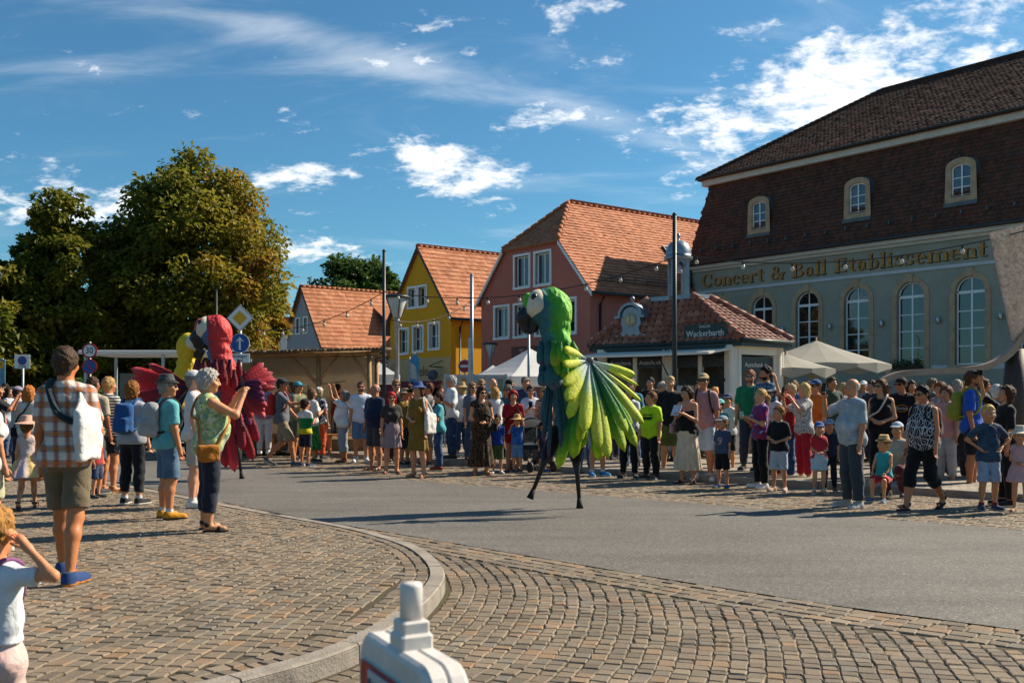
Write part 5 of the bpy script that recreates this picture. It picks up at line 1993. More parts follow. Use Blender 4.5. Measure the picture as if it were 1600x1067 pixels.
m_bronze = bronze()
mb = MB()
mb.prism([rel(1583, 540), rel(1640, 500), rel(1720, 440), rel(1740, 345), rel(1600, 351), rel(1546, 364)], -0.015, 0.015)
mb.build('fin', m_bronze, sc_)
mb = MB()
arm = [(1368, 612), (1378, 597), (1398, 587), (1430, 582), (1470, 580), (1510, 578), (1545, 571), (1575, 553), (1600, 522), (1640, 490)]
P = smooth_poly([rel(*a) for a in arm], 5)
vs, fs = [], []
for i, p in enumerate(P):
    e = (P[min(i + 1, len(P) - 1)] - P[max(i - 1, 0)]).normalized()
    n_ = Vector((-e.y, e.x)) * 0.052
    for q, yy in ((p + n_, -0.09), (p + n_, 0.09), (p - n_, 0.09), (p - n_, -0.09)):
        vs.append((q.x, yy, q.y))
for i in range(len(P) - 1):
    for k in range(4):
        fs.append((i * 4 + k, i * 4 + (k + 1) % 4, i * 4 + 4 + (k + 1) % 4, i * 4 + 4 + k))
fs += [(3, 2, 1, 0), tuple(len(vs) - 4 + k for k in range(4))]
mb.add(vs, fs)
mb.build('arm', M('brown_bronze', (0.36, 0.26, 0.19), 0.5, 0.15, 4, 0.1, metal=0.3), sc_)
mb = MB()
a, b = rel(1592, 545), rel(1590, 617)
mb.tube([(a[0], 0.1, a[1]), (b[0], 0.1, b[1]), (b[0], 0.1, 0)], [0.15, 0.2, 0.24], 12)
mb.build('column', M('dark_bronze', (0.05, 0.035, 0.028), 0.6, 0.2), sc_)

# ------------------------------------------------------------------ plastic delineator in the foreground
BK = empty('road_delineator', (-0.139, 1.485, 0.0), 0, 'white plastic road delineator with red stripes, nearest the camera', 'delineator')
dx, dy = Vector((0.09, -0.173)).normalized()
BK.rotation_euler[2] = math.atan2(dy, dx)
m_plast = M('scuffed_white_plastic', (0.66, 0.62, 0.58), 0.45, 0.08, 5, 0.05, col2=(0.45, 0.40, 0.35))
HW = 0.148
mb = MB()


def rr(w, h, r, z0):
    pts = [(-w, z0), (w, z0)]
    for i in range(7):
        a = PI / 2 * i / 6
        pts.append((w - r + r * math.cos(a), h - r + r * math.sin(a)))
    for i in range(7):
        a = PI / 2 + PI / 2 * i / 6
        pts.append((-w + r + r * math.cos(a), h - r + r * math.sin(a)))
    return pts


def panel_shell(mb, levels, z0):
    """stack of rounded outlines through the thickness -> soft-edged body"""
    rings = []
    for (y, ins) in levels:
        rings.append([(p[0], y, p[1]) for p in rr(HW - ins, 1.128 - ins, 0.045, z0)])
    n = len(rings[0])
    vs = [p for r in rings for p in r]
    fs = [tuple(range(n)), tuple((len(rings) - 1) * n + k for k in range(n - 1, -1, -1))]
    for q in range(len(rings) - 1):
        for k in range(n):
            fs.append((q * n + (k + 1) % n, q * n + k, (q + 1) * n + k, (q + 1) * n + (k + 1) % n))
    mb.add(vs, fs)


panel_shell(mb, [(-0.045, 0.010), (-0.042, 0.004), (-0.036, 0.0), (-0.016, 0.0), (-0.012, 0.003), (-0.008, 0.0), (0.012, 0.0), (0.018, 0.004), (0.021, 0.010)], 0.12)
body = mb.build('body', m_plast, BK)
mb = MB(); mb.box(-0.45, -0.2, 0.0, 0.45, 0.2, 0.12, ch=0.03); mb.build('foot', M('recycled_rubber', (0.02, 0.02, 0.02), 0.8), BK)
mb = MB(); mb.box(-0.027, -0.037, 1.10, 0.027, 0.013, 1.150, ch=0.004); mb.box(-0.022, -0.033, 1.145, 0.022, 0.009, 1.168, ch=0.003)
mb.lathe([(0.0172, 1.16), (0.0168, 1.216), (0.0155, 1.221), (0.004, 1.222)], (0, -0.012, 0), 24)
mb.build('lamp_adapter', m_plast, BK)
mb = MB(); mb.box(-HW + 0.034, -0.049, 0.2, HW - 0.034, -0.0455, 1.088); rp = mb.build('white_film', M('film_white', (0.6, 0.58, 0.55), 0.3, 0.05), BK)
for k in range(5):
    mb = MB()
    z = 1.088 - k * 0.26
    zz = lambda v: max(0.2, min(1.088, v))
    mb.add([(-HW + 0.034, -0.052, zz(z)), (HW - 0.034, -0.052, zz(z + 0.0)), (HW - 0.034, -0.052, zz(z - 0.13)), (-HW + 0.034, -0.052, zz(z - 0.13))], [(3, 2, 1, 0)])
    mb.build('red_film', M('film_red', (0.40, 0.012, 0.014), 0.3, 0.1), rp)
mb = MB(); mb.box(-0.070, -0.056, 0.99, 0.03, -0.0525, 1.082); st = mb.build('approval_sticker', M('sticker_grey', (0.45, 0.47, 0.48), 0.5, 0.05), rp)
mb = MB()
for k in range(6):
    mb.box(-0.045, -0.0585, 1.064 - k * 0.012, 0.016 - 0.008 * (k % 3), -0.0565, 1.068 - k * 0.012)
mb.box(-0.064, -0.0585, 1.03, -0.054, -0.0565, 1.07)
mb.build('sticker_print', M('sticker_ink', (0.08, 0.10, 0.14), 0.6), st)

# ------------------------------------------------------------------ trees
def leaf_mat(name, stops):
    m = bpy.data.materials.new(name)
    m.use_nodes = True
    nt = NT(m.node_tree)
    b = m.node_tree.nodes['Principled BSDF']
    f = nt.n('Attribute', attribute_name='rnd').outputs['Fac']
    c = nt.ramp(f, stops)
    m.node_tree.links.new(c, b.inputs['Base Color'])
    b.inputs['Roughness'].default_value = 0.55
    b.inputs['Specular IOR Level'].default_value = 0.3
    tr = nt.n('BsdfTranslucent', {'Color': (0.5, 0.5, 0.5, 1)})
    m.node_tree.links.new(c, tr.inputs['Color'])
    mx = nt.n('MixShader', {0: 0.5, 1: b.outputs[0], 2: tr.outputs[0]})
    m.node_tree.links.new(mx.outputs[0], m.node_tree.nodes['Material Output'].inputs[0])
    return m


m_chest = leaf_mat('chestnut_leaf', [(0, (0.065, 0.088, 0.012)), (0.4, (0.14, 0.158, 0.018)), (0.72, (0.25, 0.215, 0.024)), (0.92, (0.34, 0.225, 0.028)), (1.0, (0.27, 0.12, 0.020))])
m_green = leaf_mat('green_leaf', [(0, (0.035, 0.07, 0.015)), (0.5, (0.075, 0.13, 0.024)), (0.85, (0.12, 0.18, 0.035)), (1.0, (0.16, 0.18, 0.04))])
m_bark = M('bark', (0.06, 0.045, 0.033), 0.9, 0.3, 8, 0.6)


def tree(px, Y, height, rx, crown0, n_clump, per, leaf, mat, label, group, seed, lean=0.0, autumn=0.0, ry=None, name='tree', taper=1.0):
    rng = np.random.default_rng(seed)
    x = (px - 800) / FPX * Y
    o = empty(name, (x, Y, 0), 0, label, 'tree', group)
    zc = (height + crown0) / 2
    rz = (height - crown0) / 2
    ry = ry or rx
    # limbs first; leaf clumps sit on their ends
    mb = MB()
    mb.tube([(0, 0, -0.05), (0.05, 0, height * 0.15), (lean * 0.3, 0, height * 0.35), (lean, 0, height * 0.75)], [0.035 * height, 0.027 * height, 0.02 * height, 0.004 * height], 10)
    C = []
    for i in range(n_clump):
        while True:
            p = rng.uniform(-1, 1, 3)
            r = np.linalg.norm(p)
            if 0.35 < r < 1:
                break
        k = (0.58 + 0.58 * rng.random()) / r * min(1, r + 0.35)
        p = p * min(k, 1.0 / r)
        wz = p[2]
        wid = (1 - 0.30 * max(wz, 0) * taper) * (1 - 0.25 * max(-wz, 0))
        C.append((p[0] * rx * wid + lean * 0.6, p[1] * ry * wid, zc + p[2] * rz))
    C = np.array(C)
    for i in range(0, n_clump, max(1, n_clump // 26)):
        c = Vector(C[i])
        h0 = height * (0.18 + 0.4 * rng.random())
        a = Vector((lean * 0.3, 0, min(h0, c.z)))
        mb.tube([a, a.lerp(c, 0.45) + Vector((0, 0, 0.06 * height * rng.random())), c], [0.011 * height, 0.007 * height, 0.002 * height], 6)
    mb.build('trunk', m_bark, o)
    cr = rng.uniform(0.55, 1.0, n_clump) * rx * 0.235
    n = n_clump * per
    ci = np.repeat(np.arange(n_clump), per)
    d = rng.normal(0, 1, (n, 3))
    d /= np.linalg.norm(d, axis=1)[:, None]
    rad = rng.random(n) ** 0.45
    P = C[ci] + d * (cr[ci] * rad)[:, None] * np.array([1.15, 1.15, 0.75])
    # each leaf: a bent five-point blade, drooping outward
    t = d * np.array([1, 1, 0.2]) + rng.normal(0, 0.55, (n, 3)) + np.array([0, 0, -0.35])
    t /= np.linalg.norm(t, axis=1)[:, None]
    s = np.cross(t, rng.normal(0, 1, (n, 3)) * 0.5 + np.array([0, 0, 1.0]))
    s /= np.linalg.norm(s, axis=1)[:, None] + 1e-9
    nn = np.cross(s, t)
    L = leaf * rng.uniform(0.65, 1.3, n)[:, None]
    V = np.stack([P, P + t * L * 0.5 + s * L * 0.34 + nn * L * 0.10, P + t * L - nn * L * 0.08, P + t * L * 0.5 - s * L * 0.34 + nn * L * 0.10], axis=1).reshape(-1, 3)
    Q = np.arange(4 * n).reshape(-1, 4)
    cl = rng.random(n_clump)
    # autumn tint: some whole branches have turned, yellower towards the right of the crown
    side_ = (C[:, 0] / rx)
    hue = np.clip(0.42 * cl[ci] + 0.30 * rng.random(n) + autumn * (0.32 * side_[ci] + 0.18) , 0, 1)
    mobj('crown', np_mesh('crown', V, Q, fattr=hue), mat, o)
    return o


tree(304, 43, 11.7, 3.75, 1.6, 380, 150, 0.235, m_chest, 'tall broad chestnut tree with yellowing leaves behind the red parrot', 'trees left of the square', 1, autumn=0.95, name='chestnut_tree')
tree(96, 40, 9.6, 2.15, 1.0, 240, 130, 0.23, m_chest, 'darker chestnut tree left of the tall broad one', 'trees left of the square', 2, autumn=0.35, name='chestnut_tree')
tree(-20, 38, 7.0, 2.3, 0.8, 170, 90, 0.28, m_chest, 'lower dark tree cut off by the left picture edge', 'trees left of the square', 3, autumn=0.3, name='chestnut_tree')
tree(196, 47, 7.4, 2.4, 0.8, 170, 95, 0.26, m_chest, 'low dark tree filling the gap between the two chestnuts', 'trees left of the square', 4, autumn=0.25, name='chestnut_tree')
tree(60, 46, 7.4, 3.2, 0.6, 180, 90, 0.30, m_chest, 'shaded tree at the back behind the parking-zone sign', 'trees left of the square', 14, autumn=0.2, name='chestnut_tree')
tree(395, 46, 7.8, 1.5, 2.2, 90, 90, 0.28, m_chest, 'small golden-leaved tree against the big chestnut right flank', 'trees left of the square', 5, autumn=0.9, name='chestnut_tree')
tree(552, 88, 13.6, 4.4, 5.0, 170, 90, 0.42, m_green, 'round green tree rising behind the grey house roof', 'trees behind the houses', 6, name='lime_tree')
tree(596, 80, 11.8, 1.9, 4.0, 60, 80, 0.40, m_green, 'slender green tree between grey and yellow houses', 'trees behind the houses', 7, name='lime_tree')


def hedge(x0, x1, Y, h, label, seed, dep=0.8):
    rng = np.random.default_rng(seed)
    o = empty('hedge', ((x0 + x1) / 2, Y, 0), 0, label, 'hedge')
    n = int((x1 - x0) * 1500)
    P = np.stack([rng.uniform(-(x1 - x0) / 2, (x1 - x0) / 2, n), rng.normal(0, dep * 0.4, n), np.abs(rng.beta(2, 1.2, n)) * h], axis=1)
    P[:, 2] *= 0.82 + 0.18 * np.sin(P[:, 0] * 2.1 + seed) * np.cos(P[:, 0] * 0.9)
    t = rng.normal(0, 1, (n, 3))
    t /= np.linalg.norm(t, axis=1)[:, None]
    s = np.cross(t, rng.normal(0, 1, (n, 3)))
    s /= np.linalg.norm(s, axis=1)[:, None]
    L = 0.13 * rng.uniform(0.6, 1.3, n)[:, None]
    V = np.stack([P, P + t * L * .5 + s * L * .35, P + t * L, P + t * L * .5 - s * L * .35], axis=1).reshape(-1, 3)
    mobj('foliage', np_mesh('foliage', V, np.arange(4 * n).reshape(-1, 4), fattr=rng.random(n) * 0.8), m_green, o)
    mb = MB()
    for k in range(int((x1 - x0) / 0.8)):
        xx = -(x1 - x0) / 2 + 0.4 + k * 0.8
        mb.tube([(xx, 0, 0), (xx + 0.1, 0.05, h * 0.5), (xx - 0.05, 0, h * 0.85)], [0.04, 0.03, 0.01], 5)
    mb.build('stems', m_bark, o)


hedge(-24, -13.5, 34, 2.1, 'dark hedge along the left under the trees', 3)
hedge(-14, -6.8, 37, 2.6, 'dense hedge behind the flat-roofed market stall', 4, 1.2)
hedge(-9.4, -5.4, 57, 4.0, 'climbing greenery in front of the timbered house', 5, 0.7)

# ------------------------------------------------------------------ people: implicit bodies polygonised with surface nets
def surf_nets(F, org, h):
    nx, ny, nz = F.shape
    S = F < 0
    c = np.zeros((nx - 1, ny - 1, nz - 1), dtype=np.int8)
    offs = [(i, j, k) for i in (0, 1) for j in (0, 1) for k in (0, 1)]
    for (i, j, k) in offs:
        c += S[i:nx - 1 + i, j:ny - 1 + j, k:nz - 1 + k]
    act = (c > 0) & (c < 8)
    idx = np.argwhere(act)
    if len(idx) == 0:
        return np.zeros((0, 3)), np.zeros((0, 4), dtype=int)
    vals = np.stack([F[idx[:, 0] + i, idx[:, 1] + j, idx[:, 2] + k] for (i, j, k) in offs], axis=1)
    cor = np.array(offs, dtype=float)
    acc = np.zeros((len(idx), 3))
    cnt = np.zeros(len(idx))
    for a in range(8):
        for b in range(a + 1, 8):
            if np.abs(cor[a] - cor[b]).sum() != 1:
                continue
            va, vb = vals[:, a], vals[:, b]
            m = (va < 0) != (vb < 0)
            t = np.where(m, va / np.where(m, va - vb, 1), 0)
            p = cor[a] + t[:, None] * (cor[b] - cor[a])
            acc += np.where(m[:, None], p, 0)
            cnt += m
    V = (idx + acc / cnt[:, None]) * h + np.array(org)
    num = -np.ones(act.shape, dtype=np.int64)
    num[act] = np.arange(len(idx))
    quads = []
    for ax in range(3):
        o1, o2 = [(1, 2), (2, 0), (0, 1)][ax]
        sl = [slice(1, -1)] * 3
        sl[ax] = slice(0, -1)
        s2 = [slice(1, -1)] * 3
        s2[ax] = slice(1, None)
        A, B = S[tuple(sl)], S[tuple(s2)]
        for flip, msk in ((False, A & ~B), (True, ~A & B)):
            e = np.argwhere(msk)
            if len(e) == 0:
                continue
            e = e + np.array([0 if q == ax else 1 for q in range(3)])
            d1 = np.zeros(3, dtype=int); d1[o1] = 1
            d2 = np.zeros(3, dtype=int); d2[o2] = 1
            g = lambda w: num[w[:, 0], w[:, 1], w[:, 2]]
            q = np.stack([g(e - d1 - d2), g(e - d2), g(e), g(e - d1)], axis=1)
            quads.append(q[:, ::-1] if flip else q)
    Q = np.concatenate(quads)
    return V, Q[(Q >= 0).all(axis=1)]


class SDF:
    """grid that shapes are smoothly merged into"""
    def __init__(self, lo, hi, h):
        self.lo = np.array(lo, dtype=float) - 2.5 * h
        self.h = h
        self.n = np.maximum(4, np.ceil((np.array(hi) - self.lo) / h + 3).astype(int))
        self.F = np.full(tuple(self.n), 0.3, dtype=np.float32)
        self.ax = [(self.lo[i] + h * np.arange(self.n[i])).astype(np.float32) for i in range(3)]

    def _sl(self, lo, hi):
        i0 = np.clip(np.floor((lo - self.lo) / self.h).astype(int), 0, self.n - 1)
        i1 = np.clip(np.ceil((hi - self.lo) / self.h).astype(int) + 1, 1, self.n)
        return tuple(slice(a, max(b, a + 1)) for a, b in zip(i0, i1))

    def grid(self, s):
        return self.ax[0][s[0]][:, None, None], self.ax[1][s[1]][None, :, None], self.ax[2][s[2]][None, None, :]

    def cap(self, a, b, ra, rb, k=0.03, sq=(1, 1), trim=None, sub=False, op=None):
        """tapered capsule; sq squashes x and y about the axis"""
        a, b = np.array(a, dtype=np.float32), np.array(b, dtype=np.float32)
        r = max(ra, rb) * max(sq) + 0.06
        s = self._sl(np.minimum(a, b) - r, np.maximum(a, b) + r)
        x, y, z = self.grid(s)
        ab = b - a
        L2 = float((ab * ab).sum()) + 1e-9
        t = np.clip(((x - a[0]) * ab[0] + (y - a[1]) * ab[1] + (z - a[2]) * ab[2]) / L2, 0, 1)
        dx, dy, dz = (x - a[0] - t * ab[0]) / sq[0], (y - a[1] - t * ab[1]) / sq[1], z - a[2] - t * ab[2]
        d = (np.sqrt(dx * dx + dy * dy + dz * dz) - (ra + (rb - ra) * t)) * min(1.0, min(sq) * 1.1)
        if trim is not None:
            p, n = trim
            d = np.maximum(d, (x - p[0]) * n[0] + (y - p[1]) * n[1] + (z - p[2]) * n[2])
        self._merge(s, d, k, sub)

    def ell(self, c, r, k=0.03, sub=False):
        c, r = np.array(c, dtype=np.float32), np.array(r, dtype=np.float32)
        s = self._sl(c - r - 0.06, c + r + 0.06)
        x, y, z = self.grid(s)
        q = np.sqrt(((x - c[0]) / r[0]) ** 2 + ((y - c[1]) / r[1]) ** 2 + ((z - c[2]) / r[2]) ** 2)
        self._merge(s, (q - 1) * float(r.min()), k, sub)

    def box(self, c, r, rnd=0.02, k=0.01, rot=None):
        c, r = np.array(c, dtype=np.float32), np.array(r, dtype=np.float32)
        s = self._sl(c - r.max() * 1.5 - 0.06, c + r.max() * 1.5 + 0.06)
        x, y, z = self.grid(s)
        x, y, z = x - c[0], y - c[1], z - c[2]
        if rot is not None:
            R = np.array(rot.transposed(), dtype=np.float32)
            x, y, z = R[0][0] * x + R[0][1] * y + R[0][2] * z, R[1][0] * x + R[1][1] * y + R[1][2] * z, R[2][0] * x + R[2][1] * y + R[2][2] * z
        qx, qy, qz = np.abs(x) - r[0] + rnd, np.abs(y) - r[1] + rnd, np.abs(z) - r[2] + rnd
        d = np.sqrt(np.maximum(qx, 0) ** 2 + np.maximum(qy, 0) ** 2 + np.maximum(qz, 0) ** 2) + np.minimum(np.maximum(qx, np.maximum(qy, qz)), 0) - rnd
        self._merge(s, d, k, False)

    def _merge(self, s, d, k, sub):
        f = self.F[s]
        if sub:
            self.F[s] = np.maximum(f, -d)
        else:
            h = np.clip(0.5 + 0.5 * (f - d) / k, 0, 1)
            self.F[s] = f * (1 - h) + d * h - k * h * (1 - h)

    def clip(self, p, n):
        x, y, z = self.grid((slice(None),) * 3)
        self.F = np.maximum(self.F, (x - p[0]) * n[0] + (y - p[1]) * n[1] + (z - p[2]) * n[2]).astype(np.float32)

    def wrinkle(self, amp, f, seed):
        x, y, z = self.grid((slice(None),) * 3)
        w = np.sin(x * f * 1.3 + seed + 2.1 * np.sin(z * f * 0.7 + seed)) * np.sin(z * f * 1.1 + 1.7 * np.sin(y * f + seed * 2)) + 0.6 * np.sin(y * f * 1.7 + z * f * 0.9 + seed * 3)
        self.F = (self.F + amp * w).astype(np.float32)

    def out(self):
        return surf_nets(self.F, self.lo, self.h)


def hue_noise(nt, co, col, rough, b, var=0.16, scale=9.0):
    n1 = nt.n('TexNoise', {'Vector': co, 'Scale': scale, 'Detail': 5.0}).outputs[0]
    return nt.mix(1.0, col, nt.ramp(n1, [(0.25, 1 - var * 1.6), (0.75, 1 + var * 0.5)]), 'MULTIPLY')


def C3(c):
    """srgb hex -> linear"""
    c = c.lstrip('#')
    v = [int(c[i:i + 2], 16) / 255 for i in (0, 2, 4)]
    return tuple(x / 12.92 if x <= 0.04045 else ((x + 0.055) / 1.055) ** 2.4 for x in v)


CLOTH = {}


def cloth(col, pat=None, cols=()):
    key = (col, pat, tuple(cols))
    if key in CLOTH:
        return CLOTH[key]
    m = bpy.data.materials.new('cloth_' + (pat or 'plain'))
    m.use_nodes = True
    nt = NT(m.node_tree)
    b = m.node_tree.nodes['Principled BSDF']
    co = nt.n('TexCoord').outputs['Object']
    c0 = C3(col)
    cs = [C3(c) for c in cols]
    sp = nt.n('SeparateXYZ', {0: co}).outputs
    base = nt.n('RGB').outputs[0]
    base.default_value = c0 + (1,)
    out = base

    def wave(src, freq, lo, hi, ph=0.0):
        s = nt.math('SINE', nt.math('ADD', nt.math('MULTIPLY', src, freq), ph))
        return nt.n('MapRange', {0: s, 1: lo, 2: hi}).outputs[0]
    if pat == 'plaid':
        diag = nt.math('ADD', nt.math('MULTIPLY', sp[0], 1.0), nt.math('MULTIPLY', sp[1], 0.8))
        v1, h1 = wave(diag, 66, 0.0, 0.15), wave(sp[2], 58, 0.0, 0.15)
        v2, h2 = wave(diag, 66, -0.75, -0.6, PI), wave(sp[2], 58, -0.75, -0.6, PI)
        out = nt.mix(nt.math('MULTIPLY', v1, 0.55), out, cs[0])
        out = nt.mix(nt.math('MULTIPLY', h1, 0.50), out, cs[1])
        out = nt.mix(nt.math('MULTIPLY', nt.math('MULTIPLY', v1, h1), 0.85), out, cs[0])
        out = nt.mix(nt.math('MULTIPLY', nt.math('SUBTRACT', 1.0, v2), 0.5), out, cs[1])
        out = nt.mix(nt.math('MULTIPLY', nt.math('SUBTRACT', 1.0, h2), 0.5), out, cs[0])
    elif pat == 'stripes':
        out = nt.mix(wave(sp[2], 150, -0.1, 0.1), out, cs[0])
    elif pat == 'floral':
        v = nt.n('TexVoronoi', {'Vector': co, 'Scale': 30.0})
        f = nt.n('SeparateColor', {0: v.outputs['Color']}).outputs[0]
        out = nt.mix(nt.ramp(f, [(0.35, 0.0), (0.45, 1.0)]), out, cs[0])
        out = nt.mix(nt.ramp(f, [(0.66, 0.0), (0.72, 1.0)]), out, cs[1])
        out = nt.mix(nt.ramp(f, [(0.85, 0.0), (0.88, 1.0)]), out, cs[-1])
    elif pat == 'spots':
        v = nt.n('TexVoronoi', {'Vector': co, 'Scale': 44.0, 'Randomness': 1.0})
        n1 = nt.n('TexNoise', {'Vector': co, 'Scale': 60.0, 'Detail': 2.0}).outputs[0]
        f = nt.math('ADD', v.outputs['Distance'], nt.math('MULTIPLY', n1, 0.5))
        out = nt.mix(nt.ramp(f, [(0.58, 1.0), (0.66, 0.0)]), out, cs[0])
    elif pat == 'lines':
        w = nt.n('TexVoronoi', {'Vector': co, 'Scale': 11.0}, feature='DISTANCE_TO_EDGE').outputs[0]
        w2 = nt.n('TexWave', {'Vector': co, 'Scale': 9.0, 'Distortion': 14.0, 'Detail': 1.0, 'Detail Scale': 0.8}).outputs['Fac']
        out = nt.mix(nt.ramp(w, [(0.02, 1.0), (0.045, 0.0)]), out, cs[0])
        out = nt.mix(nt.ramp(w2, [(0.90, 0.0), (0.96, 1.0)]), out, cs[0])
    elif pat == 'blotch':
        n1 = nt.n('TexNoise', {'Vector': co, 'Scale': 11.0, 'Detail': 4.0, 'Distortion': 1.0}).outputs[0]
        out = nt.mix(nt.ramp(n1, [(0.44, 0.0), (0.54, 1.0)]), out, cs[0])
        if len(cs) > 1:
            out = nt.mix(nt.ramp(n1, [(0.60, 0.0), (0.66, 1.0)]), out, cs[1])
    elif pat == 'wash':
        n1 = nt.n('TexNoise', {'Vector': co, 'Scale': 7.0, 'Detail': 7.0, 'Roughness': 0.7}).outputs[0]
        out = nt.mix(nt.ramp(n1, [(0.38, 0.0), (0.66, 1.0)]), out, cs[0])
    elif pat == 'bands':            # colour blocks by height (z0, z1 of the split)
        out = nt.ramp(nt.math('DIVIDE', sp[2], 1.6), [(0.0, cs[1]), (0.50, cs[0]), (0.635, c0)], 'CONSTANT')
    elif pat == 'gores':            # coloured panels round a skirt
        ang = nt.math('ARCTAN2', sp[1], sp[0])
        f = nt.math('FRACT', nt.math('MULTIPLY', ang, 0.62))
        out = nt.mix(nt.ramp(sp[2], [(0.66, 1.0), (0.69, 0.0)]), out, nt.ramp(f, [(0.0, c0), (0.3, cs[0]), (0.6, cs[1]), (0.9, cs[2])]))
    elif pat == 'denim':
        n1 = nt.n('TexNoise', {'Vector': co, 'Scale': 10.0, 'Detail': 5.0}).outputs[0]
        out = nt.mix(nt.ramp(n1, [(0.4, 0.0), (0.75, 0.55)]), out, tuple(min(1, c * 1.35 + 0.05) for c in c0))
    out = hue_noise(nt, co, out, 0.8, b)
    m.node_tree.links.new(out, b.inputs['Base Color'])
    b.inputs['Roughness'].default_value = 0.85
    b.inputs['Specular IOR Level'].default_value = 0.2
    b.inputs['Sheen Weight'].default_value = 0.15
    n2 = nt.n('TexNoise', {'Vector': co, 'Scale': 13.0, 'Detail': 3.0, 'Distortion': 1.2}).outputs[0]
    bp = nt.n('Bump', {'Height': n2, 'Strength': 0.35, 'Distance': 0.03})
    m.node_tree.links.new(bp.outputs[0], b.inputs['Normal'])
    CLOTH[key] = m
    return m


SKIN = {}


def skin_mats(tone):
    if tone in SKIN:
        return SKIN[tone]
    c = C3(tone)
    m = bpy.data.materials.new('skin')
    m.use_nodes = True
    nt = NT(m.node_tree)
    b = m.node_tree.nodes['Principled BSDF']
    co = nt.n('TexCoord').outputs['Object']
    n1 = nt.n('TexNoise', {'Vector': co, 'Scale': 14.0, 'Detail': 4.0}).outputs[0]
    out = nt.mix(nt.ramp(n1, [(0.35, 0.0), (0.7, 0.4)]), c, (c[0] * 0.95, c[1] * 0.72, c[2] * 0.62))
    m.node_tree.links.new(out, b.inputs['Base Color'])
    b.inputs['Roughness'].default_value = 0.5
    b.inputs['Subsurface Weight'].default_value = 0.12
    b.inputs['Subsurface Radius'].default_value = (0.02, 0.008, 0.005)
    b.inputs['Specular IOR Level'].default_value = 0.35
    lip = M('lips_' + tone, (c[0] * 0.75, c[1] * 0.42, c[2] * 0.40), 0.45, 0.05)
    SKIN[tone] = [m, M('eye_white', (0.6, 0.58, 0.55), 0.25, 0.03), M('iris', (0.03, 0.02, 0.015), 0.2, 0.05), lip]
    return SKIN[tone]


def hair_mat(col):
    k = 'hair_' + col
    if k in MATS:
        return MATS[k]
    c = C3(col)
    m = bpy.data.materials.new('hair')
    m.use_nodes = True
    nt = NT(m.node_tree)
    b = m.node_tree.nodes['Principled BSDF']
    co = nt.n('Mapping', {'Vector': nt.n('TexCoord').outputs['Object'], 'Scale': (1, 1, 0.16)}).outputs[0]
    n1 = nt.n('TexNoise', {'Vector': co, 'Scale': 110.0, 'Detail': 3.0}).outputs[0]
    out = nt.mix(1.0, c, nt.ramp(n1, [(0.3, 0.5), (0.7, 1.25)]), 'MULTIPLY')
    m.node_tree.links.new(out, b.inputs['Base Color'])
    b.inputs['Roughness'].default_value = 0.6
    b.inputs['Specular IOR Level'].default_value = 0.18
    bp = nt.n('Bump', {'Height': n1, 'Strength': 0.8, 'Distance': 0.012})
    m.node_tree.links.new(bp.outputs[0], b.inputs['Normal'])
    MATS[k] = m
    return m


# one modelled head per resolution, reused (turned, scaled) for every figure
HEADS = {}


def head_mesh(h):
    if h in HEADS:
        return HEADS[h]
    g = SDF((-0.10, -0.15, -0.20), (0.10, 0.13, 0.14), h)
    g.ell((0, 0.014, 0.022), (0.077, 0.096, 0.094), 0.02)
    g.ell((0, -0.028, -0.045), (0.060, 0.066, 0.066), 0.035)
    g.ell((0, -0.066, -0.098), (0.026, 0.022, 0.018), 0.03)
    g.cap((0, 0.02, -0.07), (0, 0.028, -0.19), 0.052, 0.055, 0.03)
    for s in (-1, 1):
        g.ell((s * 0.036, -0.088, 0.012), (0.020, 0.016, 0.012), 0.01, sub=True)
        g.ell((s * 0.078, 0.012, -0.006), (0.012, 0.022, 0.032), 0.008)
        g.ell((s * 0.045, -0.065, -0.028), (0.024, 0.022, 0.020), 0.03)
        g.cap((s * 0.012, -0.094, 0.030), (s * 0.048, -0.080, 0.033), 0.008, 0.006, 0.015)
    g.cap((0, -0.090, 0.020), (0, -0.112, -0.026), 0.010, 0.015, 0.012)
    g.ell((0, -0.100, -0.030), (0.020, 0.012, 0.010), 0.01)
    g.cap((-0.020, -0.083, -0.062), (0.020, -0.083, -0.062), 0.008, 0.008, 0.012)
    V, Q = g.out()
    ctr = V[Q].mean(axis=1)
    mi = np.zeros(len(Q), dtype=int)
    mi[(np.abs(ctr[:, 0]) < 0.024) & (np.abs(ctr[:, 2] + 0.062) < 0.009) & (ctr[:, 1] < -0.075)] = 3
    # eyes
    for s in (-1, 1):
        for (c, r, m) in (((s * 0.034, -0.078, 0.012), 0.0145, 1), ((s * 0.034, -0.0895, 0.012), 0.0072, 2)):
            vs, fs = [], []
            for i in range(5):
                for j in range(8):
                    a, b = PI * i / 4, 2 * PI * j / 8
                    vs.append((c[0] + r * math.sin(a) * math.cos(b), c[1] + r * math.sin(a) * math.sin(b) * 0.6, c[2] + r * math.cos(a)))
            for i in range(4):
                for j in range(8):
                    fs.append((i * 8 + j, i * 8 + 8 + j, i * 8 + 8 + (j + 1) % 8, i * 8 + (j + 1) % 8))
            o = len(V)
            V = np.concatenate([V, np.array(vs)])
            Q = np.concatenate([Q, np.array(fs) + o])
            mi = np.concatenate([mi, np.full(len(fs), m)])
    HEADS[h] = (V, Q, mi)
    return HEADS[h]


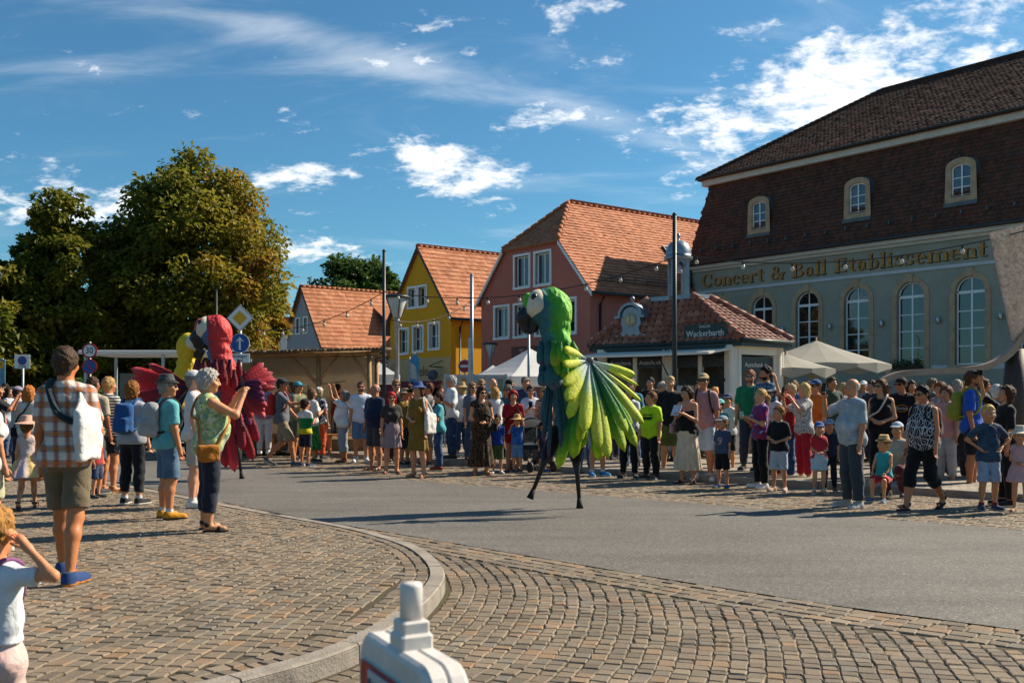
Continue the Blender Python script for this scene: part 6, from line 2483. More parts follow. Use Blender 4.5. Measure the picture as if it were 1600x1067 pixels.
ARMS = {   # upper-arm and forearm directions: (outward, forward, up)
    'down': ((.16, .03, -1), (.06, .22, -1)), 'front': ((.22, .05, -1), (-.72, .62, -.28)), 'hold': ((.16, .18, -1), (-.42, .80, .42)),
    'phone': ((.22, .72, -.42), (-.42, .42, .85)), 'up': ((.25, .65, .55), (-.15, .25, 1)), 'hips': ((.72, -.22, -.72), (-.62, .42, -.55)),
    'head': ((.9, .12, .05), (-.75, -.05, .62)), 'back': ((.14, -.36, -1), (.05, .12, -1)), 'fwd': ((.14, .30, -1), (-.05, .72, -.75)),
    'cross': ((.22, .14, -1), (-.95, .42, .08)), 'reach': ((.2, .75, -.55), (-.1, .95, .15)), 'lap': ((.15, .4, -.9), (-.15, .7, -.55)), 'out': ((.6, .45, -.55), (.25, .75, .45)),
}


def vn(v):
    v = np.array(v, dtype=float)
    return v / np.linalg.norm(v)


def person(px=None, fy=None, Y=None, h=1.7, yaw=0, label='', z0=0.0, sex='m', kid=0.0, build=1.0, arms=('down', 'down'), legs='stand', skin='c58f6c', top=None, bottom=None, dress=None,
           shoes='3a3a3c', shoe_style='shoe', hair=('short', '3a2a1c'), hat=None, glasses=None, head=(0, 0), extras=(), vox=0.022, group='people watching the parade', xoff=0.0, beard=None, socks=None):
    """one figure. top=(sleeve, hem, material, neck), bottom=(kind, length, material)"""
    if Y is None:
        Y = FPX * (EYE - z0) / (fy - HOR)
    X = (px - 800) / FPX * Y + xoff
    seed = (px * 0.37 + Y * 1.7) % 10
    root = empty('person', (X, Y, z0), math.radians(yaw), label, 'person', group)
    H = 1.75
    S = h / H
    hh = 0.232 + 0.075 * kid
    hs = hh / 0.232
    chin = H - hh - 0.005
    shz = chin - (0.085 - 0.02 * kid)
    hip = 0.905 - 0.09 * kid
    waist = hip + (shz - hip) * 0.36
    knee = hip * 0.53
    shx = {'m': 0.172, 'f': 0.150}[sex] - 0.02 * kid + 0.03 * (build - 1)
    B = build
    drop = 0.0
    # ---------------- joints
    J = {}
    hx = 0.088
    lg = []
    for s in (-1, 1):
        hp = np.array([s * hx, 0, hip])
        if legs == 'stand':
            kn, an = np.array([s * (hx + 0.015), -0.012, knee]), np.array([s * (hx + 0.025), 0.02, 0.085])
            toe = vn((s * 0.28, -1, 0))
        elif legs == 'contra':
            k_ = -1 if s > 0 else 0
            kn, an = np.array([s * (hx + 0.03), -0.012 + 0.04 * k_, knee]), np.array([s * (hx + 0.055), 0.02 + 0.03 * k_, 0.085])
            toe = vn((s * 0.45, -1, 0))
        elif legs in ('walk', 'walk2'):
            f = s if legs == 'walk' else -s
            if f > 0:
                kn, an = np.array([s * hx, -0.20, knee + 0.01]), np.array([s * hx, -0.27, 0.09])
                toe = vn((s * 0.12, -1, 0.12))
            else:
                kn, an = np.array([s * hx, 0.03, knee - 0.01]), np.array([s * hx, 0.33, 0.16])
                toe = vn((s * 0.12, -1, -0.55))
        elif legs == 'step':
            f = -0.20 if s > 0 else 0.20
            kn, an = np.array([s * hx * 1.2, f * 0.5 - 0.03, knee]), np.array([s * hx * 1.5, f, 0.085])
            toe = vn((s * 0.15, -1, 0))
        elif legs == 'sit':
            kn, an = np.array([s * 0.13, -0.36, hip - 0.02]), np.array([s * 0.13, -0.38, hip - 0.42])
            toe = vn((s * 0.2, -1, 0))
        elif legs == 'crouch':
            kn, an = np.array([s * 0.15, -0.34, hip + 0.10]), np.array([s * 0.12, -0.06, hip - 0.27])
            toe = vn((s * 0.2, -1, 0))
        lg.append([hp, kn, an, toe])
    if legs == 'sit':
        drop = hip - 0.42 - 0.085
    elif legs == 'crouch':
        drop = hip - 0.27 - 0.085
    ar = []
    UL, FL = 0.285 - 0.02 * kid, 0.245 - 0.02 * kid
    for s, nm in zip((-1, 1), arms):
        u, f = ARMS[nm] if isinstance(nm, str) else nm
        sh = np.array([s * shx, 0.0, shz - 0.028])
        el = sh + vn((s * u[0], -u[1], u[2])) * UL
        wr = el + vn((s * f[0], -f[1], f[2])) * FL
        ar.append([sh, el, wr, vn((s * f[0], -f[1], f[2]))])
    pts = np.array([p for l in lg for p in l[:3]] + [p for a in ar for p in a[:3]] + [np.array([0, 0, H - hh])])
    lo, hi = pts.min(axis=0) - 0.24, pts.max(axis=0) + 0.24
    vx = vox / S

    def put(name, V, Q, mats, parent=root, mi=None, smooth=True, top_level=None, **tags):
        if len(Q) == 0:
            return None
        V = V.copy()
        V[:, 2] -= drop
        me = np_mesh(name, V * S, Q, smooth=smooth)
        for m in (mats if isinstance(mats, list) else [mats]):
            me.materials.append(m)
        if mi is not None:
            me.polygons.foreach_set('material_index', np.asarray(mi, dtype=np.int32))
        o = bpy.data.objects.new(name, me)
        link(o, parent)
        return tag(o, **tags)

    def torso(g, e=0.0, k=0.045, low=True):
        g.cap((0, 0.005, shz - 0.08), (0, 0.0, waist + 0.08), 0.118 + e, (0.112 if sex == 'm' else 0.098) * (0.5 + 0.5 * B) + e, k, (1.22 * (0.8 + 0.2 * B), 0.86 * (0.7 + 0.3 * B)))
        for s in (-1, 1):
            g.cap((0, 0.010, shz + 0.012), (s * (shx - 0.02), 0.006, shz - 0.034), 0.050 + e * 0.7, 0.050 + e * 0.7, k)
        if sex == 'f' and kid < 0.5:
            for s in (-1, 1):
                g.ell((s * 0.07, -0.085 * (0.7 + 0.3 * B), shz - 0.175), (0.066 + e, 0.06 + e, 0.066 + e), k)
        if B > 1.12:
            g.ell((0, -0.06 * B, waist + 0.02), (0.135 * B + e, 0.10 * B + e, 0.16 + e), k)
        if low:
            g.cap((0, 0, waist + 0.08), (0, 0.004, hip + 0.06), (0.108 if sex == 'm' else 0.1) * (0.5 + 0.5 * B) + e, 0.118 * (0.5 + 0.5 * B) + e, k, (1.2, 0.92))
            pelvis(g, e, k)

    def pelvis(g, e, k):
        w = 0.075 if sex == 'm' else 0.088
        g.cap((-w, 0.012, hip + 0.035), (w, 0.012, hip + 0.035), 0.105 * (0.55 + 0.45 * B) + e, 0.105 * (0.55 + 0.45 * B) + e, k)
        for s in (-1, 1):
            g.ell((s * 0.068, 0.062, hip + 0.01), (0.08 + e, 0.075 + e, 0.085 + e), k)

    thick = (0.55 + 0.45 * B) * (1.0 if kid < 0.5 else 0.88)

    def leg(g, q, e, length=1.0, k=0.03, flare=0.0):
        """upper and lower leg, cut at a fraction of the whole length"""
        hp, kn, an, toe = lg[q]
        if length <= 0.5:
            e_ = hp + (kn - hp) * (length * 2)
            n = vn(kn - hp)
            g.cap(hp, kn, 0.092 * thick + e, (0.060 * thick + e + flare), k, trim=(e_, n))
        else:
            g.cap(hp, kn, 0.092 * thick + e, 0.060 * thick + e + flare * 0.6, k)
            t = (length - 0.5) * 2
            n = vn(an - kn)
            e_ = kn + (an - kn) * t
            cut = (e_, n) if length < 1 else None
            mid = kn + (an - kn) * 0.30 + np.array([0, 0.016, 0])
            g.cap(kn, mid, 0.060 * thick + e + flare * 0.6, 0.060 * thick + e + flare * 0.7, k, trim=cut)
            g.cap(mid, an, 0.059 * thick + e + flare * 0.7, 0.036 * thick + e + flare, k, trim=cut)

    ath = (0.65 + 0.35 * B) * (1.0 if sex == 'm' else 0.9) * (1.0 if kid < 0.5 else 0.85)

    def arm(g, q, e, length=1.0, k=0.025, flare=0.0):
        sh, el, wr, fd = ar[q]
        if length <= 0.55:
            n = vn(el - sh)
            g.cap(sh, el, 0.054 * ath + e, 0.040 * ath + e + flare, k, trim=(sh + (el - sh) * (length / 0.55), n))
        else:
            g.cap(sh, el, 0.054 * ath + e, 0.040 * ath + e, k)
            n = vn(wr - el)
            t = (length - 0.55) / 0.45
            g.cap(el, wr, 0.041 * ath + e, 0.028 * ath + e + flare, k, trim=((el + (wr - el) * t, n) if length < 1 else None))

    # ---------------- body with fingers and head in one mesh
    g = SDF(lo, hi, vx)
    torso(g)
    g.cap((0, 0.015, shz - 0.02), (0, 0.0, chin + 0.05), 0.058, 0.054, 0.04)
    for q in (0, 1):
        leg(g, q, 0.0)
        arm(g, q, 0.0)
        hp, kn, an, toe = lg[q]
        g.cap(an + np.array([0, 0.02, -0.03]), an + toe * 0.16 + np.array([0, 0, -0.05]), 0.036, 0.028, 0.03)
        sh, el, wr, fd = ar[q]
        g.cap(wr, wr + fd * 0.075, 0.026, 0.032, 0.02)
    V, Q = g.out()
    mi = np.zeros(len(Q), dtype=int)
    mbf = MB()
    for q, s in ((0, -1), (1, 1)):
        sh, el, wr, fd = ar[q]
        side_ = vn(np.cross(fd, (0.3 * s, 0.2, 1.0))) * s
        pal = vn(np.cross(side_, fd))
        curl = -pal if np.dot(-pal, np.array([0, -1, -0.2])) > np.dot(pal, np.array([0, -1, -0.2])) else pal
        for i, L in enumerate((0.070, 0.080, 0.075, 0.060)):
            b0 = wr + fd * 0.085 + side_ * (0.024 - 0.016 * i)
            m1 = b0 + fd * L * 0.5 + curl * 0.008
            m2 = m1 + vn(fd * 0.75 + curl * 0.65) * L * 0.33
            m3 = m2 + vn(fd * 0.35 + curl * 0.95) * L * 0.26
            mbf.tube([b0 - fd * 0.02, m1, m2, m3], [0.0088, 0.0085, 0.0078, 0.0055], 6)
        t0 = wr + fd * 0.03 + side_ * 0.022
        mbf.tube([t0, t0 + side_ * 0.022 + fd * 0.028 + curl * 0.008, t0 + side_ * 0.026 + fd * 0.058 + curl * 0.018], [0.012, 0.010, 0.006], 6)
    fq = [f for f in mbf.f if len(f) == 4]
    fc = [f for f in mbf.f if len(f) == 6]
    o = len(V)
    V = np.concatenate([V, np.array([list(p) for p in mbf.v])])
    Q = np.concatenate([Q, np.array(fq) + o, np.array([(f[0], f[1], f[2], f[3]) for f in fc] + [(f[3], f[4], f[5], f[0]) for f in fc]) + o])
    hV, hQ, hmi = head_mesh(0.0105 if vox > 0.018 else 0.0075)
    HM = Matrix.Translation((0, 0.0, chin + 0.115 * hs)) @ Matrix.Translation((0, 0.03, -0.09 * hs)) @ Euler((math.radians(head[1]), 0, math.radians(head[0]))).to_matrix().to_4x4() @ Matrix.Translation((0, -0.03, 0.09 * hs)) @ Matrix.Scale(hs, 4)
    HA = np.array(HM)

    def toh(P):
        return P @ HA[:3, :3].T + HA[:3, 3]
    o = len(V)
    mi = np.concatenate([mi, np.zeros(len(Q) - len(mi), dtype=int), hmi])
    V = np.concatenate([V, toh(hV)])
    Q = np.concatenate([Q, hQ + o])
    put('body', V, Q, skin_mats(skin), mi=mi)
    # ---------------- clothes
    if top:
        sleeve, hem, mat, neck = (list(top) + [0.0] * 4)[:4]
        mat = mat if not isinstance(mat, str) else cloth(mat)
        hz = hip + 0.02 if not hem else hem
        g = SDF((lo[0], lo[1], hz - 0.05), (hi[0], hi[1], hi[2]), vx * 0.92)
        torso(g, 0.027)
        if sleeve > 0:
            for q in (0, 1):
                arm(g, q, 0.013, sleeve, flare=0.014)
        g.wrinkle(0.0045, 21, seed)
        if sleeve <= 0:
            for s in (-1, 1):
                a = ar[0 if s < 0 else 1]
                g.cap((s * (shx + 0.035 - (0.05 if sleeve < -0.5 else 0)), 0, shz - 0.04), (s * (shx + 0.05), 0, shz + 0.12), 0.05, 0.075, sub=True)
        if neck == 'bare':
            g.clip((0, 0, shz - 0.10), (0, -0.25, 1))
        else:
            g.cap((0, -0.005, shz + 0.035 - (neck or 0)), (0, -0.035 - (neck or 0) * 0.6, shz + 0.15), 0.062 + (neck or 0) * 0.4, 0.075, sub=True)
        g.clip((0, 0, hz), (0, 0, -1))
        V, Q = g.out()
        put('shirt', V, Q, mat)
        if neck == 'bare':
            pass
    if dress:
        sleeve, hem, mat, flare = dress
        mat = mat if not isinstance(mat, str) else cloth(mat)
        g = SDF((lo[0] - 0.1, lo[1] - 0.1, hem - 0.05), (hi[0] + 0.1, hi[1] + 0.1, hi[2]), vx * 0.92)
        torso(g, 0.018)
        if sleeve > 0:
            for q in (0, 1):
                arm(g, q, 0.018, sleeve, flare=0.012)
        r1 = 0.155 * (0.6 + 0.4 * B) + flare
        g.cap((0, 0.01, waist), (0, 0.01, hem - 0.02), 0.125 * (0.6 + 0.4 * B), r1, 0.05, (1.1, 0.95))
        x, y, z = g.grid((slice(None),) * 3)
        fall = np.clip((waist - z) / max(waist - hem, 0.1), 0, 1)
        g.F = (g.F + 0.016 * fall * np.sin(np.arctan2(y, x) * 11 + seed)).astype(np.float32)
        g.wrinkle(0.004, 19, seed)
        if sleeve <= 0:
            for s in (-1, 1):
                g.cap((s * (shx + 0.04), 0, shz - 0.04), (s * (shx + 0.05), 0, shz + 0.12), 0.05, 0.075, sub=True)
        g.cap((0, -0.01, shz + 0.02), (0, -0.06, shz + 0.15), 0.07, 0.08, sub=True)
        g.clip((0, 0, hem), (0, 0, -1))
        V, Q = g.out()
        put('dress', V, Q, mat)
    if bottom:
        kind, length, mat = bottom
        mat = mat if not isinstance(mat, str) else cloth(mat)
        wz = waist + 0.02
        if kind == 'skirt':
            hem = length
            g = SDF((lo[0] - 0.1, lo[1] - 0.1, hem - 0.05), (hi[0] + 0.1, hi[1] + 0.1, wz + 0.1), vx * 0.92)
            pelvis(g, 0.02, 0.04)
            g.cap((0, 0, waist + 0.1), (0, 0.0, hip + 0.05), 0.11 * (0.5 + 0.5 * B) + 0.012, 0.13 * (0.5 + 0.5 * B) + 0.015, 0.05, (1.2, 0.95))
            g.cap((0, 0.01, hip + 0.05), (0, 0.01, hem - 0.03), 0.15, 0.235 if hem < 0.5 else 0.19, 0.05, (1.1, 0.95))
            x, y, z = g.grid((slice(None),) * 3)
            fall = np.clip((hip + 0.05 - z) / max(hip - hem, 0.1), 0, 1)
            g.F = (g.F + 0.020 * fall * np.sin(np.arctan2(y, x) * 15 + seed + z * 2)).astype(np.float32)
            g.clip((0, 0, hem), (0, 0, -1))
            g.clip((0, 0, wz + 0.03), (0, 0, 1))
        else:
            g = SDF((lo[0], lo[1], lo[2]), (hi[0], hi[1], max(wz, hip + 0.2) + 0.1), vx * 0.92)
            pelvis(g, 0.010, 0.04)
            g.cap((0, 0, waist + 0.06), (0, 0.004, hip + 0.04), 0.108 * (0.5 + 0.5 * B) + 0.004, 0.12 * (0.5 + 0.5 * B) + 0.006, 0.04, (1.2, 0.93))
            fl_ = {'shorts': 0.030, 'capri': 0.012, 'trousers': 0.016, 'leggings': 0.0, 'wide': 0.045}[kind]
            for q in (0, 1):
                leg(g, q, 0.009 if kind != 'leggings' else 0.004, length, flare=fl_)
            g.wrinkle(0.0045, 24, seed + 3)
            g.clip((0, 0, wz), (0, 0, 1))
        V, Q = g.out()
        put('trousers' if kind in ('trousers', 'capri', 'leggings', 'wide') else kind, V, Q, mat)
    # ---------------- shoes
    for q in (0, 1):
        hp, kn, an, toe = lg[q]
        if shoes is None:
            break
        c0, c1 = an + np.array([0, 0.03, -0.035]), an + toe * 0.17 + np.array([0, 0, -0.052])
        h0 = np.minimum(c0, c1) - 0.09
        h1 = np.maximum(c0, c1) + np.array([0.09, 0.09, 0.12])
        g = SDF(h0, h1, 0.0145 / S if vox > 0.018 else 0.011 / S)
        if shoe_style == 'sandal':
            g.cap(c0 + np.array([0, 0, -0.035]), c1 + np.array([0, 0, -0.020]), 0.038, 0.042, 0.02)
            g.clip(tuple(c0 + np.array([0, 0, -0.028])), tuple(vn((toe[0] * 0, 0, 1))))
            m_ = an + toe * 0.10 + np.array([0, 0, -0.04])
            g.cap(m_ + np.array([-0.03, 0, 0]), m_ + np.array([0.03, 0, 0]), 0.024, 0.024, 0.01)
            g.cap(an + np.array([-0.02, 0.02, 0.0]), an + np.array([0.02, 0.02, 0.0]), 0.035, 0.035, 0.01, (1, 1))
            g.clip(tuple(an + np.array([0, 0, 0.022])), (0, 0, 1))
        else:
            g.cap(c0, c1, 0.047, 0.040, 0.03)
            g.cap(an + np.array([0, 0.01, 0.0]), an + np.array([0, 0.0, -0.03]), 0.046, 0.05, 0.03)
            g.cap(c0 + np.array([0, 0.005, -0.03]), c1 + np.array([0, 0, -0.012]), 0.046, 0.046, 0.01, (1.0, 1.0))
            g.clip(tuple(an + np.array([0, 0, 0.030 if shoe_style == 'boot' else 0.018])), (0, 0, 1))
        if legs not in ('walk', 'walk2'):
            g.clip(tuple(an + np.array([0, 0, -0.084])), (0, 0, -1))
        V, Q = g.out()
        un = vn(np.array([0, 0, 1]) - toe * toe[2])
        sole = ((V[Q].mean(axis=1) - an) @ un < -0.060).astype(int)
        up_, so_ = (shoes if isinstance(shoes, tuple) else (shoes, 'd8d4cc' if shoe_style == 'shoe' else shoes))
        put('shoe', V, Q, [cloth(up_), cloth(so_)], mi=sole)
        if socks and shoe_style != 'sandal':
            mb = MB()
            u_ = vn(kn - an)
            mb.tube([an - u_ * 0.02 + np.array([0, 0, 0]), an + u_ * 0.05], [0.046, 0.047], 12)
            P = np.array([list(p) for p in mb.v])
            fq2 = [f for f in mb.f if len(f) == 4]
            put('sock', P, np.array(fq2), cloth(socks))
    # ---------------- hair, hats, glasses (modelled in head space)
    hv = 0.0105 if vox > 0.018 else 0.008

    def hput(name, g, mat):
        V, Q = g.out()
        return put(name, toh(V), Q, mat)
    st, hc = hair if hair else (None, None)
    if st and st != 'bald':
        g = SDF((-0.15, -0.16, -0.50 if st in ('long', 'ponytail', 'braid') else -0.22), (0.15, 0.24, 0.18), hv)
        t = {'short': 0.013, 'crop': 0.007, 'curly': 0.032, 'bob': 0.020, 'long': 0.018, 'ponytail': 0.010, 'bun': 0.010, 'braid': 0.010, 'fringe': 0.006}.get(st, 0.012)
        g.ell((0, 0.016, 0.026), (0.077 + t, 0.096 + t, 0.094 + t), 0.02)
        if st == 'fringe':
            g.clip((0, 0.0, 0.055), (0, 0, 1))
            g.clip((0, 0.02, 0.0), (0, -1, 0.4))
            g.clip((0, 0, -0.06), (0, 0, -1))
        else:
            if st in ('bob', 'long'):
                for s in (-1, 1):
                    g.cap((s * 0.060, 0.022, 0.0), (s * 0.066, 0.03, -0.10 if st == 'bob' else -0.17), 0.038, 0.036, 0.03)
                g.cap((0, 0.055, 0.0), (0, 0.06, -0.10), 0.065, 0.06, 0.03, (1.2, 0.9))
                if st == 'long':
                    g.cap((0, 0.07, -0.05), (0, 0.085, -0.33), 0.075, 0.05, 0.04, (1.35, 0.65))
            if st == 'curly':
                g.cap((0, 0.05, -0.01), (0, 0.06, -0.06), 0.085, 0.07, 0.03, (1.2, 0.9))
            if st == 'short':
                g.cap((0, 0.06, 0.0), (0, 0.068, -0.07), 0.055, 0.045, 0.03, (1.15, 0.8))
            # free the face: everything in front of a slanted plane below the hairline
            x, y, z = g.grid((slice(None),) * 3)
            lim = -(y * 0.80 + z * 0.60 + 0.022)
            if st in ('bob', 'long'):
                lim = np.minimum(lim, np.maximum(-(y + 0.045), -(np.abs(x) - 0.052)) * 1.0)
                lim = np.where((np.abs(x) > 0.05) & (y > -0.045), -1.0, lim)
            if st not in ('bob', 'long', 'ponytail', 'braid'):
                lim = np.maximum(lim, -(z + (0.10 if st == 'curly' else 0.085)))
            lim = np.where((y > 0.0) & (z > -0.09) & (st not in ('crop',)), np.minimum(lim, 0.0) - 0.004, lim)
            g.F = np.maximum(g.F, lim).astype(np.float32)
            g.wrinkle(0.0055 if st == 'curly' else 0.0055, 84 if st == 'curly' else 62, seed)
            if st == 'ponytail':
                g.ell((0, 0.115, 0.02), (0.022, 0.022, 0.022), 0.01)
                g.cap((0, 0.12, 0.02), (0, 0.165, -0.04), 0.022, 0.034, 0.02)
                g.cap((0, 0.165, -0.04), (0, 0.15, -0.24), 0.034, 0.012, 0.02)
            elif st == 'bun':
                g.ell((0, 0.10, 0.09), (0.045, 0.042, 0.042), 0.015)
            elif st == 'braid':
                for i in range(9):
                    g.ell((0.016 * (1 if i % 2 else -1) + 0.03, 0.075 + 0.02 * math.sin(i), 0.07 - i * 0.03), (0.028, 0.030, 0.024), 0.008)
        hput('hair', g, hair_mat(hc))
    if beard:
        g = SDF((-0.1, -0.13, -0.15), (0.1, 0.05, 0.05), hv)
        g.ell((0, -0.030, -0.055), (0.066, 0.070, 0.070), 0.02)
        g.clip((0, 0, -0.048), (0, -0.15, 1))
        g.clip((0, -0.02, 0), (0, 1, 0.3))
        hput('beard', g, hair_mat(beard))
    if hat:
        kind, hc_ = hat[0], hat[1]
        g = SDF((-0.24, -0.28, -0.06), (0.24, 0.26, 0.20), hv * 1.05)
        m_h = hc_ if not isinstance(hc_, str) else cloth(hc_)
        if kind in ('cap', 'cap_back'):
            g.ell((0, 0.016, 0.030), (0.097, 0.116, 0.108), 0.02)
            g.clip((0, 0, 0.050), (0, 0.10, -1))
            s = -1 if kind == 'cap' else 1
            g.ell((0, s * 0.125 + 0.01, 0.052), (0.078, 0.088, 0.013), 0.012)
        else:
            w, ch_, dr = {'sun': (0.185, 0.11, 0.02), 'trilby': (0.135, 0.115, 0.0), 'bucket': (0.150, 0.10, 0.03)}[kind]
            g.cap((0, 0.014, 0.06), (0, 0.014, 0.05 + ch_ - 0.03), 0.098, 0.075, 0.02, (0.98, 1.15))
            g.clip((0, 0, 0.05 + ch_), (0, 0, 1))
            if kind == 'trilby':
                g.cap((0, -0.06, 0.185), (0, 0.08, 0.185), 0.03, 0.03, sub=True)
            g.clip((0, 0, 0.048), (0, 0, -1))
            x, y, z = g.grid((slice(None),) * 3)
            rad = np.sqrt((x / 0.95) ** 2 + ((y - 0.014) / 1.08) ** 2)
            zz = 0.056 - dr * np.clip((rad - 0.10) / 0.08, 0, 1.2) + (0.012 * np.abs(x / w) ** 2 if kind == 'trilby' else 0)
            br_ = np.maximum(np.abs(z - zz) - 0.008, rad - w)
            g.F = np.minimum(g.F, br_).astype(np.float32)
        ho = hput('hat', g, m_h)
        if len(hat) > 2 and kind not in ('cap', 'cap_back'):
            mb = MB()
            mb.lathe([(0.1015, 0.062), (0.1005, 0.085)], (0, 0.014, 0), 20, sx=0.985, sy=1.155)
            P = np.array(mb.v)
            put('hat_band', toh(P), np.array([f for f in mb.f if len(f) == 4]), cloth(hat[2]), parent=ho)
    if glasses:
        mb = MB()
        for s in (-1, 1):
            c = Vector((s * 0.034, -0.103, 0.010))
            n_ = 10
            o_ = [(c.x + 0.028 * math.cos(2 * PI * i / n_), c.z + 0.021 * math.sin(2 * PI * i / n_)) for i in range(n_)]
            vs = [(a, c.y - 0.003 + 0.25 * (a - c.x) * s * 0.6, b) for a, b in o_] + [(a, c.y + 0.003 + 0.25 * (a - c.x) * s * 0.6, b) for a, b in o_]
            cc = [(c.x, c.y - 0.004, c.z), (c.x, c.y + 0.004, c.z)]
            oo = len(mb.v)
            mb.add(vs, [(i, (i + 1) % n_, n_ + (i + 1) % n_, n_ + i) for i in range(n_)])
            mb.add([vs[i] for i in range(n_)] + [cc[0]], [(i, (i + 1) % n_, n_, n_) for i in range(n_)])
            mb.box(min(s * 0.062, s * 0.080), -0.095, 0.012, max(s * 0.062, s * 0.080), -0.089, 0.020)
            mb.box(min(s * 0.078, s * 0.083), -0.092, 0.010, max(s * 0.078, s * 0.083), 0.015, 0.018)
        mb.box(-0.008, -0.108, 0.010, 0.008, -0.102, 0.017)
        P = np.array([list(p) for p in mb.v])
        put('sunglasses' if glasses != 'clear' else 'spectacles', toh(P), np.array(mb.f), M('glasses_' + glasses, {'dark': (0.008, 0.008, 0.01), 'green': (0.03, 0.30, 0.10), 'clear': (0.10, 0.09, 0.09)}[glasses], 0.12, 0.05, bump=0), smooth=False)
    # ---------------- things carried: top-level objects of their own
    def cat3(P, n=4):
        P = [Vector(p) for p in P]
        out = []
        for i in range(len(P) - 1):
            a, b, c, d = P[max(i - 1, 0)], P[i], P[i + 1], P[min(i + 2, len(P) - 1)]
            for k in range(n):
                t = k / n
                out.append(0.5 * ((2 * b) + (c - a) * t + (2 * a - 5 * b + 4 * c - d) * t * t + (3 * b - a - 3 * c + d) * t ** 3))
        return out + [P[-1]]
    for ex in extras:
        kind, col, lab = ex[:3]
        g = None
        dz = drop
        nm = kind
        mat = cloth(col) if isinstance(col, str) else col
        mb = MB()
        if kind == 'backpack':
            g = SDF((-0.22, 0.05, shz - 0.55), (0.22, 0.36, shz + 0.12), 0.017 / S)
            dy = 0.09 * (0.6 + 0.4 * B)
            g.box((0, dy + 0.115, shz - 0.20), (0.135, 0.078, 0.22), 0.075)
            g.box((0, dy + 0.20, shz - 0.29), (0.11, 0.05, 0.11), 0.04, 0.02)
            g.wrinkle(0.006, 20, seed)
            for s in (-1, 1):
                mb.tube(cat3([(s * 0.09, dy + 0.06, shz - 0.05), (s * 0.10, 0.05, shz + 0.062), (s * 0.105, -0.07, shz + 0.03), (s * 0.12, -0.135 * (0.7 + 0.3 * B), shz - 0.12), (s * 0.16, -0.08, shz - 0.30), (s * 0.11, dy + 0.07, shz - 0.36)]), 0.017, 6)
        elif kind in ('tote', 'shoulder_bag'):
            s = ex[3] if len(ex) > 3 else 1
            bz = ex[4] if len(ex) > 4 else hip + 0.08
            fwd = ex[5] if len(ex) > 5 else 0.02
            sz = (0.035, 0.16, 0.19) if kind == 'tote' else (0.04, 0.12, 0.09)
            x0 = s * (0.235 * (0.7 + 0.3 * B))
            g = SDF((x0 - 0.12, fwd - 0.3, bz - 0.3), (x0 + 0.12, fwd + 0.3, bz + 0.4), 0.015 / S)
            g.box((x0, fwd, bz), sz, 0.03, 0.05)
            if kind == 'tote':
                g.cap((x0, fwd, bz + 0.05), (x0 - s * 0.06, fwd, bz + 0.30), 0.13, 0.03, 0.05, (0.35, 1.0))
            g.wrinkle(0.006, 22, seed)
            o_ = -s if kind == 'shoulder_bag' or (len(ex) > 6 and ex[6] == 'cross') else s
            up = shz + 0.055
            bd = 0.60 + 0.40 * B
            if o_ != s:
                path = [(x0 - s * 0.01, fwd + 0.09, bz + sz[2] * 0.8), (s * 0.13 * bd, 0.125 * bd, waist + 0.10), (s * 0.01, 0.165 * bd, shz - 0.16), (o_ * 0.085, 0.10, up - 0.03), (o_ * 0.095, 0.0, up + 0.012), (o_ * 0.085, -0.11, up - 0.05), (s * 0.01, -0.185 * bd, shz - 0.19), (s * 0.14 * bd, -0.15 * bd, waist + 0.06), (x0 - s * 0.01, fwd - 0.09, bz + sz[2] * 0.8)]
            else:
                path = [(x0, fwd + 0.10, bz + sz[2] * 0.8), (s * 0.20, 0.09, shz - 0.10), (s * 0.13, 0.0, up + 0.0), (s * 0.20, -0.09, shz - 0.10), (x0, fwd - 0.10, bz + sz[2] * 0.8)]
            mb.tube(cat3(path), 0.026 if len(ex) > 6 else 0.015, 6)
        elif kind in ('phone', 'camera', 'leaflet', 'cup'):
            q = ex[3] if len(ex) > 3 else 1
            sh, el, wr, fd = ar[q]
            c = wr + fd * 0.125
            if kind == 'phone':
                R = Matrix.Translation(Vector(c)) @ Matrix.Rotation(math.radians(-12), 4, 'X')
                mb.box(-0.04, -0.012, -0.035, 0.04, -0.002, 0.125, mat=R, ch=0.004)
            elif kind == 'camera':
                R = Matrix.Translation(Vector(c))
                mb.box(-0.06, -0.03, -0.02, 0.06, 0.03, 0.065, mat=R, ch=0.008)
                mb.tube([R @ Vector((0, -0.03, 0.02)), R @ Vector((0, -0.10, 0.02))], [0.034, 0.036], 12)
            elif kind == 'leaflet':
                R = Matrix.Translation(Vector(c)) @ Matrix.Rotation(math.radians(-35), 4, 'X')
                mb.box(-0.08, -0.004, -0.07, 0.08, 0.004, 0.15, mat=R)
            else:
                mb.lathe([(0.028, -0.05), (0.036, 0.07)], tuple(c), 12)
            nm = {'phone': 'mobile_phone', 'cup': 'drinking_cup'}.get(kind, kind)
        root2 = empty(nm, tuple(root.location), math.radians(yaw), lab, {'backpack': 'backpack', 'tote': 'bag', 'shoulder_bag': 'bag', 'phone': 'phone', 'camera': 'camera', 'leaflet': 'leaflet', 'cup': 'cup'}[kind])
        if g is not None:
            V, Q = g.out()
            put('bag_body', V, Q, mat, parent=root2)
        if mb.v:
            P = np.array([list(p) for p in mb.v])
            P[:, 2] -= dz
            m2 = MB()
            m2.add((P * S).tolist(), mb.f, 0, False)
            ob = m2.build('strap' if g is not None else 'case', mat if g is None else cloth(ex[-1] if (isinstance(ex[-1], str) and len(ex[-1]) == 6 and len(ex) > 3) else (col if isinstance(col, str) else '222222')), root2)
    root['S'] = S
    return root, dict(S=S, shz=shz, hip=hip, waist=waist, ar=ar, HM=HM, drop=drop, X=X, Y=Y, put=put)

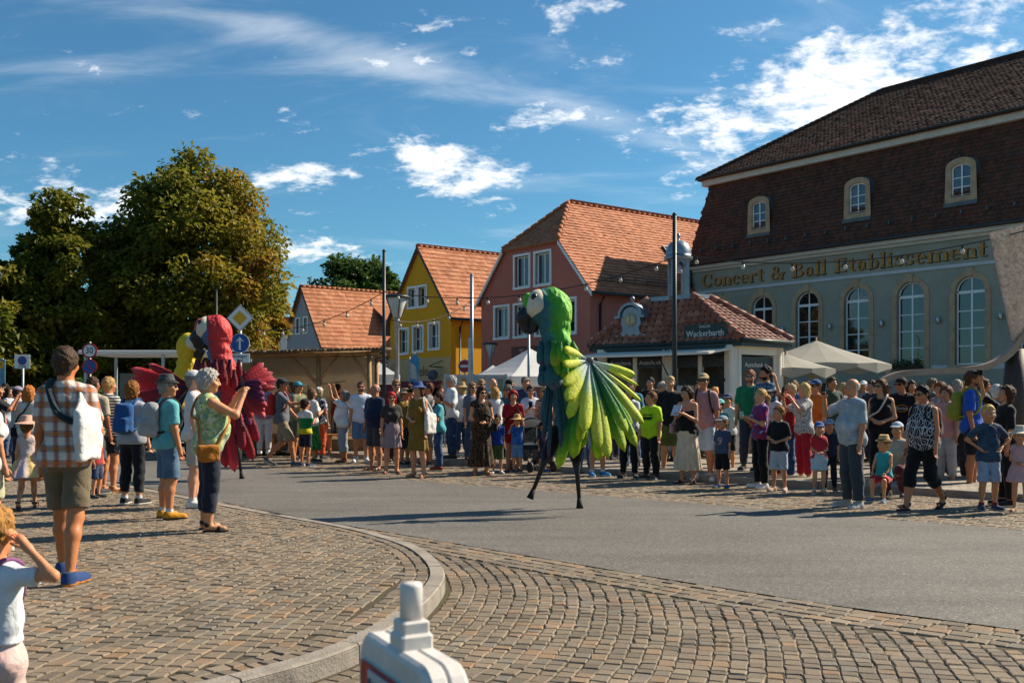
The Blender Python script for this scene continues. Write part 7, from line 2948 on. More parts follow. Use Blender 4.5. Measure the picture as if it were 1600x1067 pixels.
# ------------------------------------------------------------------ the crowd
PV, PZ = PAVE_Z, PLAZA_Z
N_ = 0.016
DK = '1d1d20'
plaid = cloth('d8cfc4', 'plaid', ('c8701e', '2a3a66'))
person(104, 906, h=1.76, build=0.9, z0=PV, yaw=176, legs='step', arms=('front', 'down'), skin='b9764a', top=(0.42, 0.86, plaid), bottom=('shorts', 0.42, '6d5f49'), shoes=('24406e', 'c8791c'), hair=('short', '4a3526'), vox=0.013, head=(8, 0),
       label='man walking away in orange and blue plaid shirt and khaki shorts', extras=(('tote', 'd8d4cf', 'white cloth bag hanging on the plaid-shirted man', -1, 1.10, 0.12, 'cross', '1f2f36'),))
person(326, 829, h=1.655, z0=PV, yaw=118, sex='f', build=1.3, arms=('phone', 'phone'), skin='c48a62', top=(0.0, 0.84, cloth('8ea36c', 'floral', ('b7bf86', '6f8f7a', 'c9c6a8'))), bottom=('capri', 0.84, '1b2233'), shoes='2a2522', shoe_style='sandal', hair=('curly', 'a8a29a'), vox=0.014, head=(-8, 4),
       label='woman in green floral top holding up a phone, short grey curls', extras=(('phone', '141416', 'dark phone held up by the green-topped woman', 1), ('shoulder_bag', 'a5651d', 'tan shoulder bag of the woman in the green floral top', -1, 0.86, 0.05)))
person(262, 810, h=1.60, z0=PV, yaw=128, build=1.12, arms=('down', 'down'), skin='c08058', top=(0.45, 0.86, '5fa9ae'), bottom=('shorts', 0.47, cloth('46627c', 'denim')), shoes=('c98a1e', '4a4038'), socks='d8d4cc', hair=('short', '8a8580'), hat=('trilby', '4d4f52', '1f2022'), glasses='clear', vox=0.014, head=(-14, 0),
       label='man in teal T-shirt, denim shorts and grey trilby hat', extras=(('backpack', '9a9b9c', 'grey backpack worn by the man in the trilby', '2a2a2c'),))
person(207, 788, h=1.575, z0=PV, yaw=168, sex='f', arms=('down', 'fwd'), skin='c69070', top=(0.35, 0.86, '9fa3ac'), bottom=('capri', 0.88, '171a22'), shoes='23252a', socks='d0cdc8', hair=('bob', '8a5420'), vox=0.016, label='woman with auburn bob, grey T-shirt and navy cropped trousers', extras=(('backpack', '1d4f86', 'blue drawstring backpack on the auburn-haired woman'),))
person(171, 769, h=1.655, z0=PV, yaw=150, sex='f', arms=('down', 'down'), skin='bd8058', top=(0.42, 0.84, cloth('d8d4cc', 'stripes', ('1b1b1e',))), bottom=('shorts', 0.36, '2a2d36'), shoes='a97a4a', shoe_style='sandal', hair=('short', 'b08a58'), vox=0.018, label='woman in black and white striped top and dark shorts')
person(140, 772, h=1.66, z0=PV, yaw=170, skin='9a6342', top=(0.45, 0.84, 'a89a84'), bottom=('shorts', 0.45, '4a4a4c'), hair=('crop', '4a3426'), vox=0.02, label='man in beige T-shirt just behind the plaid-shirted man', xoff=0.05)
person(42, 795, h=1.12, z0=PV, yaw=195, sex='f', kid=1.0, legs='walk2', arms=('down', 'back'), skin='c08660', dress=(0, 0.62, cloth('c8b4b0', 'gores', ('d8b86a', 'd89a86', 'b7b0bf')), 0.22), shoes='5a4038', shoe_style='sandal', hair=('short', '6a4a2a'), hat=('sun', 'd8a48c'), vox=0.014, label='little girl in pastel tulle dress and pink sun hat')
person(46, 752, h=1.66, z0=0, yaw=172, sex='f', skin='cf9a78', top=(0.0, 0.86, 'c9c4bc'), bottom=('skirt', 0.5, 'b0aca4'), hair=('long', 'b0662a'), vox=0.02, label='woman with long copper hair in a pale top, left side', extras=(('shoulder_bag', '1b1b1b', 'black strap bag of the copper-haired woman', 1, 0.9, 0.05),))
person(29, 738, h=1.66, z0=0, yaw=140, skin='b07a56', top=(0.45, 0.86, 'b8b4b0'), bottom=('trousers', 0.97, '33384a'), hair=('short', '3a2c22'), hat=('cap', '8a7c96'), label='man in lilac cap near the left edge')
person(14, 715, h=1.68, z0=0, yaw=80, sex='f', skin='c89070', top=(0.0, 0.86, 'b9c0c8'), bottom=('trousers', 0.97, '4a5a74'), hair=('long', '3a2a20'), label='distant woman in pale vest and jeans at the far left')
person(-4, 742, h=1.70, z0=0, yaw=110, arms=('phone', 'phone'), skin='b57a58', top=(0.5, 0.86, '1a1a1d'), bottom=('trousers', 0.97, '2a2c34'), hair=('short', '2a1f18'), label='person in black taking a picture, cut by the left edge')
person(-20, 862, h=1.52, z0=PV, yaw=150, sex='f', kid=0.3, arms=('down', 'down'), skin='c28a66', top=(0.40, 0.84, 'd4d2ce'), bottom=('shorts', 0.40, 'b8b290'), hair=('long', '5a3c24'), vox=0.016, label='youngster in white T-shirt, arm hanging, cut by left edge', shoes='c8c4bc')
person(292, 792, h=1.70, z0=PV, yaw=100, skin='d09a7c', top=(0.45, 0.86, 'd6cfcb'), bottom=('shorts', 0.44, 'b0a89c'), shoes='dcd8d2', socks='dcd8d2', hair=('short', '8a8078'), hat=('cap', 'd8d0cc'), label='person in white cap and sneakers between trilby man and phone woman', xoff=0.1)
person(151, 778, h=0.98, z0=PV, yaw=80, kid=1.0, legs='stand', skin='c48a66', top=(0.42, 0.80, 'a03030'), bottom=('shorts', 0.45, '2c3c5a'), hair=('short', '5a3c22'), hat=('cap', '2a3e66'), label='toddler in blue cap and red top beside the plaid man')
# girl in the foreground
person(-6, 1265, Y=3.35, h=1.03, z0=PV, yaw=158, sex='f', kid=0.9, arms=('head', ((.95, .15, .02), (-.62, .45, .62))), skin='cf8a62', top=(0.34, 0.97, 'd6d6da', 0.0), bottom=('shorts', 0.30, 'd8b4ac'), hair=('braid', 'a8773c'), vox=0.0085, head=(20, 0), shoes='b05a6a', label='blonde braided girl in white puff-sleeved blouse, nearest at lower left',
       extras=(('shoulder_bag', '7a4a72', 'purple bag hanging beside the braided girl', 1, 0.62, 0.02),))

# far side, left to middle
person(413, 709, h=1.74, z0=PZ, yaw=170, sex='f', skin='c08a68', top=(0.45, 0.84, '8d7c9c'), bottom=('trousers', 0.97, 'c9c3bf'), shoes='dcd8d4', hair=('bob', '7a5a3a'), label='woman in mauve top and pale jeans behind the red parrot wing')
person(441, 728, h=1.85, yaw=88, legs='walk2', arms=('reach', 'fwd'), skin='b3744e', top=(0.42, 0.84, '5c6068'), bottom=('shorts', 0.47, '8a7a62'), shoes=('55585c', 'b8b0a4'), hair=('short', '3a2a20'), hat=('cap', '1f2a38'), label='tall man in grey T-shirt stepping right, red rucksack on back', extras=(('backpack', 'b02a20', 'big red rucksack on the man in the grey T-shirt', '7a1a14'),))
person(477, 729, h=1.42, kid=0.6, yaw=150, arms=('hold', 'down'), skin='bd8058', top=(0.45, 0.84, cloth('d8d6d0', 'bands', ('127a3a', 'c8b418'))), bottom=('shorts', 0.42, '1c2230'), shoes='33405c', hair=('short', '3a2a20'), hat=('cap', '17191d'), label='boy in white, green and yellow shirt with black cap')
person(466, 719, h=1.80, z0=0.0, yaw=60, skin='b87f5c', top=(0.45, 0.84, '7a7a5c'), bottom=('shorts', 0.45, '5a5a4c'), hair=('short', '5a4a3a'), hat=('cap', '2a8a9c'), arms=('hold', 'down'), label='man in turquoise cap and olive shirt behind the boy')
person(488, 722, h=1.64, yaw=130, sex='f', arms=('hold', 'down'), skin='c48c66', top=(0.42, 0.84, 'd4d0cc'), bottom=('skirt', 0.30, cloth('1f5c2c', 'blotch', ('3a8a3a',))), shoes='4a4038', hair=('bob', '6a4a30'), label='woman in white top and long green skirt')
person(499, 717, h=1.68, yaw=150, sex='f', skin='b98564', top=(0.45, 0.84, cloth('d0cdd0', 'blotch', ('2a2c44',))), bottom=('trousers', 0.97, 'c2491e'), hair=('bob', 'a08a6a'), hat=('cap', 'd6d8dc'), label='woman in white cap, patterned blouse and orange trousers', extras=(('backpack', '23263a', 'dark patterned backpack on the woman in orange trousers'),))
person(536, 722, h=1.58, yaw=-96, sex='f', build=1.3, arms=('up', 'up'), skin='b0764e', top=(0.40, 0.86, 'd8d8d8'), bottom=('capri', 0.80, '8d95a0'), shoes='6a4a34', shoe_style='sandal', hair=('curly', '77716a'), head=(0, -14), label='stout woman in white T-shirt raising both arms to film', extras=(('shoulder_bag', 'b8b0a4', 'cream shoulder bag of the woman raising both arms', -1, 0.98, -0.05),))
person(564, 722, h=1.80, yaw=8, skin='c08a66', top=(0.45, 0.84, 'd4dae2'), bottom=('shorts', 0.46, '5a7fa6'), shoes='c9c7c4', socks='c8c6c2', hair=('crop', '5a4030'), beard='4a3226', glasses='dark', arms=('down', 'down'), label='bearded man in white T-shirt, blue shorts and sunglasses')
person(586, 735, h=1.72, yaw=-38, build=1.18, skin='b57a56', top=(0.47, 0.84, '1c2742'), bottom=('shorts', 0.48, '3b3c40'), shoes='3a2c24', shoe_style='sandal', hair=('fringe', '8a8580'), head=(-20, 0), label='bald man in navy polo shirt and dark shorts')
person(612, 740, h=1.55, yaw=10, sex='f', skin='c48a64', top=(0.38, 0.84, '37322d'), bottom=('skirt', 0.56, '9a8488'), shoes='7a4a34', shoe_style='sandal', hair=('bob', 'b81e14'), glasses='dark', label='red-haired woman in sunglasses, brown top and mauve skirt')
person(619, 722, h=1.84, yaw=20, skin='bd8460', top=(0.45, 0.84, '22242a'), bottom=('trousers', 0.97, '33363c'), hair=('short', '8a6038'), glasses='dark', label='tall man in sunglasses and black shirt behind the red-haired woman')
person(633, 727, h=1.62, yaw=60, sex='f', skin='b98058', top=(0.4, 0.84, '8a6a24'), bottom=('trousers', 0.6, '2a2a2c'), hair=('short', '5a4630'), hat=('bucket', 'a08a68'), label='woman in beige bucket hat and mustard top')
person(653, 746, h=1.72, yaw=-28, sex='f', arms=('front', 'down'), skin='c08a66', dress=(0, 0.50, '7d5f20', 0.03), shoes='a87a50', shoe_style='sandal', hair=('bob', '5a3a20'), hat=('bucket', '33508a'), label='woman in mustard dress and blue hat with white bag', extras=(('tote', 'd0ccc6', 'white cloth bag of the woman in the mustard dress', 1, 1.00, 0.06),))
person(669, 728, h=1.76, yaw=-70, arms=('phone', 'phone'), skin='b87c58', top=(0.45, 0.84, '9a948c'), bottom=('trousers', 0.6, '7d7060'), hair=('short', '5a3824'), label='photographer in grey shirt with raised camera, beside mustard dress', extras=(('camera', '141414', 'black camera in the hands of the grey-shirted photographer', 1),))
person(685, 735, h=1.56, yaw=-80, sex='f', skin='bb8460', top=(0.40, 0.84, '4aa0a8'), bottom=('trousers', 0.97, cloth('23466c', 'denim')), shoes='7a3c24', hair=('short', '4a3020'), arms=('hold', 'hold'), label='woman in turquoise T-shirt and blue jeans', extras=(('shoulder_bag', '17181c', 'black camera bag of the woman in turquoise', -1, 0.98, 0.0),))
person(705, 718, h=1.82, yaw=-72, z0=PZ, skin='b57c5a', build=1.08, arms=('hold', 'hold'), top=(0.48, 0.78, 'd2d6da'), bottom=('trousers', 0.97, cloth('1f3f66', 'denim')), hair=('short', 'b0aca6'), label='white-haired man in white T-shirt and jeans facing left')
person(721, 714, h=1.66, yaw=-150, z0=PZ, sex='f', skin='c08a68', top=(0.38, 0.84, 'd0cdc9'), bottom=('trousers', 0.9, cloth('26486c', 'denim')), shoes='b8b8bc', hair=('bob', 'b09060'), hat=('sun', 'b89a68'), label='woman in straw hat and white top behind the white-haired man')
person(738, 720, h=1.66, yaw=30, sex='f', z0=PZ, skin='c08a6a', top=(0.42, 0.84, '6a6a74'), bottom=('trousers', 0.97, '3b4a66'), hair=('bob', '8a6a48'), glasses='dark', label='woman in grey top left behind the leopard dress')
person(752, 742, h=1.66, yaw=14, sex='f', build=1.22, arms=('front', 'front'), skin='c48e6c', dress=(0.12, 0.18, cloth('171310', 'spots', ('7a5630',)), 0.07), shoes='a87848', shoe_style='sandal', hair=('bob', '2e1c14'), glasses='dark', head=(14, 6), label='woman in long brown leopard-print dress, hands clasped', extras=(('shoulder_bag', '121212', 'black handbag on the leopard-dress woman', 1, 0.95, -0.08),))
person(777, 740, h=1.13, yaw=6, kid=1.0, skin='c08660', top=(0.45, 0.84, '1a3a8c'), bottom=('shorts', 0.48, '4a5a34'), shoes='d0d0d0', hair=('short', '2a1c14'), glasses='green', label='boy in royal blue polo with green sunglasses')
person(802, 736, h=1.58, yaw=6, sex='f', build=1.15, skin='c68c6a', dress=(0.45, 0.62, 'a0141c', 0.05), shoes='6a3a2a', shoe_style='sandal', hair=('curly', '9c1410'), label='smiling woman in red dress with short red hair', extras=(('shoulder_bag', '141414', 'black crossbody bag on the woman in the red dress', -1, 0.92, 0.02),))
person(808, 738, h=1.10, yaw=-12, kid=1.0, arms=('phone', 'up'), skin='c98f66', top=(0.42, 0.84, cloth('1d4f9c', 'blotch', ('2f6fb8', 'a84a20'))), bottom=('shorts', 0.47, cloth('5d84a8', 'denim')), shoes='2a3a52', hair=('short', '7a5a34'), hat=('sun', 'c29a62'), label='boy in straw hat and bright blue shirt lifting his arms')
person(773, 725, h=1.66, yaw=-160, sex='f', skin='c99676', top=(0.5, 0.84, 'd6d4d2'), bottom=('trousers', 0.97, '44506a'), hair=('bob', 'b88a4c'), label='blonde woman in white seen behind the leopard dress')
person(793, 722, h=1.72, yaw=-30, sex='f', skin='bd8664', top=(0.42, 0.84, '3f5f6c'), bottom=('trousers', 0.97, '2a3446'), hair=('bob', '5c5854'), glasses='dark', label='grey-haired woman in petrol blue, behind the red-dressed woman')
person(752, 717, h=1.74, yaw=20, z0=PZ, skin='c08a6a', top=(0.45, 0.84, '1f2026'), bottom=('trousers', 0.97, '2a2c34'), hair=('short', '9a7a50'), glasses='dark', label='fair-haired man in black, second row left of the bald man')
person(770, 713, h=1.78, yaw=40, z0=PZ, skin='c68c6c', top=(0.45, 0.84, '8fa9bc'), bottom=('trousers', 0.97, '3a3c44'), hair=('fringe', 'a8a098'), label='bald man in pale blue shirt, back row at the boards')
person(821, 716, h=1.80, yaw=10, z0=PZ, skin='b87e5a', top=(0.45, 0.84, '2c3f5c'), bottom=('trousers', 0.97, '2a2a2e'), hair=('short', '3a2c22'), hat=('cap', '6a645c'), label='man in khaki cap and navy shirt under the white tent')
person(829, 727, h=1.70, yaw=5, sex='f', skin='c68e6c', arms=('hold', 'hold'), top=(0.75, 0.84, 'd0d2d8'), bottom=('trousers', 0.97, '4a4c54'), hair=('short', '3c2a20'), glasses='clear', label='woman in long-sleeved white top holding a phone', extras=(('phone', '141416', 'phone held by the woman in the long-sleeved white top', 0),))
person(852, 733, h=1.68, yaw=-6, sex='f', skin='c88e66', arms=('hold', 'down'), top=(0.2, 0.84, cloth('b8836a', 'floral', ('d0a890', '7a4a3a', '4a5a3a'))), bottom=('trousers', 0.97, '3a3a44'), hair=('long', 'c29a58'), glasses='dark', label='blonde woman in sunglasses with a drink beside the green parrot', extras=(('cup', 'd8c8a0', 'drink in the hand of the blonde woman by the parrot', 0),))
person(797, 705, h=1.78, yaw=70, z0=PZ, skin='9c6848', top=(0.45, 0.84, '24262c'), bottom=('trousers', 0.97, '2a2c34'), hair=('short', '1c1512'), label='dark-haired man far back before the white tent')
person(848, 737, h=0.98, yaw=30, kid=1.0, legs='stand', skin='bd8460', top=(0.42, 0.84, '2a2c3c'), bottom=('shorts', 0.45, '33364a'), shoes='1f58a8', hair=('short', '1f1612'), label='small dark-haired child with blue shoes beside the pushchair')
person(914, 739, h=1.75, yaw=0, skin='bd8460', top=(0.45, 0.84, '5a6a7c'), bottom=('trousers', 0.97, cloth('2f557e', 'denim')), shoes='5a3c28', hair=('short', '4a3626'), label='man in blue jeans hidden behind the green parrot feathers')
person(934, 744, h=1.72, yaw=20, skin='c08862', top=(0.45, 0.84, '3c4450'), bottom=('shorts', 0.46, '8a8c90'), shoes=('2a78b0', 'c8d8dc'), socks='d0d0d0', hair=('short', '5a4030'), label='person in shorts with bright blue trainers below the wing')
person(983, 747, h=1.66, yaw=-20, sex='f', skin='c08a68', arms=('hold', 'hold'), top=(0.42, 0.84, cloth('aeb4bc', 'blotch', ('c8ccd2', '2a3048'))), bottom=('trousers', 0.97, '141519'), shoes='1a1a1c', hair=('long', '3a2418'), label='long-haired woman in black trousers right of the wing')
person(986, 736, h=1.82, yaw=-30, skin='b97c56', top=(0.45, 0.84, '2a7a92'), bottom=('trousers', 0.97, cloth('2c4f78', 'denim')), hair=('short', '7a5a3c'), label='man in teal polo shirt behind the wing tips')
person(1017, 749, h=1.56, yaw=-42, kid=0.25, build=1.18, arms=('down', 'down'), skin='c88e68', top=(0.47, 0.80, 'b9e01e'), bottom=('trousers', 0.97, '1b1a1c'), shoes=('2a2a2e', 'c8c4c0'), hair=('short', '7a4c28'), head=(-28, -6), label='boy in neon lime T-shirt and black track trousers looking up')
person(1047, 739, h=1.86, yaw=-6, build=1.12, skin='c9936c', top=(0.46, 0.82, '1a1b1f'), bottom=('shorts', 0.48, '5d6330'), shoes='5a4030', hair=('short', 'b89868'), label='tall fair man in black polo shirt and olive shorts')
person(1034, 728, h=1.78, yaw=-60, skin='c08a68', top=(0.45, 0.84, '4a4e58'), bottom=('trousers', 0.97, '33353c'), hair=('short', 'a8a49e'), glasses='clear', label='grey-haired man with glasses behind the lime-shirted boy')
person(1074, 755, h=1.66, yaw=-38, sex='f', build=1.18, arms=('hold', 'hold'), skin='c68c68', top=(-1, 0.84, '18171a', 'bare'), bottom=('skirt', 0.24, 'd6bfa2'), shoes='3a2a20', shoe_style='sandal', hair=('long', '3c2418'), head=(-8, 16), label='woman in cream pleated skirt and black bandeau reading a leaflet', extras=(('leaflet', 'c9c4cc', 'pale leaflet read by the woman in the cream skirt', 0), ('shoulder_bag', 'b08a80', 'small beige bag of the woman in the cream skirt', -1, 0.98, -0.05)))
person(1099, 751, h=1.87, yaw=-18, skin='bb7c56', top=(0.46, 0.82, 'b98784'), bottom=('shorts', 0.48, cloth('a8b8c8', 'denim')), shoes='d4d0ca', socks='d0ccc8', hair=('short', '3a2a20'), hat=('cap', 'b09464'), glasses='dark', label='man in dusty pink T-shirt, cap and sunglasses', extras=(('backpack', '17171a', 'black backpack on the man in the dusty pink T-shirt'),))
person(1129, 763, h=1.16, yaw=-40, kid=1.0, skin='c88c68', top=(0.46, 0.84, '3d4d68'), bottom=('shorts', 0.46, '15151a'), shoes=('1c3a78', 'b8d020'), hair=('short', '8a6038'), hat=('cap', '8e98a0'), head=(-12, 0), label='small boy in grey cap and blue T-shirt numbered 9')
person(1124, 743, h=1.42, yaw=-35, kid=0.6, skin='c08862', top=(0.46, 0.84, '2fa0b0'), bottom=('shorts', 0.46, '33384a'), hair=('short', '4a3424'), hat=('cap', '6fb8b8'), label='child in turquoise T-shirt and pale cap behind number 9 boy')
person(1137, 738, h=1.52, yaw=-30, kid=0.5, arms=('down', 'head'), skin='c68c64', top=(0.0, 0.84, 'd4d2ce'), bottom=('shorts', 0.46, '1c1d22'), shoes='2a4a6a', hair=('short', '5a3a24'), hat=('cap', '2a3c66'), label='child in white vest and navy cap with hand on head')
person(1116, 732, h=1.66, yaw=-40, sex='f', skin='cf9a7c', top=(0.42, 0.84, 'c0b0a0'), bottom=('trousers', 0.97, '4a4c58'), hair=('bun', 'd08a4a'), label='woman with orange headscarf behind the pink-shirted man')
person(1172, 735, h=1.86, yaw=-20, z0=PZ, skin='c88e6a', top=(0.46, 0.84, '1f7a54'), bottom=('trousers', 0.97, '3a4250'), hair=('short', '9a5c34'), glasses='clear', beard='8a4c2c', label='ginger man with glasses in a green T-shirt by the kiosk')
person(1196, 738, h=1.92, yaw=-66, z0=PZ, skin='b8784e', top=(0.46, 0.84, cloth('2c4a66', 'plaid', ('6a8aa8', '1a2a3c'))), bottom=('trousers', 0.97, '2a3448'), hair=('short', '171210'), beard='1c1612', label='tall dark-haired man in blue checked shirt by the kiosk corner')
person(1188, 763, h=1.60, yaw=-74, sex='f', arms=('hold', 'hold'), skin='cf9874', top=(0.42, 0.84, cloth('9c2440', 'blotch', ('2a3a86', 'c8b8c0'))), bottom=('trousers', 0.97, '121216'), shoes='dad6d2', hair=('ponytail', 'c49a5c'), label='blonde girl with ponytail in red and blue tie-dye shirt', extras=(('cup', 'a8c0b0', 'bottle in the hand of the ponytailed girl', 0),))
person(1217, 768, h=1.33, yaw=-34, kid=0.7, arms=('front', 'front'), skin='c48862', top=(0.48, 0.82, '16171b'), bottom=('shorts', 0.50, 'a9b0b8'), shoes='b89a84', hair=('short', '8a5424'), head=(-26, -4), label='boy in black T-shirt and light grey shorts, hands together')
person(1208, 748, h=1.64, yaw=-64, sex='f', skin='c08a68', top=(0.42, 0.84, 'c8c4cc'), bottom=('trousers', 0.97, '7a2a4a'), hair=('ponytail', '5a3018'), hat=('cap', 'd0c8c4'), glasses='dark', label='brown-haired woman in white cap and sunglasses behind the boys')
person(1234, 750, h=1.70, yaw=-100, sex='f', arms=('down', 'up'), skin='c68c66', top=(0.42, 0.84, 'a01f26'), bottom=('trousers', 0.97, cloth('2c4c78', 'denim')), hair=('short', 'b8a078'), glasses='dark', label='blonde woman in dark red top raising one arm')
person(1256, 753, h=1.70, yaw=-72, sex='f', arms=('phone', 'phone'), skin='cc9470', top=(0.42, 0.82, cloth('cfc8c0', 'spots', ('17161a',))), bottom=('trousers', 0.93, 'b3202e'), shoes='c9bfb8', hair=('bob', 'd0ac68'), label='blonde woman in black and white blouse and red trousers filming', extras=(('phone', '16161a', 'phone of the woman in red trousers', 0),))
person(1274, 744, h=1.78, yaw=-60, z0=0, skin='bb8260', top=(0.46, 0.84, 'c26a24'), bottom=('trousers', 0.97, '33405a'), hair=('short', '5a4030'), hat=('cap', '2f4a7a'), glasses='dark', label='man in blue cap and orange T-shirt behind the filming blonde')
person(1280, 772, h=1.09, yaw=-8, sex='f', kid=1.0, arms=('front', 'front'), skin='c88e6a', top=(0.40, 0.84, 'b02832'), bottom=('skirt', 0.58, 'a9c0cc'), shoes='b0785a', socks='d8d0cc', hair=('short', '8a6034'), hat=('cap', '2a5a9c'), label='little girl in blue cap, red T-shirt and pale skirt')
person(1296, 768, h=1.12, yaw=-20, kid=1.0, skin='b98058', top=(0.46, 0.84, '20263a'), bottom=('trousers', 0.97, '1c1e28'), hair=('short', '3a2c20'), hat=('cap', '8090a0'), label='child in dark clothes half behind the grey-shirted man')
person(1331, 793, h=1.72, yaw=-70, build=1.2, arms=('phone', 'down'), skin='c08460', top=(0.50, 0.76, cloth('8d98a0', 'wash', ('b4bcc2',))), bottom=('trousers', 0.97, '3b4046'), shoes=('a8a49c', 'c8c4bc'), hair=('fringe', 'c8c0b4'), head=(-8, 0), label='balding man in washed grey shirt filming at the kerb', extras=(('phone', '131316', 'phone held out by the balding man in the grey shirt', 0),))
person(1377, 758, h=1.76, yaw=-28, sex='f', arms=('front', 'front'), skin='c68e6a', top=(-1, 0.84, '151518', 0.05), bottom=('trousers', 0.97, '131317'), shoes='8a6a50', shoe_style='sandal', hair=('long', '5a3a22'), glasses='dark', head=(-30, 0), label='long-haired woman in black strappy outfit and sunglasses', extras=(('shoulder_bag', 'c9b8ae', 'pale handbag of the woman in black', -1, 1.02, -0.06),))
person(1409, 752, h=1.80, yaw=-22, skin='b87e5a', top=(0.47, 0.82, '131317'), bottom=('shorts', 0.48, 'a8a6a4'), shoes='c8c6c4', hair=('short', '2a1f18'), hat=('cap_back', '17171c'), glasses='dark', head=(-30, 0), label='man in black cap and black T-shirt with round orange chest logo')
person(1381, 783, h=1.10, yaw=-40, kid=1.0, legs='sit', arms=('lap', 'lap'), skin='cf9468', top=(0.0, 0.84, '2f9aa0'), bottom=('shorts', 0.44, 'b8283a'), shoes='4a6a84', hair=('short', 'a8783c'), hat=('trilby', 'd2ae78', '3a2a20'), head=(-22, 0), label='seated toddler in straw trilby and turquoise vest')
person(1402, 776, h=1.60, yaw=-40, sex='f', legs='crouch', arms=('lap', 'lap'), skin='bd8662', top=(0.42, 0.84, 'b0a090'), bottom=('trousers', 0.95, '5c1f30'), hair=('ponytail', '8a6034'), hat=('cap', 'b8c0d0'), label='crouching woman holding the seated toddler')
person(1443, 796, h=1.63, yaw=-54, sex='f', build=1.32, legs='walk2', arms=('down', 'down'), skin='bd7a54', top=(0.0, 0.62, cloth('141418', 'lines', ('c0c0c4',))), bottom=('capri', 0.70, '101014'), shoes='3a2420', shoe_style='sandal', hair=('short', '15110f'), glasses='dark', head=(-14, 10), label='woman striding in black tunic with white line pattern', extras=(('backpack', '16161a', 'black rucksack on the woman in the patterned tunic'),))
person(1478, 758, h=1.64, yaw=-50, sex='f', skin='c08a68', top=(0.42, 0.84, 'd0948c'), bottom=('trousers', 0.9, 'b0aca8'), hair=('curly', '6a4a38'), label='curly woman in salmon pink T-shirt')
person(1469, 745, h=1.72, yaw=-60, sex='f', skin='bd8662', top=(0.45, 0.84, cloth('b8b0b0', 'blotch', ('8a7c80',))), bottom=('trousers', 0.97, '3a3c48'), hair=('curly', '6a3c20'), label='woman with brown curls in pale blouse, back row right')
person(1496, 752, h=1.76, yaw=150, skin='b98260', top=(0.46, 0.84, '6fa0a4'), bottom=('trousers', 0.97, '2c2e38'), hair=('short', '9a968e'), label='grey-haired man in sea-green T-shirt with his back turned')
person(1520, 764, h=1.88, yaw=52, build=1.08, arms=('down', 'down'), skin='a86c46', top=(0.46, 0.82, '1e4fae'), bottom=('shorts', 0.46, '16181c'), shoes='1c1c20', hair=('short', '5a3822'), beard='5a3a26', head=(20, 0), label='athletic man in bright blue T-shirt looking right', extras=(('backpack', '8a8a2c', 'olive yellow backpack on the man in bright blue'),))
person(1571, 790, h=1.62, yaw=-92, sex='f', arms=('up', 'down'), skin='bd845e', top=(0.55, 0.80, '15151b'), bottom=('trousers', 0.97, '121217'), shoes='17171a', hair=('bob', '4a2a18'), head=(0, -8), label='woman in black with auburn hair raising a small camera', extras=(('camera', '121214', 'small camera raised by the woman in black', 0),))
person(1545, 797, h=1.37, yaw=0, kid=0.6, arms=('hips', 'hips'), skin='bf8660', top=(0.45, 0.80, cloth('22324e', 'wash', ('3a5468',))), bottom=('shorts', 0.48, '8c9fb6'), shoes='2c3a56', socks='7a2a2a', hair=('short', 'd0a45c'), label='blond boy in navy polo with hands on hips')
person(1594, 800, h=1.08, yaw=-30, sex='f', kid=1.0, arms=('front', 'front'), skin='c48a66', dress=(0.2, 0.62, 'c49a9c', 0.10), shoes='b08a6a', hair=('short', 'b08850'), hat=('sun', 'd0c4b0'), label='small girl in pink dress and white sun hat, right edge')
person(1557, 752, h=1.66, yaw=170, sex='f', skin='c08a68', top=(0.42, 0.84, '8a8a90'), bottom=('trousers', 0.97, '3a3c44'), hair=('curly', 'd0ccc6'), label='white-haired woman seen from behind, back row right')
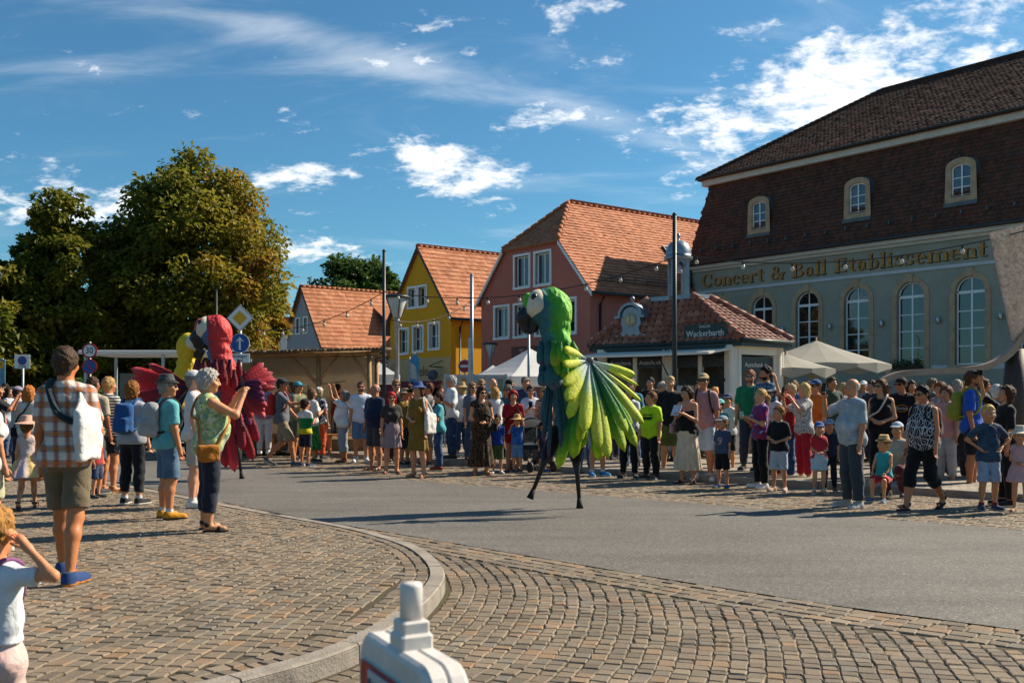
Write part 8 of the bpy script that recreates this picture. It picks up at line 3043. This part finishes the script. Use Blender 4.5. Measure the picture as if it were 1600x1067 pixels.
# people standing in the shade behind the right-hand crowd, at the kiosk and further off
BGP = [(1349, 24.5, 1.74, 'm', '8a8a8c', 'c8c8c8', 'man in white cap in the shade behind the grey-shirted man', ('cap', 'd8d8d8')), (1353, 29, 1.72, 'm', '26262a', '2a1f18', 'dark-haired man standing in the hall shade', None), (1388, 30, 1.66, 'f', '2a2c34', '3a2820', 'woman in dark clothes by the hall wall', None),
       (1441, 27, 1.70, 'm', '4a8a94', '8a6a4a', 'person in turquoise shirt and tan hat by the hall', ('sun', '8a7458')), (1452, 28, 1.68, 'f', '5a2428', '2a1c16', 'woman in wine red top by the hall', None), (1240, 21, 1.70, 'f', '4a6a8a', '8a6a3c', 'woman in steel blue behind the dark red top', None), (1300, 20, 1.76, 'm', '3a4a3c', '4a3626', 'man in moss green behind the girl in the blue cap', None), (1318, 22, 1.66, 'f', 'a8a0a8', 'b89a60', 'fair woman in pale lilac behind the grey-shirted man', None), (1362, 20.5, 1.70, 'm', '2a3040', '2a1f18', 'man in ink blue left of the woman in black', None), (1424, 19.5, 1.68, 'f', '6a3a4a', '3a2418', 'woman in plum right of the black-capped man', None), (1458, 20.5, 1.74, 'm', '50585c', '6a5a48', 'man in lead grey behind the patterned tunic', None), (1506, 19.5, 1.64, 'f', 'b0885c', '7a5230', 'woman in camel top behind the bright blue shirt', None), (1538, 18.5, 1.70, 'f', '343a30', '4a2c1c', 'woman in dark olive behind the blond boy', None), (1090, 22, 1.72, 'm', '38404c', '3a2a20', 'man in blue-grey between pink shirt and kiosk flap', None), (957, 21.5, 1.70, 'f', 'a03a3a', '5a3420', 'woman in brick red seen between the wing plumes', None), (880, 23, 1.72, 'm', '4a4c50', '8a7a68', 'man in dim grey right behind the parrot body', None), (1264, 23, 1.72, 'm', '5a2c24', '2a1c16', 'man in rust brown under the parasol rim', None),
       (1545, 26, 1.72, 'm', '2c2e34', '3a2a20', 'man in dark jacket before the sculpture arm', None),
       (1582, 22, 1.76, 'm', '24262a', '4a3a2c', 'man in grey cap beside the sculpture column', ('cap', '6a6a6c')), (1016, 22.4, 1.80, 'm', '141416', '17110e', 'man in black at the kiosk counter', None), (996, 23.2, 1.66, 'f', '7a3a30', '4a3426', 'woman in rust top waiting at the kiosk', None),
       (577, 31, 1.72, 'm', '7a8aa0', '5a4030', 'man in pale blue beside the white tent', None), (640, 28, 1.70, 'f', 'a04a2c', '5a3822', 'woman in rust red before the crimson awning', None), (689, 29, 1.66, 'f', '6a2430', '4a2c1c', 'woman in burgundy left of the information boards', None),
       (1145, 24, 1.6, 'f', 'b08a6a', '6a4628', 'woman in sand-coloured blouse at the kiosk corner', None), (455, 24.5, 1.7, 'f', 'c8c4c0', '6a4a30', 'woman in white behind the red rucksack', None), (528, 27.5, 1.70, 'm', 'a02a2a', '3a2a20', 'man in red shirt by the stage post', None),
       (72, 22, 1.7, 'm', '5a5e66', '3a2a20', 'man in slate shirt across the road at left', None), (118, 24, 1.62, 'f', '8a6a6a', '6a4630', 'woman in rose top across the road at left', None), (8, 26, 1.7, 'm', '3a3c44', '2a1f18', 'man in charcoal near the bus stop', None),
       (352, 26, 1.72, 'm', 'c4c0ba', '5a4630', 'man in white shirt behind the red parrot', None), (375, 24, 1.64, 'f', '8a5a7a', '5a3a24', 'woman in plum top behind the parrot tail', None), (228, 25, 1.70, 'm', '9aa4ae', '7a6a58', 'man in light grey behind the parrot left wing', None)]
rb = random.Random(3)
for (px, Y, h, sx, c, hc, lab, ht) in BGP:
    person(px, Y=Y, h=h, z0=PZ, yaw=rb.choice((-60, -30, 0, 20, 70, 150)), sex=sx, skin=rb.choice(('bd8460', 'c08a68', 'b0764e')), top=(0.45, 0.84, c), bottom=('trousers', 0.97, rb.choice(('2c3446', '3a3c44', '4a4c54'))), hair=('short' if sx == 'm' else rb.choice(('bob', 'long')), hc), hat=ht, arms=(rb.choice(('down', 'hold')), rb.choice(('down', 'front'))), vox=0.028, fy=None, label=lab, group='people further back on the square')



# ------------------------------------------------------------------ prints that follow the cloth
def chest_print(root, name, me, mat, x, z, rear=False):
    """lay a flat print on the shirt: every vertex drops onto the cloth surface"""
    sh = next(c for c in root.children if c.name.split('.')[0] == 'shirt')
    P = np.array([v.co[:] for v in sh.data.vertices])
    P = P[P[:, 1] < 0]
    for v in me.vertices:
        q = np.array([v.co.x + x, v.co.y + z])
        d = ((P[:, [0, 2]] - q) ** 2).sum(axis=1)
        k = np.argsort(d)[:4]
        v.co = (q[0], P[k, 1].min() - 0.006, q[1])
    me.materials.clear()
    me.materials.append(mat)
    o = bpy.data.objects.new(name, me)
    link(o, sh)


def flat_text(body, size, sx=1.0):
    cu = bpy.data.curves.new('t', 'FONT')
    cu.body, cu.size, cu.align_x, cu.align_y, cu.resolution_u = body, size, 'CENTER', 'CENTER', 3
    t = bpy.data.objects.new('t', cu)
    me = bpy.data.meshes.new_from_object(t)
    bpy.data.objects.remove(t)
    for v in me.vertices:
        v.co.x *= sx
    return me


def flat_poly(pts):
    me = bpy.data.meshes.new('print')
    me.from_pydata([(a, b, 0) for a, b in pts], [], [tuple(range(len(pts)))])
    return me


def grid_poly(w, h, n=6, m=3, skew=0.0):
    vs = [(-w / 2 + w * i / n + skew * (j / m - 0.5), -h / 2 + h * j / m, 0) for j in range(m + 1) for i in range(n + 1)]
    me = bpy.data.meshes.new('print')
    me.from_pydata(vs, [], [(j * (n + 1) + i, j * (n + 1) + i + 1, (j + 1) * (n + 1) + i + 1, (j + 1) * (n + 1) + i) for j in range(m) for i in range(n)])
    return me


def who(txt):
    return next(o for o in bpy.data.objects if o.name.startswith('person') and txt in o.get('label', ''))


r9 = who('numbered 9')
chest_print(r9, 'shirt_number', flat_text('9', 0.17), cloth('c8a090'), 0, 0.76)
rl_ = who('neon lime')
chest_print(rl_, 'shirt_print', grid_poly(0.22, 0.055, 8, 2, 0.02), cloth('2a3418'), 0, 1.09)
chest_print(rl_, 'shirt_print', grid_poly(0.20, 0.02, 8, 1, 0.01), cloth('4a5a20'), 0.0, 1.15)
rk = who('orange chest logo')
n = 22
ring = bpy.data.meshes.new('print')
ring.from_pydata([(r * math.cos(2 * PI * i / n), r * 0.62 * math.sin(2 * PI * i / n), 0) for r in (0.105, 0.085) for i in range(n)], [], [(i, (i + 1) % n, n + (i + 1) % n, n + i) for i in range(n)])
chest_print(rk, 'shirt_logo', ring, cloth('c07a20'), 0, 1.27)
chest_print(rk, 'shirt_logo', grid_poly(0.21, 0.05, 8, 2), cloth('1a1a3c'), 0, 1.27)
tx = flat_text('Dickies', 0.07, 0.9)
chest_print(rk, 'shirt_logo_text', tx, cloth('d8d0c0'), 0, 1.27)
for v in tx.vertices:
    v.co.y -= 0.006

# ------------------------------------------------------------------ stilt walkers in parrot costume
def ramp_mat(name, stops, rough=0.6, bump=0.4, vor=0.0):
    m = bpy.data.materials.new(name)
    m.use_nodes = True
    nt = NT(m.node_tree)
    b = m.node_tree.nodes['Principled BSDF']
    co = nt.n('TexCoord').outputs['Object']
    f = nt.n('Attribute', attribute_name='rnd').outputs['Fac']
    n1 = nt.n('TexNoise', {'Vector': co, 'Scale': 7.0, 'Detail': 5.0, 'Distortion': 0.6}).outputs[0]
    f = nt.math('ADD', f, nt.math('MULTIPLY', nt.math('SUBTRACT', n1, 0.5), 0.30 if not vor else 0.5), clamp=True)
    c = nt.ramp(f, stops)
    n2 = nt.n('TexNoise', {'Vector': co, 'Scale': 34.0, 'Detail': 4.0}).outputs[0]
    c = nt.mix(1.0, c, nt.ramp(n2, [(0.3, 0.85), (0.7, 1.1)]), 'MULTIPLY')
    m.node_tree.links.new(c, b.inputs['Base Color'])
    b.inputs['Roughness'].default_value = rough
    hgt = n2
    if vor:
        v = nt.n('TexVoronoi', {'Vector': nt.n('Mapping', {'Vector': co, 'Scale': (1, 1, 0.55)}).outputs[0], 'Scale': vor}).outputs['Distance']
        hgt = nt.math('ADD', v, nt.math('MULTIPLY', n1, 1.2))
    bp = nt.n('Bump', {'Height': hgt, 'Strength': bump, 'Distance': 0.03})
    m.node_tree.links.new(bp.outputs[0], b.inputs['Normal'])
    return backlit(m, 0.12 if vor else 0.4)


def pt_attr(me, t):
    a = me.attributes.new('rnd', 'FLOAT', 'POINT')
    a.data.foreach_set('value', np.asarray(t, dtype=np.float32))


def feather(parent, a, b, w, mat, face=(0, -1, 0), droop=0.0, name='feather', neck=0.22):
    """one foam plume from quill a to tip b, rounded end, cambered, with thickness"""
    a, b = Vector(a), Vector(b)
    d = b - a
    L = d.length
    t = d.normalized()
    n = Vector(face)
    n = (n - t * n.dot(t)).normalized()
    s = t.cross(n)
    V, T = [], []
    K = 12
    for side_ in (1, -1):
        for i in range(K + 1):
            u = i / K
            x = min(u / 0.62, 1.0)
            wd = w * (neck + (1 - neck) * (3 * x * x - 2 * x ** 3)) * 0.5
            if u > 0.80:
                wd *= math.sqrt(max(0.0, 1 - ((u - 0.80) / 0.20) ** 2)) * 0.97 + 0.03
            for j in range(5):
                v = (j - 2) / 2
                p = a + d * u + s * (wd * v) + n * (0.018 * w / 0.15 * (1 - v * v) * min(1, 3 * u) + (0.006 if j == 2 else 0) + side_ * 0.004 * (1 - 0.6 * v * v) + droop * L * math.sin(u * PI) * 0.5)
                V.append(p)
                T.append(u)
    F = []
    o = (K + 1) * 5
    for i in range(K):
        for j in range(4):
            q = i * 5 + j
            F.append((q, q + 5, q + 6, q + 1))
            F.append((o + q, o + q + 1, o + q + 6, o + q + 5))
        for j in (0, 4):
            q = i * 5 + j
            F.append((q, o + q, o + q + 5, q + 5) if j == 0 else (q, q + 5, o + q + 5, o + q))
    q = K * 5
    F += [(q + j, o + q + j, o + q + j + 1, q + j + 1) for j in range(4)]
    me = np_mesh(name, np.array([list(p) for p in V]), np.array(F), smooth=True)
    pt_attr(me, T)
    return mobj(name, me, mat, parent)


def parrot(px0, Y, label, pal, dx=0.0, rz=0.0, wings=(), tails=(), petals=(), streams=(), foot=((-0.526, 0, 0.13), (0.136, 0, 0.0))):
    s = FPX / Y
    gy = HOR + EYE * s
    o = empty('parrot_stilt_walker', ((px0 - 800) / s, Y, 0), rz, label, 'costume', 'parrot stilt walkers')
    L = lambda p, yy=0.0: ((p[0] - px0) / s, yy, (gy - p[1]) / s)
    body_m, face_m, beak_m = pal['body'], M('parrot_face', (0.62, 0.55, 0.42), 0.7, 0.12, 9, 0.2), M('parrot_beak', (0.012, 0.012, 0.014), 0.4, 0.2, 6, 0.2)
    h = 0.02
    D = dx
    g = SDF((-0.75 + D, -0.4, 0.75), (0.55 + D, 0.4, 3.0), h)
    g.ell((-0.26 + D, 0, 2.64), (0.29, 0.235, 0.29), 0.05)
    g.ell((-0.53 + D, 0, 2.70), (0.10, 0.11, 0.16), 0.02)
    g.cap((-0.20 + D, 0, 2.60), (-0.18 + D, 0, 2.20), 0.205, 0.185, 0.08)
    g.cap((-0.18 + D, 0, 2.20), (-0.09 + D, 0, 1.85), 0.19, 0.235, 0.08)
    g.cap((-0.09 + D, 0, 1.85), (0.02 + D, 0, 1.15), 0.24, 0.19, 0.08)
    g.cap((0.02 + D, 0, 1.15), (0.05 + D, 0, 0.95), 0.22, 0.16, 0.08)
    x, y, z = g.grid((slice(None),) * 3)
    g.F = (g.F + 0.010 * np.sin(z * 34 + 2.5 * np.sin(x * 9) + np.sin(y * 13)) * (z < 2.5) + 0.006 * np.sin(x * 31 + z * 17)).astype(np.float32)
    # ragged cape ends over the shoulders
    V, Q = g.out()
    ax = np.interp(V[:, 2], [0.9, 1.5, 2.0, 2.3, 2.7], [0.05, 0.0, -0.12, -0.18, -0.22]) + D
    me = np_mesh('costume_body', V, Q, smooth=True)
    t_ = np.clip(0.60 + (V[:, 0] - ax) / 0.5 + 0.75 * np.clip(V[:, 2] - 2.75, 0, 1), 0, 1)
    t_ = np.where((V[:, 0] < -0.50 + D) & (V[:, 2] > 2.55), 0.85, t_)
    pt_attr(me, t_)
    mobj('costume_body', me, body_m, o)
    g = SDF((-0.75 + D, -0.35, 2.3), (-0.1 + D, 0.35, 3.0), h * 0.8)
    g.ell((-0.41 + D, 0, 2.70), (0.165, 0.232, 0.20), 0.03)
    g.cap((-0.42 + D, 0, 2.62), (-0.38 + D, 0, 2.48), 0.16, 0.06, 0.05, (1, 1.35))
    V, Q = g.out()
    fo = mobj('face_patch', np_mesh('face_patch', V, Q, smooth=True), face_m, o)
    for sy in (-1, 1):
        mb = MB()
        mb.lathe([(0.002, -0.05), (0.035, -0.035), (0.05, 0.0), (0.035, 0.035), (0.002, 0.05)], (-0.47 + D, sy * 0.175, 2.78), 12, sy=0.8)
        mb.build('eye', beak_m, fo)
    g = SDF((-0.80 + D, -0.25, 2.2), (-0.3 + D, 0.25, 2.85), h * 0.8)
    for a, b, r0, r1 in (((-0.53, 0, 2.63), (-0.61, 0, 2.52), 0.105, 0.10), ((-0.61, 0, 2.52), (-0.585, 0, 2.38), 0.10, 0.055), ((-0.585, 0, 2.38), (-0.52, 0, 2.31), 0.055, 0.018), ((-0.45, 0, 2.47), (-0.47, 0, 2.37), 0.085, 0.05)):
        g.cap((a[0] + D, 0, a[2]), (b[0] + D, 0, b[2]), r0, r1, 0.03, (1, 0.85))
    V, Q = g.out()
    mobj('beak', np_mesh('beak', V, Q, smooth=True), beak_m, o)
    for k, (pv, ends, yv, mat) in enumerate(wings):
        P = L(pv, yv)
        w = mobj('wing_hub', np_mesh('wing_hub', np.array([[0, 0, 0], [0.01, 0, 0], [0.01, 0, 0.01], [0, 0, 0.01]]), np.array([[0, 1, 2, 3]])), pal['hub'], o)
        mb = MB(); mb.lathe([(0.01, -0.035), (0.05, -0.03), (0.055, 0.03), (0.01, 0.035)], P, 12); me = mb.mesh('wing_hub', pal['hub']); w.data = me
        if len(ends[0]) > 4 and len(ends) < 12:      # narrower plumes in between
            mid = [tuple(0.5 * (a + b) * (0.96 if k_ < 2 else 1) + (0.04 * pv[k_] if k_ < 2 else 0) for k_, (a, b) in enumerate(zip(e0[:4], e1[:4]))) + (e0[4],) for e0, e1 in zip(ends, ends[1:])]
            ends = list(ends) + mid
        for i, e in enumerate(ends):
            ye = e[3] * (1.45 if yv < -0.3 else 1) if len(e) > 3 else yv * (1.25 + 0.10 * (i % 3))
            E = Vector(L(e, ye))
            A = Vector(P) + (E - Vector(P)).normalized() * 0.05
            feather(o, A, E, e[2] * (1.0 if yv < -0.3 else 0.84), e[4] if len(e) > 4 else mat[i % len(mat)], (0.26, -1, 0.42), droop=0.05, neck=0.16)
    for (a, b, w, y0, y1, mat) in list(tails) + list(petals) + list(streams):
        feather(o, L(a, y0), L(b, y1), w, mat, (-0.1, -1, 0.15), droop=0.03, neck=0.4)
    m_blk = cloth('101114')
    for q, (hx, (fx, fy_, fz)) in enumerate(zip((-0.07, 0.10), foot)):
        Hp, F_ = Vector((hx + D, 0.05, 1.15)), Vector((fx, fy_, fz))
        kn = Hp.lerp(F_, 0.42) + Vector((-0.03, -0.03, 0))
        g = SDF(np.minimum(np.array(Hp), np.array(kn)) - 0.2, np.maximum(np.array(Hp), np.array(kn)) + 0.2, 0.02)
        g.cap(Hp, kn, 0.12, 0.085, 0.03)
        g.wrinkle(0.006, 20, q)
        V, Q = g.out()
        mobj('trouser_leg', np_mesh('trouser_leg', V, Q, smooth=True), m_blk, o)
        mb = MB()
        d = (F_ - kn).normalized()
        mb.tube([kn, kn.lerp(F_, 0.3), F_ - d * 0.12], [0.075, 0.034, 0.026], 10)
        st = mb.build('stilt', M('stilt_black', (0.012, 0.012, 0.013), 0.5), o)
        mb = MB(); mb.tube([F_ - d * 0.14, F_ - d * 0.05, F_], [0.026, 0.040, 0.050], 12); mb.build('rubber_foot', M('stilt_rubber', (0.012, 0.012, 0.012), 0.8), st)
    return o


G1, G2 = (0.05, 0.30, 0.015), (0.10, 0.44, 0.02)
m_pg = ramp_mat('green_parrot_cloth', [(0.0, (0.012, 0.075, 0.11)), (0.30, (0.02, 0.13, 0.16)), (0.42, (0.03, 0.15, 0.17)), (0.50, (0.03, 0.22, 0.10)), (0.62, G1), (0.85, G2), (1.0, (0.20, 0.50, 0.04))], 0.65, 0.9, 16)
m_fy = ramp_mat('yellow_green_plume', [(0.0, (0.72, 0.76, 0.74)), (0.30, (0.58, 0.70, 0.58)), (0.48, (0.74, 0.80, 0.10)), (0.75, (0.80, 0.82, 0.08)), (1.0, (0.64, 0.70, 0.01))])
m_fy2 = ramp_mat('lime_plume', [(0.0, (0.50, 0.66, 0.62)), (0.35, (0.22, 0.46, 0.20)), (0.55, (0.52, 0.64, 0.05)), (0.8, (0.70, 0.72, 0.08)), (1.0, (0.52, 0.60, 0.01))])
m_fg = ramp_mat('deep_green_plume', [(0.0, (0.01, 0.09, 0.07)), (0.4, (0.02, 0.20, 0.05)), (0.7, (0.12, 0.36, 0.01)), (0.9, (0.42, 0.54, 0.01)), (1.0, (0.52, 0.58, 0.02))])
m_fb = ramp_mat('blue_plume', [(0.0, (0.012, 0.07, 0.09)), (0.6, (0.02, 0.12, 0.16)), (0.88, (0.07, 0.09, 0.15)), (1.0, (0.25, 0.05, 0.12))])
m_ft = ramp_mat('teal_petal', [(0.0, (0.02, 0.11, 0.13)), (0.6, (0.03, 0.17, 0.20)), (1.0, (0.12, 0.14, 0.20))])
m_fgr = ramp_mat('green_petal', [(0.0, (0.03, 0.20, 0.03)), (0.5, (0.10, 0.40, 0.02)), (1.0, (0.55, 0.60, 0.05))])
m_hub = M('wing_hub_grey', (0.10, 0.11, 0.11), 0.5, 0.2)
gw = [(877, 548, .12, -.42, m_fy), (876, 573, .12, -.46, m_fy), (877, 603, .14, -.50, m_fy), (880, 626, .16, -.54, m_fy), (883, 652, .14, -.52, m_fy), (905, 672, .17, -.58, m_fy), (928, 697, .17, -.56, m_fy2), (942, 712, .17, -.50, m_fy2), (968, 702, .15, -.42, m_fg), (971, 675, .15, -.46, m_fg), (989, 696, .15, -.30, m_fg),
      (1000, 662, .13, -.26, m_fy2), (987, 588, .11, -.30, m_fy), (996, 628, .06, -.34, m_fy), (992, 603, .05, -.26, m_fy), (900, 690, .14, -.40, m_fg)]
gt = [((905, 610), (893, 714), .17, -.22, -.34, m_fg), ((900, 620), (870, 730), .14, -.18, -.30, m_fg), ((925, 620), (934, 718), .16, -.1, -.2, m_fg), ((915, 630), (908, 700), .14, .0, -.05, m_fg), ((935, 600), (968, 690), .15, .1, .15, m_fg), ((940, 590), (990, 670), .15, .2, .25, m_fg)]
gs = [((862, 600), (856, 716), .055, -.15, -.20, m_fb), ((870, 600), (876, 704), .055, -.22, -.28, m_fb), ((860, 598), (848, 690), .07, -.1, -.1, m_fb), ((874, 600), (884, 700), .06, -.2, -.25, m_fb), ((858, 590), (846, 660), .09, -.05, -.05, m_ft)]
gp = []
rp_ = random.Random(5)
for row, (zy, xl, xr) in enumerate(((540, 840, 898), (566, 844, 908))):
    n = 6
    for i in range(n):
        u = 0.08 + 0.84 * i / (n - 1)
        x = xl + (xr - xl) * u
        yv = -0.26 * math.sin(u * PI) ** 0.6
        gp.append(((x, zy - 6), (x + rp_.uniform(-5, 5), zy + 24 + rp_.uniform(-6, 12)), .13, yv, yv - .03, m_ft if u < 0.34 else m_fgr))
gp += [((850, 580), (872, 606), .20, -.26, -.34, m_ft), ((856, 572), (862, 604), .18, -.28, -.34, m_ft), ((846, 575), (850, 604), .16, -.2, -.25, m_ft), ((880, 545), (884, 570), .14, -.33, -.37, m_fgr)]
parrot(890, 13.2, 'green and blue parrot costume on black stilts with yellow-green wing plumes', dict(body=m_pg, hub=m_hub), wings=(((918, 564), gw, -.33, [m_fy]),), tails=gt, petals=gp, streams=gs)

m_pr = ramp_mat('red_parrot_cloth', [(0.0, (0.02, 0.12, 0.30)), (0.26, (0.03, 0.16, 0.34)), (0.36, (0.24, 0.03, 0.05)), (0.5, (0.52, 0.018, 0.025)), (0.8, (0.62, 0.025, 0.03)), (1.0, (0.68, 0.05, 0.045))], 0.65, 0.8, 14)
m_rp = ramp_mat('pink_plume', [(0.0, (0.16, 0.012, 0.03)), (0.4, (0.48, 0.018, 0.03)), (0.75, (0.60, 0.03, 0.04)), (1.0, (0.66, 0.13, 0.15))])
m_rc = ramp_mat('crimson_plume', [(0.0, (0.05, 0.010, 0.03)), (0.5, (0.30, 0.010, 0.022)), (1.0, (0.50, 0.02, 0.03))])
m_rd = ramp_mat('violet_plume', [(0.0, (0.02, 0.025, 0.10)), (0.5, (0.06, 0.01, 0.06)), (1.0, (0.24, 0.015, 0.08))])
rl = [(207, 576, .17, -.1, m_rp), (206, 590, .16, -.05, m_rp), (210, 603, .16, 0, m_rp), (214, 618, .16, -.05, m_rc), (222, 634, .16, -.1, m_rc), (232, 648, .16, -.1, m_rc), (228, 568, .14, .1, m_rp), (245, 655, .15, -.05, m_rd), (240, 572, .15, -.2, m_rc), (262, 660, .15, .05, m_rd)]
rw = [(410, 567, .15, .1, m_rp), (424, 582, .15, .1, m_rp), (432, 594, .15, .05, m_rp), (431, 606, .15, 0, m_rp), (416, 598, .18, -.3, m_rd), (420, 618, .17, -.3, m_rd), (424, 636, .17, -.3, m_rc), (421, 653, .17, -.3, m_rp), (405, 645, .16, -.25, m_rc), (396, 666, .16, -.2, m_rd)]
rt = [((352, 640), (358, 730), .19, -.1, -.2, m_rc), ((360, 640), (373, 736), .19, -.15, -.25, m_rp), ((372, 640), (400, 718), .18, -.1, -.2, m_rc), ((376, 635), (386, 702), .17, -.15, -.3, m_rc), ((385, 630), (407, 690), .17, -.1, -.2, m_rc), ((345, 640), (352, 705), .18, .0, -.05, m_rd), ((365, 640), (364, 712), .18, .05, .05, m_rd), ((392, 640), (398, 680), .16, 0, 0, m_rd)]
rpet = []
for row, (zy, xl, xr) in enumerate(((566, 308, 374), (582, 302, 382))):
    for i in range(8):
        u = i / 7
        x = xl + (xr - xl) * u
        yv = -0.30 * math.sin(u * PI) ** 0.6 - 0.03
        rpet.append(((x, zy - 4), (x + rp_.uniform(-3, 3), zy + 24 + rp_.uniform(-2, 6)), .14, yv, yv - .06, m_rc))
parrot(345, 17.75, 'crimson parrot costume with outspread pink wings behind the left onlookers', dict(body=m_pr, hub=m_hub), dx=0.16, wings=(((302, 602), rl, -.12, [m_rp]), ((372, 602), rw, -.2, [m_rp])), tails=rt, petals=rpet, foot=((-0.15, 0, 0.0), (0.35, 0.1, 0.0)))

m_py = ramp_mat('yellow_parrot_cloth', [(0.0, (0.60, 0.42, 0.01)), (0.4, (0.70, 0.46, 0.01)), (1.0, (0.74, 0.48, 0.01))], 0.7, 0.8, 12)
m_yb = ramp_mat('green_blue_plume', [(0.0, (0.02, 0.12, 0.20)), (0.5, (0.05, 0.30, 0.10)), (1.0, (0.28, 0.42, 0.03))])
yp = [((x, 545), (x + rp_.uniform(-2, 2), 575), .15, -.25, -.30, m_py) for x in range(278, 306, 6)]
yl = [(376, 628, .2, 0, m_yb), (374, 645, .2, 0, m_yb), (364, 655, .2, .1, m_yb), (356, 662, .2, .1, m_yb), (346, 668, .2, 0, m_yb)]
parrot(291, 23.0, 'yellow parrot costume with green wings further back on the road', dict(body=m_py, hub=m_hub), dx=0.18, rz=2.75, wings=(((320, 615), yl, .05, [m_yb]),), petals=yp, foot=((0.0, 0, 0.0), (0.3, 0.1, 0.0)))

# ------------------------------------------------------------------ pushchair
PX, PYY = W(832, 617, 19.6)[0], 19.6
pc = empty('pushchair', (PX, PYY, 0), 0.5, 'dark folding pushchair between the red dress and green parrot', 'pushchair')
mb = MB()
for x in (-0.24, 0.24):
    mb.tube([(x, -0.35, 0.12), (x, 0.15, 0.62), (x, 0.45, 1.0)], 0.013, 6)
    mb.tube([(x, 0.38, 0.12), (x, -0.1, 0.60)], 0.013, 6)
mb.tube([(-0.24, 0.45, 1.0), (0.24, 0.45, 1.0)], 0.016, 6)
mb.build('frame', m_iron, pc)
g = SDF((-0.3, -0.4, 0.3), (0.3, 0.4, 1.05), 0.02)
g.box((0, 0.02, 0.48), (0.22, 0.20, 0.05), 0.03, 0.04)
g.box((0, 0.22, 0.70), (0.22, 0.05, 0.25), 0.03, 0.04)
V, Q = g.out()
mobj('seat', np_mesh('seat', V, Q, smooth=True), cloth('23303c'), pc)
mb = MB()
vs, fs = [], []
for i in range(7):
    a = PI * (0.15 + 0.75 * i / 6)
    for j in range(7):
        u = -1 + 2 * j / 6
        vs.append((0.25 * u, 0.12 - 0.30 * math.cos(a) * -1, 0.80 + 0.26 * math.sin(a) * (1 - 0.25 * u * u)))
for i in range(6):
    for j in range(6):
        fs.append((i * 7 + j, i * 7 + j + 1, i * 7 + j + 8, i * 7 + j + 7))
mb.add(vs, fs, 0, True)
mb.build('canopy', cloth('1c1e22'), pc)
for x in (-0.26, 0.26):
    for y in (-0.36, 0.40):
        mb = MB(); mb.tube([(x - 0.02, y, 0.11), (x + 0.02, y, 0.11)], 0.105, 16); mb.build('wheel', m_sblack, pc)
